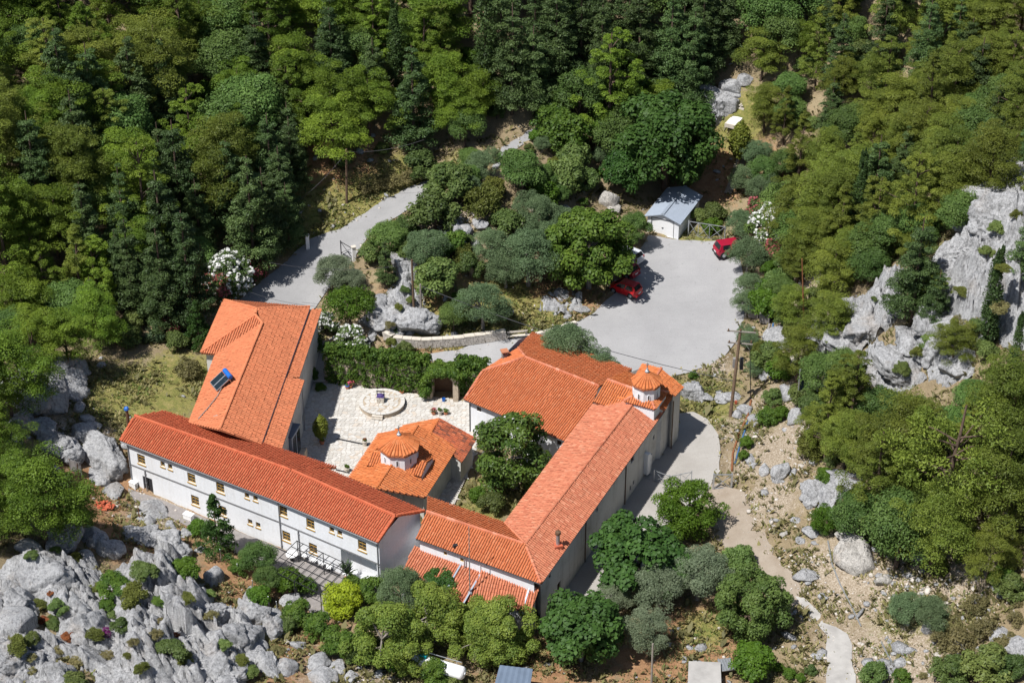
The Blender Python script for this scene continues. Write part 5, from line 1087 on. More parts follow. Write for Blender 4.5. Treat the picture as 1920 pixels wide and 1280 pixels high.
RK = """C 1885 350 120 .6|F 1905 420 130 .9|F 1815 470 90 1.0|m 1760 600 70 .8|m 1715 640 70 .8|m 1625 610 80 .8|m 1590 640 80 .7|m 1535 690 60 .6|C 1890 372 130 .62|m 1862 398 60 .7|C 1910 455 120 .8|m 1788 480 70 .8|m 1822 430 60 .6|m 1775 530 60 .9|F 1870 430 90 .8|m 1600 588 70 .9|m 1563 630 90 .7|m 1540 655 60 .7|m 1692 692 96 .6|m 1742 652 86 .9|s 1782 622 66 .9|s 1800 690 60 .6|s 1480 738 40 .8|s 1497 778 46 .9|m 1468 640 60 .5|s 1480 690 50 .6
p 1605 1042 60 1.2|p 1725 1034 48 .6|p 1655 1086 30 .9|s 1510 1076 44 .6|m 1530 922 54 .8|m 1588 902 76 .5|m 1562 930 60 .8|s 1405 858 26 .8|s 1412 872 14 .8|s 1468 882 42 .8|s 1455 897 24 .9|s 1432 880 26 .8|m 1300 733 52 .85|s 1328 746 30 .4|s 1352 744 32 .35|s 1378 742 34 .35|s 1396 770 30 .6|s 1410 786 24 .7|s 1381 776 20 .7|s 1525 1000 34 .5|s 1500 1012 22 .6|s 1870 1192 42 .6|s 1902 1212 46 .7|s 1810 1204 30 .6|s 1490 975 20 .5|p 1470 1000 16 .5|p 1580 1000 30 .5
m 1345 186 62 1.0|s 1376 165 42 .8|s 1400 150 38 .6|m 1332 216 48 .8|s 1362 176 40 .7|s 1310 235 30 .7
s 851 425 36 .9|s 869 433 30 .8|s 838 441 24 .8|s 863 456 32 .6|m 756 500 44 1.3|m 718 592 62 .7|m 772 597 74 .6|s 735 622 46 .5|s 700 632 22 .8|s 1088 576 30 .3|p 1140 376 36 1|p 1152 392 22 .8|p 1060 396 24 .8|p 1048 343 22 1|s 930 312 18 .8|p 986 425 24 .7|p 992 452 26 .6|s 900 420 30 .6|s 705 565 40 .8|s 690 600 36 .7
m 95 706 100 .8|m 60 752 76 .8|s 92 757 56 .8|m 132 700 60 .8|s 150 760 26 .8|m 200 851 84 .85|s 156 816 46 .7|m 112 836 66 .7|s 132 852 50 .6|s 166 800 40 .6|s 97 886 42 .9|m 70 802 60 .7|s 38 790 54 .7|s 190 896 56 .5|s 208 920 46 .5|s 282 960 50 .5|s 276 976 30 .7|s 230 880 30 .5|s 25 830 50 .7|s 20 730 60 .7
m 350 1200 90 .8|m 380 1215 80 .8|m 400 1262 90 .7|m 72 1092 92 .9|m 98 1072 60 1|m 30 1130 66 .8|s 22 1172 72 .7|F 380 1165 76 1.0|m 408 1232 70 1|m 440 1200 86 1.1|m 470 1152 60 .9|m 500 1246 60 .7|m 425 1275 96 .6|m 322 1032 62 .9|s 300 1012 40 .7|s 340 1042 42 .7|m 270 1005 66 .5|s 397 1086 42 1|s 376 1092 20 .8|m 512 1182 54 1.05|s 466 1232 60 .5|s 532 1252 50 .6|s 597 1236 50 .5|s 600 1266 52 .6|s 632 1256 38 .6|s 470 1122 42 .9|s 500 1152 40 .6|s 550 1132 44 .5|m 110 1014 66 .8|s 180 1012 62 .8|s 202 1032 54 .8|s 166 1052 44 .7|s 60 1030 50 .7|m 20 1080 60 .7|s 485 1206 40 .8|m 10 1240 100 .7|m 160 1180 90 .8|s 350 1000 26 .7|s 320 985 22 .7|s 380 1030 24 .7|s 240 990 24 .6|s 660 1270 30 .6|s 560 1210 30 .6"""
RLOOK = {'s': 'grey limestone boulder', 'p': 'pale limestone boulder', 'C': 'broad cracked limestone crag', 'F': 'fluted upright limestone crag', 'm': 'craggy grey rock'}
ROCKXY = []
def rock(kind, px, py, w, hr, rz=None):
    p = at(px, py); R = w/pxm(p)/2/.92; p = at(px, py, R*hr*.25); ms = ROCKS[kind]; me = ms[int(RNG.integers(len(ms)))]; rz = RNG.uniform(0, 6.28) if rz is None else rz
    o = link('limestone_crag' if kind in 'CFm' else 'boulder', me); o.location = (p[0], p[1], hs(p[0], p[1])[0]+R*hr*.16)
    o.rotation_euler = (RNG.uniform(-.25, .25), RNG.uniform(-.25, .25), rz); o.scale = (R*1.02, R*RNG.uniform(.75, 1.0), R*hr)
    tag(o, 'x', 'rock', 'limestone crags' if kind in 'CFm' else 'limestone boulders'); sz = 'small ' if w < 36 else 'large ' if w > 110 else ''
    PENDING.append((o, sz+RLOOK[kind]+' '+near(px, py), px, py)); ROCKXY.append((p[0], p[1], R)); return o
for s in RK.replace('\n', '|').split('|'):
    v = s.split(); rock(v[0], *map(float, v[1:5]))

# jointed limestone outcrops: tilted blocks bounded by open joints, in one weathered mass
OUTS = []
def outcrop(label, poly, amp, cell, seed, bed=0.0, step=.15, lean=(-.25, -.35), w=(1.0, 1.0)):
    rng = np.random.default_rng(seed); p3 = [at(*p) for p in pxpoly(poly)]; po = np.array([p[:2] for p in p3]); OUTS.append([tuple(q) for q in po]); lo, hi = po.min(0), po.max(0)
    gx_, gy_ = np.meshgrid(np.arange(lo[0], hi[0], step), np.arange(lo[1], hi[1], step), indexing='ij'); x, y = gx_.ravel(), gy_.ravel(); q = np.c_[x, y]
    ed = np.full(len(x), 99.0)
    for i in range(len(po)):
        a, b = po[i], po[(i+1) % len(po)]; t = np.clip(((q-a)@(b-a))/((b-a)@(b-a)), 0, 1); ed = np.minimum(ed, np.hypot(*(q-a-t[:, None]*(b-a)).T))
    ed = np.where(inpoly(x, y, po), ed, -ed); wob = .7*fbm(np.c_[x*.5, y*.5, 0*x+seed], 3); fall = np.clip((ed+wob+.3)/(.28*min(hi-lo)), 0, 1)**.6
    wx = np.c_[x, y]+.35*np.c_[fbm(np.c_[x*.6, y*.6, 0*x+seed+3], 3), fbm(np.c_[x*.6, y*.6, 0*x+seed+8], 3)]; h = np.zeros(len(x)); cr = np.zeros(len(x))
    for lv, (cs, ha, ta, cw) in enumerate(((cell, .55, .55, .22), (cell*.42, .22, .65, .12), (cell*.17, .07, .6, .07))):
        n = int(((hi-lo)/cs).prod()*1.15)+3; c = rng.uniform(lo-1, hi+1, (n, 2)); al = rng.uniform(0, 3.14) if lv else .6; R = np.array([[math.cos(al), -math.sin(al)], [math.sin(al), math.cos(al)]]); st = np.array([1.0, .62])
        A, B = (wx@R)*st, (c@R)*st; i0 = np.zeros(len(x), int); d0 = np.full(len(x), 1e9); d1 = np.full(len(x), 1e9)
        for k in range(n):
            d = np.hypot(A[:, 0]-B[k, 0], A[:, 1]-B[k, 1]); nw = d < d0; d1 = np.where(nw, d0, np.minimum(d1, d)); i0[nw] = k; d0 = np.where(nw, d, d0)
        tl = rng.normal(size=(n, 2))*.55+np.array(lean)*(1 if lv < 2 else 0); h += amp*ha*(rng.random(n)**1.2)[i0]*(1 if lv == 0 else 1)+ta*(tl[i0]*(wx-c[i0])).sum(1)*(1.0 if lv == 0 else .8); cr += np.clip(1-(d1-d0)/cw, 0, 1)*(.7, .32, .12)[lv]
    if bed: h = h*(1-.65)+.65*(np.floor(h/bed+.4*fbm(np.c_[x*.3, y*.3, 0*x], 2))+np.clip(((h/bed) % 1)*3-1, 0, 1))*bed
    h += amp*.28; h -= cr*(1.9 if bed else 1.3)*min(1.0, amp/2.2); z = land(x, y)+fall*np.maximum(h, -.15)+.05*fbm(np.c_[x*3, y*3, h*2], 3)-.5*(fall <= 0)-.12*(1-fall)
    f = np.array([(i*gx_.shape[1]+j) for i in range(gx_.shape[0]-1) for j in range(gx_.shape[1]-1)]); m = gx_.shape[1]; f = f[(fall[f]+fall[f+m]+fall[f+1]+fall[f+m+1]) > 0]; F = np.c_[f, f+m, f+m+1, f+1]; us, inv = np.unique(F, return_inverse=True)
    jx = rng.normal(size=(len(x), 2))*step*.16; V = np.c_[x+jx[:, 0], y+jx[:, 1], z][us]; o = V.mean(0); me = mesh_np('limestone_outcrop', V-o, inv.reshape(-1, 4), M['rock']); ob = link('limestone_outcrop', me, None, o); tag(ob, label, 'outcrop', 'limestone outcrops')
for a in (("big pale jointed outcrop with green bushes, rising at the lower left", "205 1075;300 1050;350 1062;390 1120;408 1180;400 1300;215 1300;195 1180", 4.3, 2.9, 1), ("grey furrowed outcrop left of the big pale one", "60 1085;110 1050;190 1075;212 1140;205 1225;140 1215;95 1165", 2.5, 1.8, 2),
 ("low cracked slab of rock in the bottom left corner", "-30 1195;80 1180;190 1220;230 1310;-30 1310", 2.0, 2.2, 3), ("broken rocky shelf right of the big pale outcrop", "385 1150;440 1140;480 1190;470 1240;440 1310;370 1310", 1.8, 1.6, 4), ("low rock shelf at the far left edge", "-30 1100;60 1085;80 1140;60 1190;-30 1190", 1.4, 1.4, 5),
 ("great layered cliff at the right edge", "1775 500;1840 440;1940 380;1950 660;1860 640;1800 640;1768 580", 4.8, 3.2, 6, .9), ("fluted leaning crag beside the dark conifer on the right slope", "1590 640;1620 570;1660 520;1695 520;1690 590;1650 630;1610 660", 3.0, 1.5, 7, .7), ("domed grey outcrop below the fluted crag", "1600 690;1640 655;1715 655;1738 715;1680 735;1620 730", 2.9, 2.2, 8, .6),
 ("narrow rock rib running down to the dark panel", "1492 740;1530 680;1590 630;1602 655;1560 710;1520 750", 1.4, 1.1, 9, .5), ("crest of pale rock high at the right edge", "1840 420;1870 370;1940 350;1940 420;1890 440", 2.8, 2.0, 10, .7), ("rocky flank of the knoll beside the twin poles", "690 630;715 575;738 520;770 505;792 560;800 615;750 632", 1.5, 1.1, 11), ("flat grey bedrock showing in the verge by the yard", "1012 562;1045 540;1092 556;1094 584;1050 590;1018 578", .7, .9, 13), ("cracked pale ledges between the pines at the right", "1735 690;1770 650;1830 665;1820 710;1760 720", 1.4, 1.4, 12)):
    outcrop(*a)
# bushes rooted on the crags and in their clefts
bpy.context.view_layer.update(); DG = bpy.context.evaluated_depsgraph_get()
def hit(px, py):
    r = ray(px, py); ok, loc, *_ = SC.ray_cast(DG, Vector(CAM+r*60), Vector(r).normalized()); return np.array(loc) if ok else at(px, py)
CRAG = """drybush 290 1185 30|drybush 340 1225 28|broom 265 1250 34|drybush 205 1225 28|shrub 60 1195 34|drybush 110 1210 30|broom 455 1235 30|drybush 370 1085 24|shrub 225 1170 40|darkshrub 300 1125 30|broom 180 1185 40|shrub 100 1165 36|drybush 395 1150 26|shrub 420 1205 30|drybush 150 1235 30|darkshrub 215 1094 62|darkshrub 200 1130 36|shrub 270 1065 60|broom 252 1112 66|greenshrub 346 1064 66|broom 352 1118 32|shrub 322 1212 60|broom 345 1232 40|broom 35 1208 44|shrub 110 1136 44|rustbush 83 1160 26|rustbush 128 1190 30|rustbush 95 1110 18|shrub 60 1040 30|shrub 105 1028 24|shrub 140 1275 50|broom 75 1128 30|drybush 60 1255 30|broom 240 1228 20|broom 145 1045 26|shrub 210 1150 24|drybush 300 1160 18|broom 180 1100 30|shrub 395 1110 26|rustbush 330 1190 18|drybush 250 1200 26|drybush 60 1230 26|shrub 470 1255 36|drybush 520 1215 30|shrub 1690 690 36|broom 1805 545 34|shrub 1850 470 34|broom 1880 500 30|shrub 1870 425 44|broom 1905 400 30|shrub 1640 560 20|broom 1720 660 30|shrub 1835 610 40|drybush 1875 570 40|shrub 760 540 24|broom 748 575 22|shrub 770 560 20|drybush 730 605 24"""
for s in CRAG.split('|'):
    v = s.split(); k = v[0]; px, py, w = map(float, v[1:4]); p = hit(px, py+w*.22); tr, cr, cz_, wd, fl, hh = PROTO[k][int(RNG.integers(len(PROTO[k])))]; sc_ = w/pxm(p)/wd; nm, cat = NAMES[k]
    o = thing(nm, 'x', cat, (p[0], p[1], p[2]-.15*sc_), RNG.uniform(0, 6.28), LOOK[k]+' group'); o.scale = (sc_*RNG.uniform(.9, 1.35), sc_*RNG.uniform(.7, 1.0), sc_*RNG.uniform(.55, .8)); link('trunk', tr, o); link('crown', cr, o); PENDING.append((o, LOOK[k]+' '+near(px, py), px, py))
# scree and small stones: nobody could count them
def scatter_xy(n, zones, rng, wide=0.0):
    xs_, ys_ = [], []
    while sum(len(a) for a in xs_) < n:
        px = rng.uniform(-30, 1950, 4000); py = rng.uniform(260, 1300, 4000)
        q = np.array([(px[i], py[i]) for i in range(0)])
        d = np.stack([(px-960)/FL, cP-(py-640)/FL*sP, -sP-(py-640)/FL*cP], 1); t = (2.5-CAM[2])/d[:, 2]; p = CAM+d*t[:, None]
        for _ in range(4):
            h = hs(p[:, 0], p[:, 1]); t = (h-CAM[2])/d[:, 2]; p = CAM+d*t[:, None]
        w = np.full(len(p), wide)
        for k, a in zones: w = np.maximum(w, a*zone_w(k, p[:, 0], p[:, 1]))
        w = w*np.clip(.55+1.6*noise3(np.c_[p[:, 0]*.22, p[:, 1]*.22, 0*p[:, 0]]), .05, 1.4)
        m, _ = flat_mask(p[:, 0], p[:, 1]); ok = (rng.random(len(p)) < w) & ~m; xs_.append(p[ok, 0]); ys_.append(p[ok, 1])
    return np.concatenate(xs_)[:n], np.concatenate(ys_)[:n]
HOUSES = [[tuple(q[:2]) for q in f] for f in ([FLc, FJ, FR, BR, BY, BX, BL], [NW, SW_, V_, LBt, E1, Em1, E0, NEe], [HE0, HE1, HB1, HB0], [GE1, FE1, FL1, GB1], [GE0, GE1, GB1, GB0], CE, L1, L2, [gfl, gfr, gbr, gbl])]
def outside_houses(x, y):
    m = np.ones(x.shape, bool)
    for h in HOUSES: m &= ~inpoly(x, y, h)
    return m
def stones(name, n, zones, wide, size, mat, seed, label=None):
    rng = np.random.default_rng(seed); x, y = scatter_xy(n, zones, rng, wide); k = outside_houses(x, y); x, y = x[k], y[k]; n = len(x); z = land(x, y)
    v, f = _ICO[1]; s = size*np.exp(rng.normal(size=n)*.55); R = rng.normal(size=(n, 3, 3))*.22+np.eye(3); a = rng.uniform(0, 6.28, n); c_, s_ = np.cos(a), np.sin(a); Z0 = np.zeros(n); O = np.ones(n)
    Rz = np.stack([np.stack([c_, -s_, Z0], 1), np.stack([s_, c_, Z0], 1), np.stack([Z0, Z0, O*.62], 1)], 1)
    V = np.einsum('nij,njk,vk->nvi', Rz, R, v)*s[:, None, None]+np.stack([x, y, z+s*.12], 1)[:, None]
    F = f[None]+(np.arange(n)*len(v))[:, None, None]; o = link(name, mesh_np(name, V.reshape(-1, 3), F.reshape(-1, 3), mat)); return tag(o, kind='stuff')
stones('scree_stones', 2400, [('scree', 1.0), ('red', .12)], .012, .085, M['rubble'], 5)
stones('scattered_rubble', 700, [('scree', .7), ('red', .25)], .05, .20, M['rock'], 6)
def tufts(name, n, zones, wide, h, mat, seed, blades=7, xy=None):
    rng = np.random.default_rng(seed); x, y = scatter_xy(n, zones, rng, wide) if xy is None else (xy[:, 0], xy[:, 1]); k = outside_houses(x, y); x, y = x[k], y[k]; n = len(x); z = land(x, y)
    X = np.repeat(np.stack([x, y, z], 1), blades, 0)+np.c_[rng.normal(size=(n*blades, 2))*.14, np.zeros(n*blades)]; a = rng.uniform(0, 6.28, n*blades); L = (h*np.exp(rng.normal(size=n*blades)*.4))[:, None]
    d = np.c_[np.cos(a), np.sin(a), 0*a]; s = np.c_[-np.sin(a), np.cos(a), 0*a]*L*.22; up = np.array([0, 0, 1.0]); b = X-[0, 0, .03]; m = b+d*L*.3+up*L*.55; e = b+d*L*.75+up*L*.8
    q = np.stack([b, m-s, e, m+s], 1).reshape(-1, 3); t = np.repeat(np.clip(.6*np.repeat(rng.random(n), blades)+.4*rng.random(n*blades), 0, 1), 4)
    return tag(link(name, leaf_obj(name, q, t, mat)), kind='stuff')
def edge_xy(n, rng, spread=.45):
    X_ = []
    for poly, z in FLAT:
        if z is not None or len(poly) < 8: continue
        b = np.array(poly); k = rng.integers(0, len(b), max(8, int(n*len(b)/900))); X_.append(b[k]+rng.normal(size=(len(k), 2))*spread)
    return np.concatenate(X_)
rng = np.random.default_rng(31); e = edge_xy(2600, rng); e = e[outside_houses(e[:, 0], e[:, 1])]; v, f = _ICO[1]; sz_ = .055*np.exp(rng.normal(size=len(e))*.5); zz = np.maximum(land(e[:, 0], e[:, 1]), hs(e[:, 0], e[:, 1])+np.where(flat_mask(e[:, 0], e[:, 1])[0], .03, -9))
V = (v[None]*np.array([1, 1, .6])*rng.uniform(.7, 1.3, (len(e), 12, 1)) if len(v) == 12 else v[None]*np.ones((len(e), 1, 1)))*sz_[:, None, None]+np.c_[e, zz+.02][:, None]
tag(link('edge_gravel', mesh_np('edge_gravel', V.reshape(-1, 3), (f[None]+(np.arange(len(e))*len(v))[:, None, None]).reshape(-1, 3), M['rubble'])), kind='stuff')
tufts('dry_grass', 15000, [('grass', .55), ('red', .25), ('scree', .15)], .10, .20, LM['grass'], 8)
tufts('green_weeds', 5000, [('grass', .7), ('red', .08), ('scree', .03)], .04, .15, LM['weed'], 9)
tufts('verge_grass', 0, [], 0, .22, LM['grass'], 33, 6, edge_xy(1800, np.random.default_rng(32), .55))
tufts('hillside_herbs', 9000, [], .25, .34, LM['dryscrub'], 10, 6)

# ---------------------------------------------------------------- scrub that fills the open hillsides
FILL = [(pxpoly('1390 15;1432 15;1440 45;1480 45;1490 10;1540 10;1560 160;1440 165;1418 130'), 3.6, 'yellowpine pine oak yellowpine', 1.1), (pxpoly('1540 0;1930 0;1930 90;1560 90'), 4.2, 'yellowpine yellowpine oak', 1.1), (pxpoly('250 0;880 0;880 60;250 60'), 4.6, 'pine pine oak', 1.1),
 (pxpoly("1440 470;1500 470;1560 420;1900 330;1930 330;1930 1000;1500 1010;1560 960;1500 880;1440 560"), 2.7, 'yellowpine yellowpine yellowpine oak oak shrub shrub greenshrub broom', 1.0),
 (pxpoly("1400 250;1480 120;1930 120;1930 330;1560 420;1460 470;1420 380"), 3.0, 'yellowpine yellowpine yellowpine oak oak shrub greenshrub fir', 1.0),
 (pxpoly("800 425;855 350;930 260;1080 250;1180 330;1120 420;1040 520;930 500;800 540;735 530"), 2.9, 'shrub shrub greyolive oak broom greenshrub darkshrub drybush', .8),
 (pxpoly("1640 1010;1930 1000;1930 1300;1700 1290;1780 1210;1720 1100"), 2.6, 'shrub drybush drybush drybush broom', .55),
 (pxpoly("560 300;700 300;800 250;960 240;960 200;560 200"), 3.4, 'pine shrub oak pine', .9), (pxpoly("-20 640;-20 560;250 560;380 560;380 610;240 650;160 690;120 640"), 3.0, 'pine oak shrub fir', .9),
 (pxpoly("990 240;1200 150;1330 180;1290 260;1180 330;1080 260"), 2.6, 'oak mulberry darkshrub pine greyolive', .7)]
occ = [tuple(o.location)[:2]+(max(.8, .34*o.scale[0]*{'tree': 6, 'pine': 6, 'conifer': 5, 'olive tree': 5}.get(o['category'], 2.2)),) for o, *_ in PENDING if o['category'] != 'rock']+[(a, b, r*.95) for a, b, r in ROCKXY]
for poly, step, kinds, sc in FILL:
    po = [tuple(at(*p)[:2]) for p in poly]; b = np.array(po); ks = kinds.split()
    for gy_ in np.arange(b[:, 1].min(), b[:, 1].max(), step):
        for gx_ in np.arange(b[:, 0].min(), b[:, 0].max(), step):
            x, y = gx_+RNG.uniform(-.45, .45)*step, gy_+RNG.uniform(-.45, .45)*step
            if not inpoly(np.array([x]), np.array([y]), po)[0] or flat_mask(np.array([x]), np.array([y]))[0][0]: continue
            if any((x-a)**2+(y-c)**2 < r*r for a, c, r in occ): continue
            if any(inpoly(np.array([x]*4), np.array([y-.5, y+1.5, y+3.0, y+4.5]), o_).any() for o_ in OUTS): continue
            k = ks[int(RNG.integers(len(ks)))]; tr, cr, cz_, wd, fl, hh = PROTO[k][int(RNG.integers(len(PROTO[k])))]
            wt = {'pine': 5.0, 'yellowpine': 4.4, 'oak': 3.8, 'fir': 3.6, 'greyolive': 3.0, 'mulberry': 4.5}.get(k, 1.9)*sc*RNG.uniform(.75, 1.25); s = wt/wd; z = gz((x, y)); px, py = proj((x, y, z+cz_*s))
            if not (-40 < px < 1960 and -40 < py < 1310): continue
            nm, cat = NAMES[k]; o = thing(nm, 'x', cat, (x, y, z-.04), RNG.uniform(0, 6.28), LOOK[k]+' group'); o.scale = (s, s, s*RNG.uniform(.85, 1.15)); link('trunk', tr, o); link('crown', cr, o)
            PENDING.append((o, LOOK[k]+' '+(near(px, py) if py > 260 else forest_place(px, py)), px, py)); occ.append((x, y, .42*wt))

# ---------------------------------------------------------------- courtyard
wc = P(716, 752, .55); wp_ = thing('well_platform', 'round stone platform in the courtyard carrying the well', 'platform', (wc[0], wc[1], 0))
d = MB((wc[0], wc[1], 0)); d.lathe((wc[0], wc[1], 0), [(2.28, -.1), (2.28, .53)], 40); d.build('drum', M['stonewall'], wp_)
disc = [(wc[0]+1.85*math.cos(t), wc[1]+1.85*math.sin(t), 0) for t in np.arange(40)*2*math.pi/40]
for k in range(26):
    a = 2*math.pi*k/26; d = MB((wc[0], wc[1], 0)); q = lambda r, da, z: (wc[0]+r*math.cos(a+da), wc[1]+r*math.sin(a+da), z); da = math.pi/26*.93; zt_ = .56+RNG.uniform(-.012, .012)
    d.add([q(1.95, -da, .5), q(2.36, -da, .5), q(2.36, da, .5), q(1.95, da, .5), q(1.95, -da, zt_), q(2.36, -da, zt_), q(2.36, da, zt_), q(1.95, da, zt_)], [(3, 2, 1, 0), (4, 5, 6, 7), (0, 1, 5, 4), (1, 2, 6, 5), (2, 3, 7, 6), (3, 0, 4, 7)]); d.build('coping_stone', M['paving'], wp_)
crazy('top_stones', disc, .53, .5, None, RNG, M['paving']).parent = None
_o = [o for o in COL.objects if o.name == 'top_stones'][0]; _o.parent = wp_; _o.location = (-wc[0], -wc[1], 0)
d = MB((wc[0], wc[1], 0))
for k, (r, z) in enumerate(((2.5, .16), (2.38, .36))):
    a = math.radians(262); d.box((wc[0]+r*math.cos(a), wc[1]+r*math.sin(a), z), (1.1, .3, .14), a+math.pi/2)
d.build('step', M['coping'], wp_)
w0 = P(714, 752, .55); wz = .55; well = thing('well', 'square stone well with purple cover and black hoist frame', 'well', (w0[0], w0[1], wz))
O = (w0[0], w0[1], wz); ra = -.12
rng = np.random.default_rng(77)
d = MB(O); d.box((w0[0], w0[1], wz+.33), (.62, .62, .66), ra); kb = d.build('kerb', M['stonewall'], well)
d = MB(O)
for side in range(4):
    for row in range(3):
        for j in range(2):
            a = ra+side*math.pi/2; c = np.array([math.cos(a), math.sin(a)]); s = np.array([-c[1], c[0]]); q = np.array(w0[:2])+c*.33+s*(-.17+.34*j+(.06 if row % 2 else -.04)); d.box((q[0], q[1], wz+.11+.215*row), (.08, .30, .19), a)
d.build('kerb_stones', M['coping'], kb, kind='stuff')
d = MB(O); d.box((w0[0], w0[1], wz+.69), (.74, .74, .06), ra); d.lathe((w0[0], w0[1], wz+.72), [(.33, 0), (.3, .1), (.12, .22), (.02, .25)], 10); d.build('cover', M['purple'], well)
for k in (-1, 1):
    q = np.array([w0[0]+k*.36*math.cos(ra), w0[1]+.1+k*.36*math.sin(ra)]); d = MB(O); d.bar((*q, wz), (*q, wz+1.25), .07); d.build('hoist_post', M['black'], well)
d = MB(O); d.bar((w0[0]-.42, w0[1]+.15, wz+1.15), (w0[0]+.42, w0[1]+.05, wz+1.15), .09); d.build('hoist_beam', M['black'], well)

def pot(px, py, r, h, flower, label, mat='terracotta', z=None, plant_r=.3):
    p = at(px, py) if z is None else P(px, py, z); zz = p[2] if z is None else z; o = thing('flower_pot', label, 'flower pot', (p[0], p[1], zz), 0, 'courtyard flower pots'); O = (p[0], p[1], zz)
    d = MB(O); d.lathe(O, [(r*.7, 0), (r, h*.85), (r*1.12, h*.87), (r*1.12, h), (r*.9, h), (r*.85, h*.85)], 12); d.build('pot', M[mat], o)
    rng = np.random.default_rng(int(px*3+py)); q, t = leaves(rng, np.array([[0, 0, h+plant_r*.6], [plant_r*.4, 0, h+plant_r*.4], [-plant_r*.4, .1, h+plant_r*.5]]), np.full((3, 3), plant_r*.62), 70, .13, .5, .6, .3); link('plant', leaf_obj('plant', q, t, LM['greenshrub' if 0 else 'ivy']), o)
    if flower: q, t = leaves(rng, np.array([[0, 0, h+plant_r*.8], [plant_r*.4, .1, h+plant_r*.5]]), np.full((2, 3), plant_r*.7), 45, .13, .8, .6, .5); link('blossom', leaf_obj('blossom', q, t, LM[flower]), o)
pot(657, 727, .22, .35, 'hotpink', 'terracotta pot of bright pink flowers by the ivy wall', z=0, plant_r=.42)
pot(651, 729, .2, .3, None, 'small pot left of the pink flowers by the ivy wall', z=0, plant_r=.22)
pot(713, 726, .3, .5, None, 'wide straw-coloured pot with a thin plant by the ivy wall', 'coping', z=0)
pot(753, 737, .24, .22, None, 'terracotta pot with a rounded green plant on the paving', z=0, plant_r=.45)
pot(813, 777, .22, .3, 'rust' if 0 else 'pink', 'pot of dull red flowers, left of the cluster behind the church', z=0, plant_r=.35)
pot(825, 778, .22, .55, None, 'tall pale pot in the cluster behind the church', 'coping', z=0, plant_r=.25)
pot(836, 777, .22, .3, None, 'pot with a bushy green plant, right of the cluster behind the church', z=0, plant_r=.36)
pot(684, 835, .26, .6, 'rust', 'tall pale urn beside the church at the end of the drain grate', 'coping', z=0, plant_r=.2)
pot(651, 884, .24, .5, None, 'pale pot left of the church by the white house roof', 'coping', z=0, plant_r=.28)
pot(604, 832, .26, .4, None, 'terracotta pot at the foot of the clipped tree', z=0, plant_r=.2)
plant('topiary', 603, 829, 31, mode='b', lab='clipped golden egg-shaped tree in the shaded corner of the courtyard', var=0)
for a, b, lab in (((632, 822), (690, 834), 'long black drain grate in the paving left of the church'), ((630, 880), (655, 886), 'short black drain grate by the white house roof')):
    A, B = P(*a, .06), P(*b, .06); d = MB(A); d.bar(A, B, .16, .05)
    tag(d.build('drain_grate', M['black'], None, loc=A), lab, 'grate')
bk = P(832, 752, 0); d = MB(bk); d.lathe(bk, [(.15, 0), (.2, .36), (.17, .36), (.14, .05)], 12); bo = d.build('bucket', M['blue'], None, loc=bk); tag(bo, 'blue plastic bucket in the arched gateway', 'bucket')
bk = P(651, 722, .45); d = MB(bk); d.lathe((bk[0], bk[1], .0), [(.2, .3), (.24, .5), (.2, .5), (.17, .32)], 10); tag(d.build('basin', M['blue'], None, loc=bk), 'blue basin beside the pink flower pot', 'basin')
ps = P(688, 722, 0); bn = thing('stone_bench', 'pale stone seat set in a niche of the ivy wall', 'bench', ps); d = MB(ps); d.box((ps[0], ps[1]+.15, .42), (1.3, .45, .1), -.1); d.build('seat', M['coping'], bn)
for k in (-.5, .5):
    d = MB(ps); d.box((ps[0]+k, ps[1]+.15-k*.1, .2), (.3, .42, .4), -.1); d.build('leg', M['coping'], bn)

# ivy-covered wall with its arched gateway
def ivy_run(pts, h, th, rng, per=150):
    cen = []; rad = []
    for a, b in zip(pts, pts[1:]):
        L = np.linalg.norm((b-a)[:2]); n = max(2, int(L/.45))
        for k in range(n):
            for z in np.r_[np.arange(.35, h, .55), h]:
                for s in (-.5, .5, .5):
                    u = (b-a)/L; nn = np.array([-u[1], u[0], 0]); q = a+(b-a)*(k+rng.random())/n+nn*s*th*rng.uniform(.7, 1.15); cen.append((q[0], q[1], z+rng.uniform(-.2, .3))); rad.append((.42, .42, .5))
    return leaves(rng, np.array(cen), np.array(rad)*rng.uniform(.7, 1.2, (len(rad), 1)), per//2, .21, .8, .5, .1, fill=.4)
base = [P(x, y, 0) for x, y in ((612, 712), (660, 718), (730, 724), (806, 734))]; base2 = [P(x, y, 0) for x, y in ((858, 737), (885, 738), (912, 742))]
iw = thing('ivy_wall', 'high courtyard wall covered all over in green ivy', 'wall', (base[1][0], base[1][1], 0)); O = iw.location[:]
for run in (base, base2):
    d = MB(O)
    for a, b in zip(run, run[1:]): d.bar(a+[0, 0, 1.6], b+[0, 0, 1.6], .8, 3.2)
    d.build('wall', M['stonewall'], iw); q, t = ivy_run(run, 3.9, .85, np.random.default_rng(5)); link('ivy', leaf_obj('ivy', q-np.array(O), t, LM['ivy']), iw)
gc = P(832, 749, 0); gw = thing('arched_gateway', 'stone arched gateway overgrown with ivy in the courtyard wall', 'gateway', gc); O = gc
for k in (-1, 1):
    d = MB(O); d.box((gc[0]+k*1.35, gc[1]+.55-k*.2, 1.3), (.55, 1.5, 2.6), -.15); d.build('jamb', M['stonewall'], gw)
d = MB(O); K = 12; prev = None
for k in range(K+1):
    t = math.pi*k/K; x, z = 1.32*math.cos(t), 2.3+1.0*math.sin(t); cur = np.array([gc[0]+x, gc[1]+.55-x*.15, z])
    if prev is not None: d.bar(prev, cur, 1.5, .5)
    prev = cur
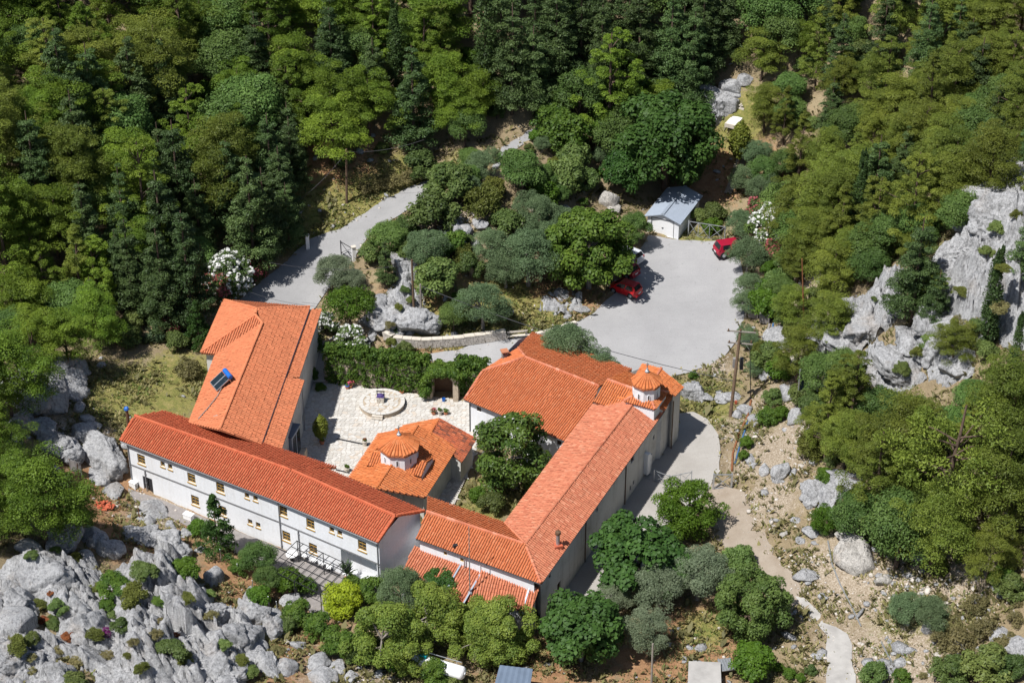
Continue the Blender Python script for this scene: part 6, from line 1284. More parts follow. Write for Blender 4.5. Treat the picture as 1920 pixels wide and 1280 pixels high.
d.build('arch', M['stonewall'], gw); d = MB(O); d.box((gc[0], gc[1]+1.5, 1.5), (2.6, .12, 3.0), -.15); d.build('door', M['brown'], gw)  # dark panel filling the arch: the opening's shade put into its colour
rng = np.random.default_rng(9); a = rng.uniform(-.15, math.pi+.15, 70); cen = np.c_[gc[0]+1.62*np.cos(a), gc[1]+.55+rng.uniform(-.95, .9, 70), 2.45+1.25*np.sin(a)]; cl = np.c_[gc[0]-1.75+rng.normal(size=26)*.2, gc[1]+.2+rng.uniform(-.6, .6, 26), rng.uniform(.5, 2.6, 26)]
fr = np.c_[gc[0]+rng.uniform(-1.6, 1.6, 30), gc[1]-.35+rng.uniform(-.15, .15, 30), 0*np.zeros(30)]; fr[:, 2] = np.sqrt(np.clip(1.9**2-(fr[:, 0]-gc[0])**2, .01, 9))*.75+2.2+rng.normal(size=30)*.12; cl2 = np.c_[gc[0]+1.75+rng.normal(size=14)*.15, gc[1]+.3+rng.uniform(-.4, .6, 14), rng.uniform(1.5, 3.0, 14)]
cen = np.r_[cen, cl, fr, cl2]; q, t = leaves(rng, cen, np.full((len(cen), 3), .45), 190, .2, .8, .5, .15); link('ivy', leaf_obj('ivy', q-np.array(O), t, LM['ivy']), gw)

# ---------------------------------------------------------------- stone garden wall along the yard
wpts = [at(*p) for p in ((722, 634), (738, 646), (790, 651), (850, 648), (910, 640), (948, 634))]
O = wpts[2]; gwl = thing('garden_wall', 'low curved stone wall with pale coping above the yard entrance', 'wall', O); rng = np.random.default_rng(12)
core = MB(O); st = MB(O); hw_ = .95; first = True
for a, b in zip(wpts, wpts[1:]):
    L = np.linalg.norm((b-a)[:2]); u = (b-a)/np.linalg.norm(b-a); rz = math.atan2(u[1], u[0]); nn = np.array([-u[1], u[0], 0]); nn /= np.linalg.norm(nn)
    core.bar(a+[0, 0, hw_/2-.2], b+[0, 0, hw_/2-.2], .42, hw_+.4)
    for r in range(4):
        s = -.05*r
        while s < L-.1:
            w = rng.uniform(.25, .5); q = a+u*(s+w/2)-nn*.215; st.box((q[0], q[1], q[2]+.12+.235*r), (w-.04, .1+rng.uniform(0, .05), .2+rng.uniform(-.02, .02)), rz+rng.normal()*.03); s += w
    n = max(1, int(L/.95))
    for k in range(n):
        q = a+(b-a)*(k+.5)/n; cs = MB(O); cs.box((q[0], q[1], q[2]+hw_+.07+rng.uniform(-.01, .015)), (L/n-.03, .6, .12), rz+rng.normal()*.012); cs.build('coping_stone', M['coping'], gwl)
core.build('core', M['stonewall'], gwl); st.build('wall_stones', M['rubble'], gwl, kind='stuff')
kp = [at(*p) for p in ((990, 634), (1030, 624), (1080, 608))]; O = kp[1]; kb = thing('kerb_wall', 'pale low kerb wall running towards the yard', 'wall', O)
for a, b in zip(kp, kp[1:]):
    n = 3
    for k in range(n):
        d = MB(O); p0, p1 = a+(b-a)*(k+.02)/n, a+(b-a)*(k+.98)/n; d.bar(p0+[0, 0, .15], p1+[0, 0, .15], .42, .5); d.build('kerb_stone', M['coping'], kb)
bp = at(970, 634); O = bp; bch = thing('roadside_bench', 'pale slatted bench set in the gap of the stone wall', 'bench', O)
for z, w in ((.42, 0), (.75, .22)):
    d = MB(O); d.bar(bp+[-1.1, -.25+w, z], bp+[1.1, .1+w, z], .3 if z < .5 else .06, .06 if z < .5 else .22); d.build('seat' if z < .5 else 'backrest', M['coping'], bch)
for k in (-.9, .9):
    d = MB(O); d.bar(bp+[k, -.1+k*.15, -.1], bp+[k, -.1+k*.15, .75], .1); d.build('leg', M['gutterdark'], bch)
tw_ = [at(*p) for p in ((880, 512), (920, 510))]; d = MB(tw_[0])
tag(d.bar(tw_[0]+[0, 0, .3], tw_[1]+[0, 0, .3], .4, .9).build('terrace_wall', M['stonewall'], None, loc=tw_[0]), 'short dry-stone terrace wall under the olive trees', 'wall')

# ---------------------------------------------------------------- poles and wires
def height_for(p, py):
    z = p[2]
    for _ in range(60):
        if proj((p[0], p[1], z))[1] <= py: break
        z += .15
    return z-p[2]
def pole(name, label, base, top, r, mat='pole', cat='pole'):
    p = at(*base); h = height_for(p, top[1]); e = P(top[0], top[1], p[2]+h); o = thing(name, label, cat, p); d = MB(p); d.tube(p-[0, 0, .4], (e[0], p[1]+(e[1]-p[1])*.3, p[2]+h), r, r*.7, 10); d.build('shaft', M[mat], o); return o, p, np.array([e[0], p[1]+(e[1]-p[1])*.3, p[2]+h])
po, pb, pt = pole('power_pole', 'tall wooden power pole with two crossarms at the edge of the yard', (1369, 781), (1379, 566), .19)
for dz, a, b in ((-.12, -1.35, 1.55), (-1.5, -1.2, 1.3)):
    d = MB(pb); c = pt+[0, -.18, dz]; d.bar(c+[a, .05, .1], c+[b, -.05, -.1], .12); d.build('crossarm', M['trunkgrey'], po)
    for k in (a+.15, 0.0, b-.15):
        d = MB(pb); d.lathe(tuple(c+[k, 0, .05]), [(.05, 0), (.09, .1), (.05, .18), (.08, .25), (.02, .33)], 8); d.build('insulator', M['brown'], po)
d = MB(pb); c = pt+[.0, 0, -4.0]; d.box(c+np.array([.35, -.05, 0]), (.35, .4, 1.3)); d.build('fuse_box', M['gutterdark'], po)
d = MB(pb); d.box(c+np.array([-.38, -.05, .1]), (.3, .35, 1.1)); d.build('fuse_box', M['slab'], po)
d = MB(pb); q = pt+[.05, -.22, -8.6]; d.box(q, (.25, .15, .35)); d.build('sign_plate', M['redrubble'], po)
t1, b1, e1 = pole('telephone_pole', 'taller of the twin poles beside the rocky knoll', (777, 600), (772, 487), .15)
t2, b2, e2 = pole('telephone_pole', 'shorter greyer of the twin poles beside the rocky knoll', (790, 600), (788, 533), .13, 'trunkgrey')
t3, b3, e3 = pole('telephone_pole', 'roadside wooden pole on the verge below the forest', (650, 380), (649, 281), .16)
d = MB(b3); d.box(e3+np.array([0, -.1, -.3]), (.5, .08, .08)); d.build('crossarm', M['pole'], t3)
t4, b4, e4 = pole('rusty_post', 'thin rusty pole on the stony slope right of the bins', (1508, 610), (1504, 486), .09, 'rust')
t5, b5, e5 = pole('lamp_post', 'thin dark post with a short arm right of the power pole', (1408, 748), (1406, 640), .05, 'black'); d = MB(b5); d.bar(e5, e5+[-1.2, 0, 0], .05); d.bar(e5+[-.6, 0, 0], e5+[0, 0, -1.0], .04); d.build('arm', M['steel'], t5)
t6, b6, e6 = pole('power_pole', 'distant wooden pole in the hilltop clearing at the top edge', (1447, 42), (1447, -14), .16)
t7, b7, e7 = pole('power_pole', 'distant pole with crossbars in the forest right of the clearing', (1505, 122), (1508, 48), .14); d = MB(b7)
for dz in (-.3, -1.2): d.bar(e7+[-1.0, 0, dz], e7+[1.0, 0, dz], .1)
d.bar(e7+[-.9, 0, -.3], e7+[-.3, 0, -2.2], .08); d.build('crossarm', M['trunkgrey'], t7)
t8, b8, e8 = pole('bare_post', 'weathered grey wooden post standing alone at the lower edge', (1221, 1296), (1224, 1206), .11, 'trunkgrey', 'post')
ab = H(881, 1108, 3.6); d = MB(ab); hA_ = 0
zt = 3.4
while proj((ab[0], ab[1], zt))[1] > 988: zt += .1
an = thing('antenna_mast', 'thin grey mast rising from the lean-to roof', 'mast', (ab[0], ab[1], 3.3)); d = MB((ab[0], ab[1], 3.3)); d.tube((ab[0], ab[1], 3.2), (ab[0], ab[1], zt), .06, .035, 8); d.build('tube', M['steel'], an)
d = MB((ab[0], ab[1], 3.3)); d.box((ab[0], ab[1], 3.45), (.35, .35, .12)); d.build('base_plate', M['steel'], an)
def wire(label, a, b, sag, r=.022, n=18):
    a, b = np.asarray(a, float), np.asarray(b, float); d = MB(a); pts = [a+(b-a)*t-[0, 0, 4*sag*t*(1-t)] for t in np.linspace(0, 1, n)]
    for p, q in zip(pts, pts[1:]): d.tube(p, q, r, n=5, cap=False)
    tag(d.build('overhead_wire', M['wire'], None, loc=a), label, 'wire', 'overhead wires')
pk = pt+[0, 0, -6.2]
wire('thick black cable sagging across the yard to the power pole', e2-[0, 0, .2], pk, 1.0, .035)
wire('thin wire from the taller twin pole towards the road gate', e1-[0, 0, .5], P(505, 492, 9.0), .8, .02)
wire('thin wire climbing right from the roadside pole into the pines', e3-[0, 0, .3], P(795, 262, 14.0), .5, .02)
wire('thin wire running left from the roadside pole into the dark trees', e3-[0, 0, .4], P(560, 376, 8.5), .4, .02)
wire('cable slanting down from the power pole to the ground', pk, at(1340, 710), .1, .025)
wire('thin wire from the power pole down towards the chapel wall', pk, P(1281, 735, 5.5), .3, .02)
wire('thin wire from the road gate over the lower road to the broad roof', P(470, 548, 6.0), P(600, 575, 6.5), .3, .018)

# ---------------------------------------------------------------- gates, fences, pergola
def frame_gate(name, label, A, B, h, posts=True, mat='steel', braces=2, w=.06, cat='gate', mids=(0.27, .58)):
    A, B = np.asarray(A, float), np.asarray(B, float); o = thing(name, label, cat, A); U = np.array([0, 0, 1.0])
    d = MB(A); d.bar(A+U*.12, B+U*.12, w); d.bar(A+U*h, B+U*h, w); d.build('rail', M[mat], o)
    xs_ = [0.0, *mids, 1.0]
    for i, t in enumerate(xs_):
        d = MB(A); q = A+(B-A)*t; d.bar(q-U*(.2 if t in (0, 1) else -.12), q+U*(h+(.12 if t in (0, 1) else 0)), w*(1.8 if t in (0, 1) else 1)); d.build('post' if t in (0, 1) else 'stile', M[mat], o)
    for t0, t1 in zip(xs_, xs_[1:]):
        d = MB(A); d.bar(A+(B-A)*t0+U*.12, A+(B-A)*t1+U*h, w*.7); d.build('brace', M[mat], o); d = MB(A); d.bar(A+(B-A)*t0+U*h, A+(B-A)*t1+U*.12, w*.7); d.build('brace', M[mat], o)
    return o
A = at(1290, 442); B = at(1358, 451); B[2] = A[2]; frame_gate('field_gate', 'white cross-braced metal gate beside the garage', A, B, 1.9, mat='steel', w=.065)
A = at(1226, 902); B = at(1254, 912); B[2] = A[2]; frame_gate('lane_gate', 'open left leaf of the wire lane gate by the grey wall', A, B, 1.3, mids=())
A = at(1254, 913); B = at(1296, 904); B[2] = A[2]; frame_gate('mesh_fence', 'wire mesh panel beside the lane gate', A, B, 1.3, mids=(.5,), w=.05, cat='fence')
A = at(1337, 917); B = at(1371, 913); B[2] = A[2]; frame_gate('lane_gate', 'blue-grey right leaf of the lane gate by the gravel track', A, B, 1.75, mids=(), w=.09)
for (x, y), lab in (((577, 466), 'white gate pillar in the shade of the dark trees'), ((664, 488), 'white gate pillar behind the silvery olive')):
    p = at(x, y); o = thing('gate_pillar', lab, 'pillar', p); d = MB(p); d.box(p+np.array([0, 0, .75]), (.4, .4, 1.9), .3); d.build('shaft', M['white'], o); d = MB(p); d.box(p+np.array([0, 0, 1.74]), (.52, .52, .1), .3); d.build('cap', M['coping'], o)
A = at(662, 488); B = at(640, 480); B[2] = A[2]; frame_gate('road_gate', 'dark framed road gate leaf against its white pillar', A, B, 1.5, mat='black', mids=())
zt_ = 3.5
pg = [H(557, 1013, zt_), H(655, 1058, zt_), H(601, 1112, zt_), H(503, 1065, zt_)]; O = at(580, 1080); per = thing('pergola', 'bare black metal pergola frame over the terrace', 'pergola', O)
a, b_, c_, e = pg
for i in range(9):
    t = i/8; d = MB(O); d.bar(a+(b_-a)*t, e+(c_-e)*t, .05); d.build('rafter', M['black'], per)
for i in range(6):
    t = i/5; d = MB(O); d.bar(a+(e-a)*t-[0, 0, .05], b_+(c_-b_)*t-[0, 0, .05], .05); d.build('purlin', M['black'], per)
for q in (a, (a+b_)/2, b_, c_, (c_+e)/2, e):
    d = MB(O); d.bar((q[0], q[1], gz(q)-.1), q, .07); d.build('post', M['black'], per)
for i, (x, y) in enumerate(((572, 1048), (590, 1056), (606, 1062), (617, 1070))):
    p = at(x, y); p[2] = gz(p)+.16; o = thing('garden_chair', 'x', 'chair', p, -.45+RNG.normal()*.15, 'white chairs along the terrace wall'); PENDING.append((o, 'white garden chair under the pergola', x, y)); 
    d = MB(); d.box((0, 0, .44), (.46, .44, .05)); d.build('seat', M['white'], o); d = MB(); d.box((0, .22, .68), (.46, .05, .45)); d.build('backrest', M['white'], o)
    for q in ((-.19, -.18), (.19, -.18), (-.19, .18), (.19, .18)):
        d = MB(); d.box((*q, .21), (.05, .05, .42)); d.build('leg', M['gutterdark'], o)
p = at(548, 1050); p[2] = gz(p)+.16; o = thing('garden_table', 'white round table at the left end of the pergola', 'table', p); d = MB(); d.lathe((0, 0, .70), [(.55, 0), (.55, .05)], 18); d.build('tabletop', M['white'], o); d = MB(); d.lathe((0, 0, 0), [(.3, 0), (.06, .08), (.05, .7)], 10); d.build('pedestal', M['black'], o)
p = at(651, 1090); p[2] = gz(p)+.1; o = thing('potted_palm', 'spiky potted plant in a terracotta pot at the porch', 'plant', p); d = MB(); d.lathe((0, 0, 0), [(.25, 0), (.36, .45), (.3, .45)], 12); d.build('pot', M['terracotta'], o)
tr, cr = PROTO['agave'][0][:2]; q = link('leaves', cr, o, (0, 0, .9)); q.scale = (.75, .75, 1.1); d = MB(); d.tube((0, 0, .3), (0, 0, 1.2), .06, n=7); d.build('stem', M['trunkgrey'], o)
p = at(354, 972); p[2] = gz(p); d = MB(p); d.box(p+np.array([0, 0, .35]), (.9, .5, .7), -.5); d.box(p+np.array([.02, 0, .73]), (1.0, .6, .06), -.5); tag(d.build('outdoor_unit', M['white'], None, loc=p), 'white boxed unit among stones in front of the white house', 'utility box')
d0 = hole_at(wl, wj, 254, 905, .8, 1.1); p = PA((d0[0]+d0[1])/2, 1.6, -.3); d = MB(p); d.box(p, (.75, .4, 1.1), math.atan2((wj-wl)[1], (wj-wl)[0])); d.box(np.array(p)+[0, 0, .58], (.8, .46, .06), math.atan2((wj-wl)[1], (wj-wl)[0])); tag(d.build('meter_cabinet', M['white'], None, loc=p), 'white cabinet at the left corner of the white house', 'cabinet')
FENCE = ((133, 882), (148, 892), (180, 925), (226, 955), (262, 975), (415, 1055), (447, 1080), (475, 1110), (505, 1140), (520, 1150))
for i, (x, y) in enumerate(FENCE):
    p = at(x, y); p[2] = gz(p)-.1; d = MB(p); d.bar(p, p+[0, 0, 1.5], .06); d.bar(p+[0, 0, 1.48], p+[0, -.12, 1.62], .05); o = tag(d.build('fence_post', M['rust'] if i < 5 else M['steel'], None, loc=p), 'x', 'post', 'fence posts on the rocky slope'); PENDING.append((o, 'thin metal fence post '+near(x, y), x, y))
p = at(133, 882); p[2] = gz(p); q = p+[1.1, -.5, 0]; o = frame_gate('wire_panel', 'grey wire gate panel leaning among the left boulders', p, q, 1.3, mids=(), mat='slab', w=.05)
d = MB(p); d.bar(p+[0, 0, .7], q+[0, 0, .7], .02, 1.05); d.build('mesh', M['slab'], o)

# heap of broken red tiles
hp = at(193, 950); hp[2] = gz(hp); o = thing('tile_heap', 'heap of broken red roof tiles on the rocky slope', 'heap', hp); rng = np.random.default_rng(21)
for i in range(60):
    r = .95*math.sqrt(rng.random()); a = rng.uniform(0, 6.28); d = MB(); d.box((0, 0, 0), (rng.uniform(.25, .5), rng.uniform(.15, .25), .07)); t = d.build('tile', M['redrubble'], o); t.location = (r*math.cos(a)*1.1, r*math.sin(a)*.8, .05+.55*(1-r/.95)*rng.uniform(.6, 1)); t.rotation_euler = (rng.normal()*.45, rng.normal()*.45, rng.uniform(0, 3.1))
# solar water heater on the broad roof
def on_plane(px, py, a, b, c):
    n = np.cross(b-a, c-a); r = ray(px, py); t = ((a-CAM)@n)/(r@n); return CAM+r*t
s0 = on_plane(393, 733, LBt, V_, R1); s1 = on_plane(416, 722, LBt, V_, R1); s2 = on_plane(428, 706, LBt, V_, R1)
O = s1; sh_ = thing('solar_water_heater', 'solar water heater with blue tank on the broad orange roof', 'solar heater', O)
u = np.array([.86, .5, 0]); v = np.array([-.5, .86, 0]); c = O+np.array([0, 0, .12]); u = u*.82; v = v*.82
for k in (-.52, .52):
    a = c-u*1.05+v*k; b = c+u*.55+v*k+[0, 0, .86]; d = MB(O); d.bar(a, b, .80, .09); pn = d.build('collector', M['solar'], sh_)
    d = MB(O)
    w2 = v*.49; d.bar(a-w2, b-w2, .05, .12); d.bar(a+w2, b+w2, .05, .12); d.bar(a-w2, a+w2, .06, .12); d.build('frame', M['steel'], pn)
d = MB(O); q = c+u*.85+[0, 0, 1.0]; d.tube(q-v*.85, q+v*.85, .25, n=16); d.tube(q-v*.92, q-v*.85, .18, .25, 16); d.tube(q+v*.85, q+v*.92, .25, .18, 16); d.build('tank', M['blue'], sh_)
for k in (-.7, .7):
    d = MB(O); d.bar(c+u*.95+v*k-[0, 0, .1], q+v*k, .05); d.bar(c+u*.95+v*k, c-u*1.0+v*k, .05); d.bar(c+u*.95+v*k-[0, 0, .1], c+u*.2+v*k+[0, 0, .75], .04); d.build('stand', M['steel'], sh_)
pp = [on_plane(x, y, LBt, V_, R1)+[0, 0, .2] for x, y in ((420, 722), (408, 745), (390, 768), (372, 788))]; d = MB(pp[0])
for a, b in zip(pp, pp[1:]): d.tube(a, b, .05, n=6)
tag(d.build('roof_pipe', M['trunkgrey'], None, loc=pp[0]), 'pipe running down the roof from the solar heater', 'pipe')

# gas tank
g0, g1 = at(778, 1254), at(866, 1284); gz0 = max(g0[2], g1[2])+1.15; O = (g0+g1)/2; gt = thing('gas_tank', 'long white gas tank behind shrubs at the lower edge', 'tank', O)
a, b = np.array([g0[0], g0[1], gz0]), np.array([g1[0], g1[1], gz0]); u = (b-a)/np.linalg.norm(b-a); d = MB(O); d.tube(a, b, .6, n=20, cap=False)
for p, s in ((a, -1), (b, 1)):
    for k in range(4): r0, r1 = .6*math.cos(k*math.pi/8), .6*math.cos((k+1)*math.pi/8)+.001; d.tube(p+u*s*.35*math.sin(k*math.pi/8), p+u*s*.35*math.sin((k+1)*math.pi/8), r0, r1, 20, cap=(k == 3))
d.build('vessel', M['white'], gt, smooth=True)
for t in (.2, .8):
    p = a+(b-a)*t; d = MB(O); d.box((p[0], p[1], gz0-.75), (.3, 1.1, .7), math.atan2(u[1], u[0])); d.build('saddle', M['concrete'], gt)
p = a+(b-a)*.2; d = MB(O); d.box((p[0], p[1], gz0+.68), (.6, .4, .3), math.atan2(u[1], u[0])); d.build('valve_box', M['teal'], gt)
d = MB(O); d.tube(a+[0, .5, .75], b+[0, .5, .75], .035, n=6); 
for t in (.1, .9): q = a+(b-a)*t+[0, .5, .75]; d.tube(q, q-[0, 0, .7], .03, n=6)
d.build('handrail', M['steel'], gt)

# dark panel on its post, hillside grave, hoses, bins
p = at(1494, 762); h = height_for(p, 692); o = thing('panel_sign', 'dark rectangular panel on a thin grey post on the rocky slope', 'panel', p); d = MB(p); d.tube(p-[0, 0, .3], p+[0, 0, h], .06, n=8); d.build('post', M['steel'], o)
for z0_, z1_ in ((h-2.9, h-1.5), (h-1.42, h-.02)):
    d = MB(p); d.add([p+np.array(q) for q in ((.1, 0, z0_), (.95, .35, z0_+.35), (.95, .35, z1_+.35), (.1, 0, z1_), (.1, .06, z0_), (.95, .41, z0_+.35), (.95, .41, z1_+.35), (.1, .06, z1_))], [(0, 1, 2, 3), (7, 6, 5, 4), (0, 4, 5, 1), (1, 5, 6, 2), (2, 6, 7, 3), (3, 7, 4, 0)]); d.build('panel', M['solar'], o)
p = at(1378, 232); o = thing('grave', 'white marble grave slab with a headstone in the small hillside garden', 'grave', p); d = MB(p); d.box(p+np.array([0, 0, .2]), (1.6, 2.6, .5), -.5); d.build('slab', M['coping'], o); d = MB(p); d.box(p+np.array([0, 0, .5]), (1.2, 2.1, .12), -.5); d.build('cover', M['white'], o); d = MB(p); d.box(p+np.array([.75, 1.35, .9]), (.8, .14, 1.1), -.5); d.box(p+np.array([.75, 1.35, 1.7]), (.14, .12, .6), -.5); d.box(p+np.array([.75, 1.35, 1.75]), (.5, .12, .14), -.5); d.build('headstone', M['coping'], o)
for pts_, lab in ((((1312, 244), (1336, 236), (1352, 222)), 'low dark wall below the hillside grave'), (((1385, 300), (1378, 322)), 'short wall beside the garden path')):
    q = [at(*c) for c in pts_]; d = MB(q[0])
    for a, b in zip(q, q[1:]): d.bar(a+[0, 0, .3], b+[0, 0, .3], .3, .8)
    tag(d.build('retaining_wall', M['stonewall'], None, loc=q[0]), lab, 'wall')
def hose(label, pts_, r, mat, lift=.12, cat='hose'):
    q = [at(*c) for c in pts_]; q = [np.array([c[0], c[1], gz(c)+lift]) for c in q]; d = MB(q[0])
    for a, b in zip(q, q[1:]):
        for k in range(3): d.tube(a+(b-a)*k/3, a+(b-a)*(k+1)/3, r, n=6)
    tag(d.build('hose' if cat == 'hose' else 'pipe', M[mat], None, loc=q[0]), label, cat)
hose('blue hose lying along the stony edge above the lane', ((1402, 790), (1396, 810), (1386, 840), (1378, 870)), .10, 'bluehose'); hose('rusty edging pipe beside the blue hose', ((1408, 752), (1402, 780), (1385, 815), (1374, 850), (1372, 885)), .11, 'rust', cat='pipe')
hose('blue pipe on the slope below the bins', ((1450, 606), (1446, 630), (1440, 655)), .12, 'bluehose', cat='pipe'); hose('grey water channel beside the blue pipe', ((1443, 608), (1436, 632), (1430, 655)), .16, 'slab', cat='pipe')
hose('thin grey pipe crossing the scree below the big boulder', ((1552, 1015), (1560, 1060), (1575, 1095), (1595, 1135), (1614, 1175)), .07, 'steel', cat='pipe'); hose('grey pipe lying right of the concrete track', ((1652, 1205), (1665, 1230), (1680, 1252)), .07, 'steel', cat='pipe')
def bin_(label, px, py, mat, lidmat, s=1.0):
    p = at(px, py); p[2] = gz(p); o = thing('waste_bin', label, 'bin', p, -.3); d = MB(); w, b_, h = .62*s, .55*s, 1.25*s; d.add([(-w*.8, -b_*.8, .15), (w*.8, -b_*.8, .15), (w*.8, b_*.8, .15), (-w*.8, b_*.8, .15), (-w, -b_, h), (w, -b_, h), (w, b_, h), (-w, b_, h)], [(3, 2, 1, 0), (4, 5, 6, 7), (0, 1, 5, 4), (1, 2, 6, 5), (2, 3, 7, 6), (3, 0, 4, 7)]); d.build('body', M[mat], o)
    d = MB(); d.add([(-w*1.05, -b_*1.08, h), (w*1.05, -b_*1.08, h), (w*1.05, b_*1.08, h), (-w*1.05, b_*1.08, h), (-w, -b_*.3, h+.3), (w, -b_*.3, h+.3), (w, b_*.8, h+.25), (-w, b_*.8, h+.25)], [(3, 2, 1, 0), (4, 5, 6, 7), (0, 1, 5, 4), (1, 2, 6, 5), (2, 3, 7, 6), (3, 0, 4, 7)]); d.build('lid', M[lidmat], o)
    for q in ((-w*.6, -b_*.6), (w*.6, -b_*.6), (-w*.6, b_*.6), (w*.6, b_*.6)):
        d = MB(); d.tube((q[0]-.04, q[1], .08), (q[0]+.04, q[1], .08), .09, n=10); d.build('wheel', M['tyre'], o)
bin_('waste bin with a turquoise lid half hidden by the bushy tree', 1411, 578, 'gutterdark', 'teal'); bin_('green waste bin in front of the turquoise-lidded one', 1413, 594, 'slab', 'green'); bin_('grey lidded bin under the bushy tree by the yard', 1434, 604, 'slab', 'slab', 1.0)
p = at(203, 1205); p[2] = gz(p)+1.2; q, t = leaves(np.random.default_rng(3), np.zeros((5, 3))+np.random.default_rng(4).normal(size=(5, 3))*.12, np.full((5, 3), .34), 120, .12, .5, .6, .2, tuft=.5); o = thing('thistle', 'purple thistle bloom standing out on the lower left crag', 'flower', p); link('bloom', leaf_obj('bloom', q, t, LM['purple']), o); d = MB(); d.tube((0, 0, -2.2), (0, 0, 0), .03, n=6); d.build('stem', M['trunkgrey'], o)

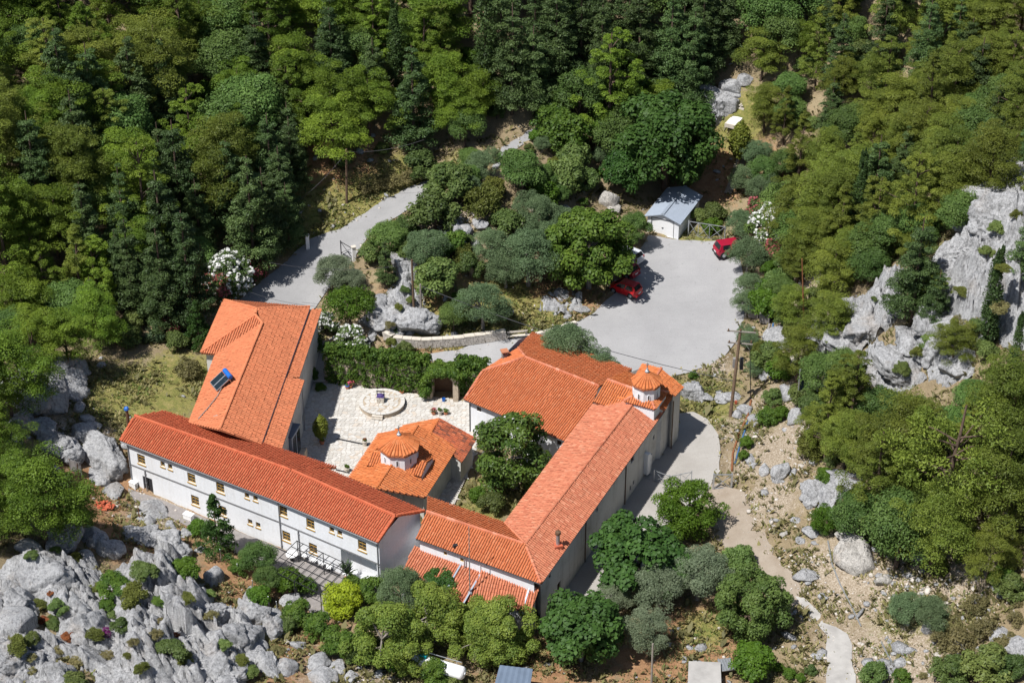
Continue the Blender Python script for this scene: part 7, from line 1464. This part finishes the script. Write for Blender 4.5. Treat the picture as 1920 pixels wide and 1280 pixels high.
# ---------------------------------------------------------------- cars
def car(label, p, ang, L, W, Hc, paint, suv=False):
    o = thing('parked_car', label, 'car', p, ang, 'parked cars'); h = L/2; k = Hc/1.5; g = .2 if not suv else .26
    # stations from rear to front: x, half width at waist, height of waist (shoulder), sill height
    st = [(-h, .74, .62, .42), (-h+.10, .90, .86, .30), (-h+.45, .98, .96, .24), (-.9, 1, .97, g), (0, 1, .95, g), (.75, 1, .93, g), (1.05, .99, .90, g), (h-.65, .95, .82, .24), (h-.18, .84, .66, .28), (h, .62, .5, .4)]
    d = MB(); rings = []
    for x, w, zt, zb in st:
        w = w*W/2; zt *= k; rings.append([(x, -w*.9, zb), (x, -w, zb+.16), (x, -w*1.0, zt*.72), (x, -w*.95, zt), (x, -w*.55, zt+.05), (x, w*.55, zt+.05), (x, w*.95, zt), (x, w*1.0, zt*.72), (x, w, zb+.16), (x, w*.9, zb)])
    n = 10; vs = [q for r in rings for q in r]; fs = [(i*n+j, (i+1)*n+j, (i+1)*n+(j+1) % n, i*n+(j+1) % n) for i in range(len(st)-1) for j in range(n)]+[tuple(range(n)), tuple(range(len(vs)-1, len(vs)-n-1, -1))]; d.add(vs, fs)
    body = d.build('body', M[paint], o, smooth=False)
    zt = .97*k; rt = Hc; rx0, rx1 = -h+.42, .42; b0, b1 = -h+.14, 1.28; wr, wb = W*.38, W*.47
    C = [(b0, -wb, zt-.03), (b1, -wb*.96, zt-.05), (b1, wb*.96, zt-.05), (b0, wb, zt-.03), (rx0, -wr, rt-.04), (rx1, -wr, rt-.05), (rx1, wr, rt-.05), (rx0, wr, rt-.04)]
    d = MB(); cr_ = (rx0+.3, rx1-.2); d.add(C+[(cr_[0], -wr*.8, rt+.015), (cr_[1], -wr*.8, rt), (cr_[1], wr*.8, rt), (cr_[0], wr*.8, rt+.015)], [(0, 1, 5, 4), (2, 3, 7, 6), (1, 2, 6, 5), (3, 0, 4, 7), (4, 5, 9, 8), (5, 6, 10, 9), (6, 7, 11, 10), (7, 4, 8, 11), (8, 9, 10, 11)]); d.build('cabin', M[paint], o)
    C = [np.array(q) for q in C]
    def pane(a, b, c, e, nm, cut=.1, push=.012):
        a, b, c, e = [np.asarray(q, float) for q in (a, b, c, e)]; m = (a+b+c+e)/4; nn = np.cross(b-a, e-a); nn /= np.linalg.norm(nn); nn = nn if nn@(m-np.array([0, 0, .6])) > 0 else -nn; q = [p_+(m-p_)*cut+nn*push for p_ in (a, b, c, e)]; d = MB(); d.poly(q); d.add(q+[p_-nn*.03 for p_ in q], [(i, (i+1) % 4, 4+(i+1) % 4, 4+i) for i in range(4)]); d.build(nm, M['carglass'], o)
    pane(C[1], C[2], C[6], C[5], 'windscreen', .12); pane(C[3], C[0], C[4], C[7], 'rear_window', .14)
    for s in (0, 1):
        lo0, lo1, up0, up1 = (C[0], C[1], C[4], C[5]) if s == 0 else (C[3], C[2], C[7], C[6]); L_ = lambda t: lo0+(lo1-lo0)*t; U_ = lambda t: up0+(up1-up0)*t
        for t0, t1, u0, u1 in ((.12, .44, .08, .48), (.47, .88, .52, .97)): pane(L_(t0), L_(t1), U_(u1), U_(u0), 'side_window', .11)
    for x in (-h+.72, h-.78):
        for s in (-1, 1):
            R = .31 if not suv else .36; y = s*(W/2-.07); d = MB(); d.tube((x, y-.1, R), (x, y+.1, R), R, n=20); w = d.build('wheel', M['tyre'], o); d = MB(); d.tube((x, y+s*.085, R), (x, y+s*.112, R), R*.66, R*.58, 14); d.build('rim', M['steel'], w)
            d = MB(); d.tube((x, s*(W/2-.13), R+.02), (x, s*(W/2+.012), R+.02), R*1.17, n=20); d.build('wheel_arch', M['black'], o)
    for s in (-1, 1):
        d = MB(); d.box((-h+.13, s*W*.40, .78*k), (.16, .18, .32 if not suv else .2)); d.build('tail_light', M['lamp'], o); d = MB(); d.box((h-.22, s*W*.36, .62*k), (.25, .3, .14)); d.build('headlight', M['steel'], o); d = MB(); d.box((.95, s*(W/2+.09), .98*k), (.14, .18, .13)); d.build('mirror', M[paint], o)
    d = MB(); d.box((-h+.03, 0, .40), (.16, W*.86, .2)); d.build('bumper', M['black' if suv else paint], o); d = MB(); d.box((h-.03, 0, .38), (.2, W*.8, .2)); d.build('bumper', M['black'], o)
    d = MB(); d.box((-h-.035, 0, .62), (.02, .5, .12)); d.build('number_plate', M['white'], o); return o
def on_yard(px, py): p = at(px, py); p[2] += .03; return p
ca = on_yard(1172, 549); car('bright red hatchback parked half under the round leafy tree', ca, math.radians(146), 3.65, 1.62, 1.5, 'red')
car('red sport utility car with its nose in the grey-green bushes', on_yard(1374, 474), math.radians(18), 4.4, 1.82, 1.62, 'darkred', True)
car('dark red car in deep shade behind the bright red hatchback', on_yard(1166, 511), math.radians(140), 4.0, 1.7, 1.48, 'darkred')
car('pale car half hidden under the tree nearest the garage', on_yard(1173, 485), math.radians(140), 4.2, 1.7, 1.45, 'silver')
# ---------------------------------------------------------------- labels: look-alikes told apart by where they stand in the photo
def finish_labels():
    by = {}
    for o, b, px, py in PENDING: by.setdefault(b, []).append((o, px, py))
    ordn = ['second', 'third', 'fourth', 'fifth', 'sixth', 'seventh', 'eighth', 'ninth', 'tenth', 'eleventh', 'twelfth', 'thirteenth', 'fourteenth']
    for b in list(by):
        if len(by[b]) > 7:
            l = sorted(by.pop(b), key=lambda q: q[2]); h = len(l)//2; by[b+', farther row'] = l[:h]; by[b+', nearer row'] = l[h:]
    for b, l in by.items():
        n = len(l)
        if n == 1: l[0][0]['label'] = b; continue
        l.sort(key=lambda q: q[1])
        for i, (o, px, py) in enumerate(l):
            if i == 0: s = 'leftmost'
            elif i == n-1: s = 'rightmost'
            elif n == 3: s = 'middle one'
            else: s = ordn[min(i-1, 12)]+' from left'
            o['label'] = f'{b}, {s}'
finish_labels()
bpy.context.view_layer.update()
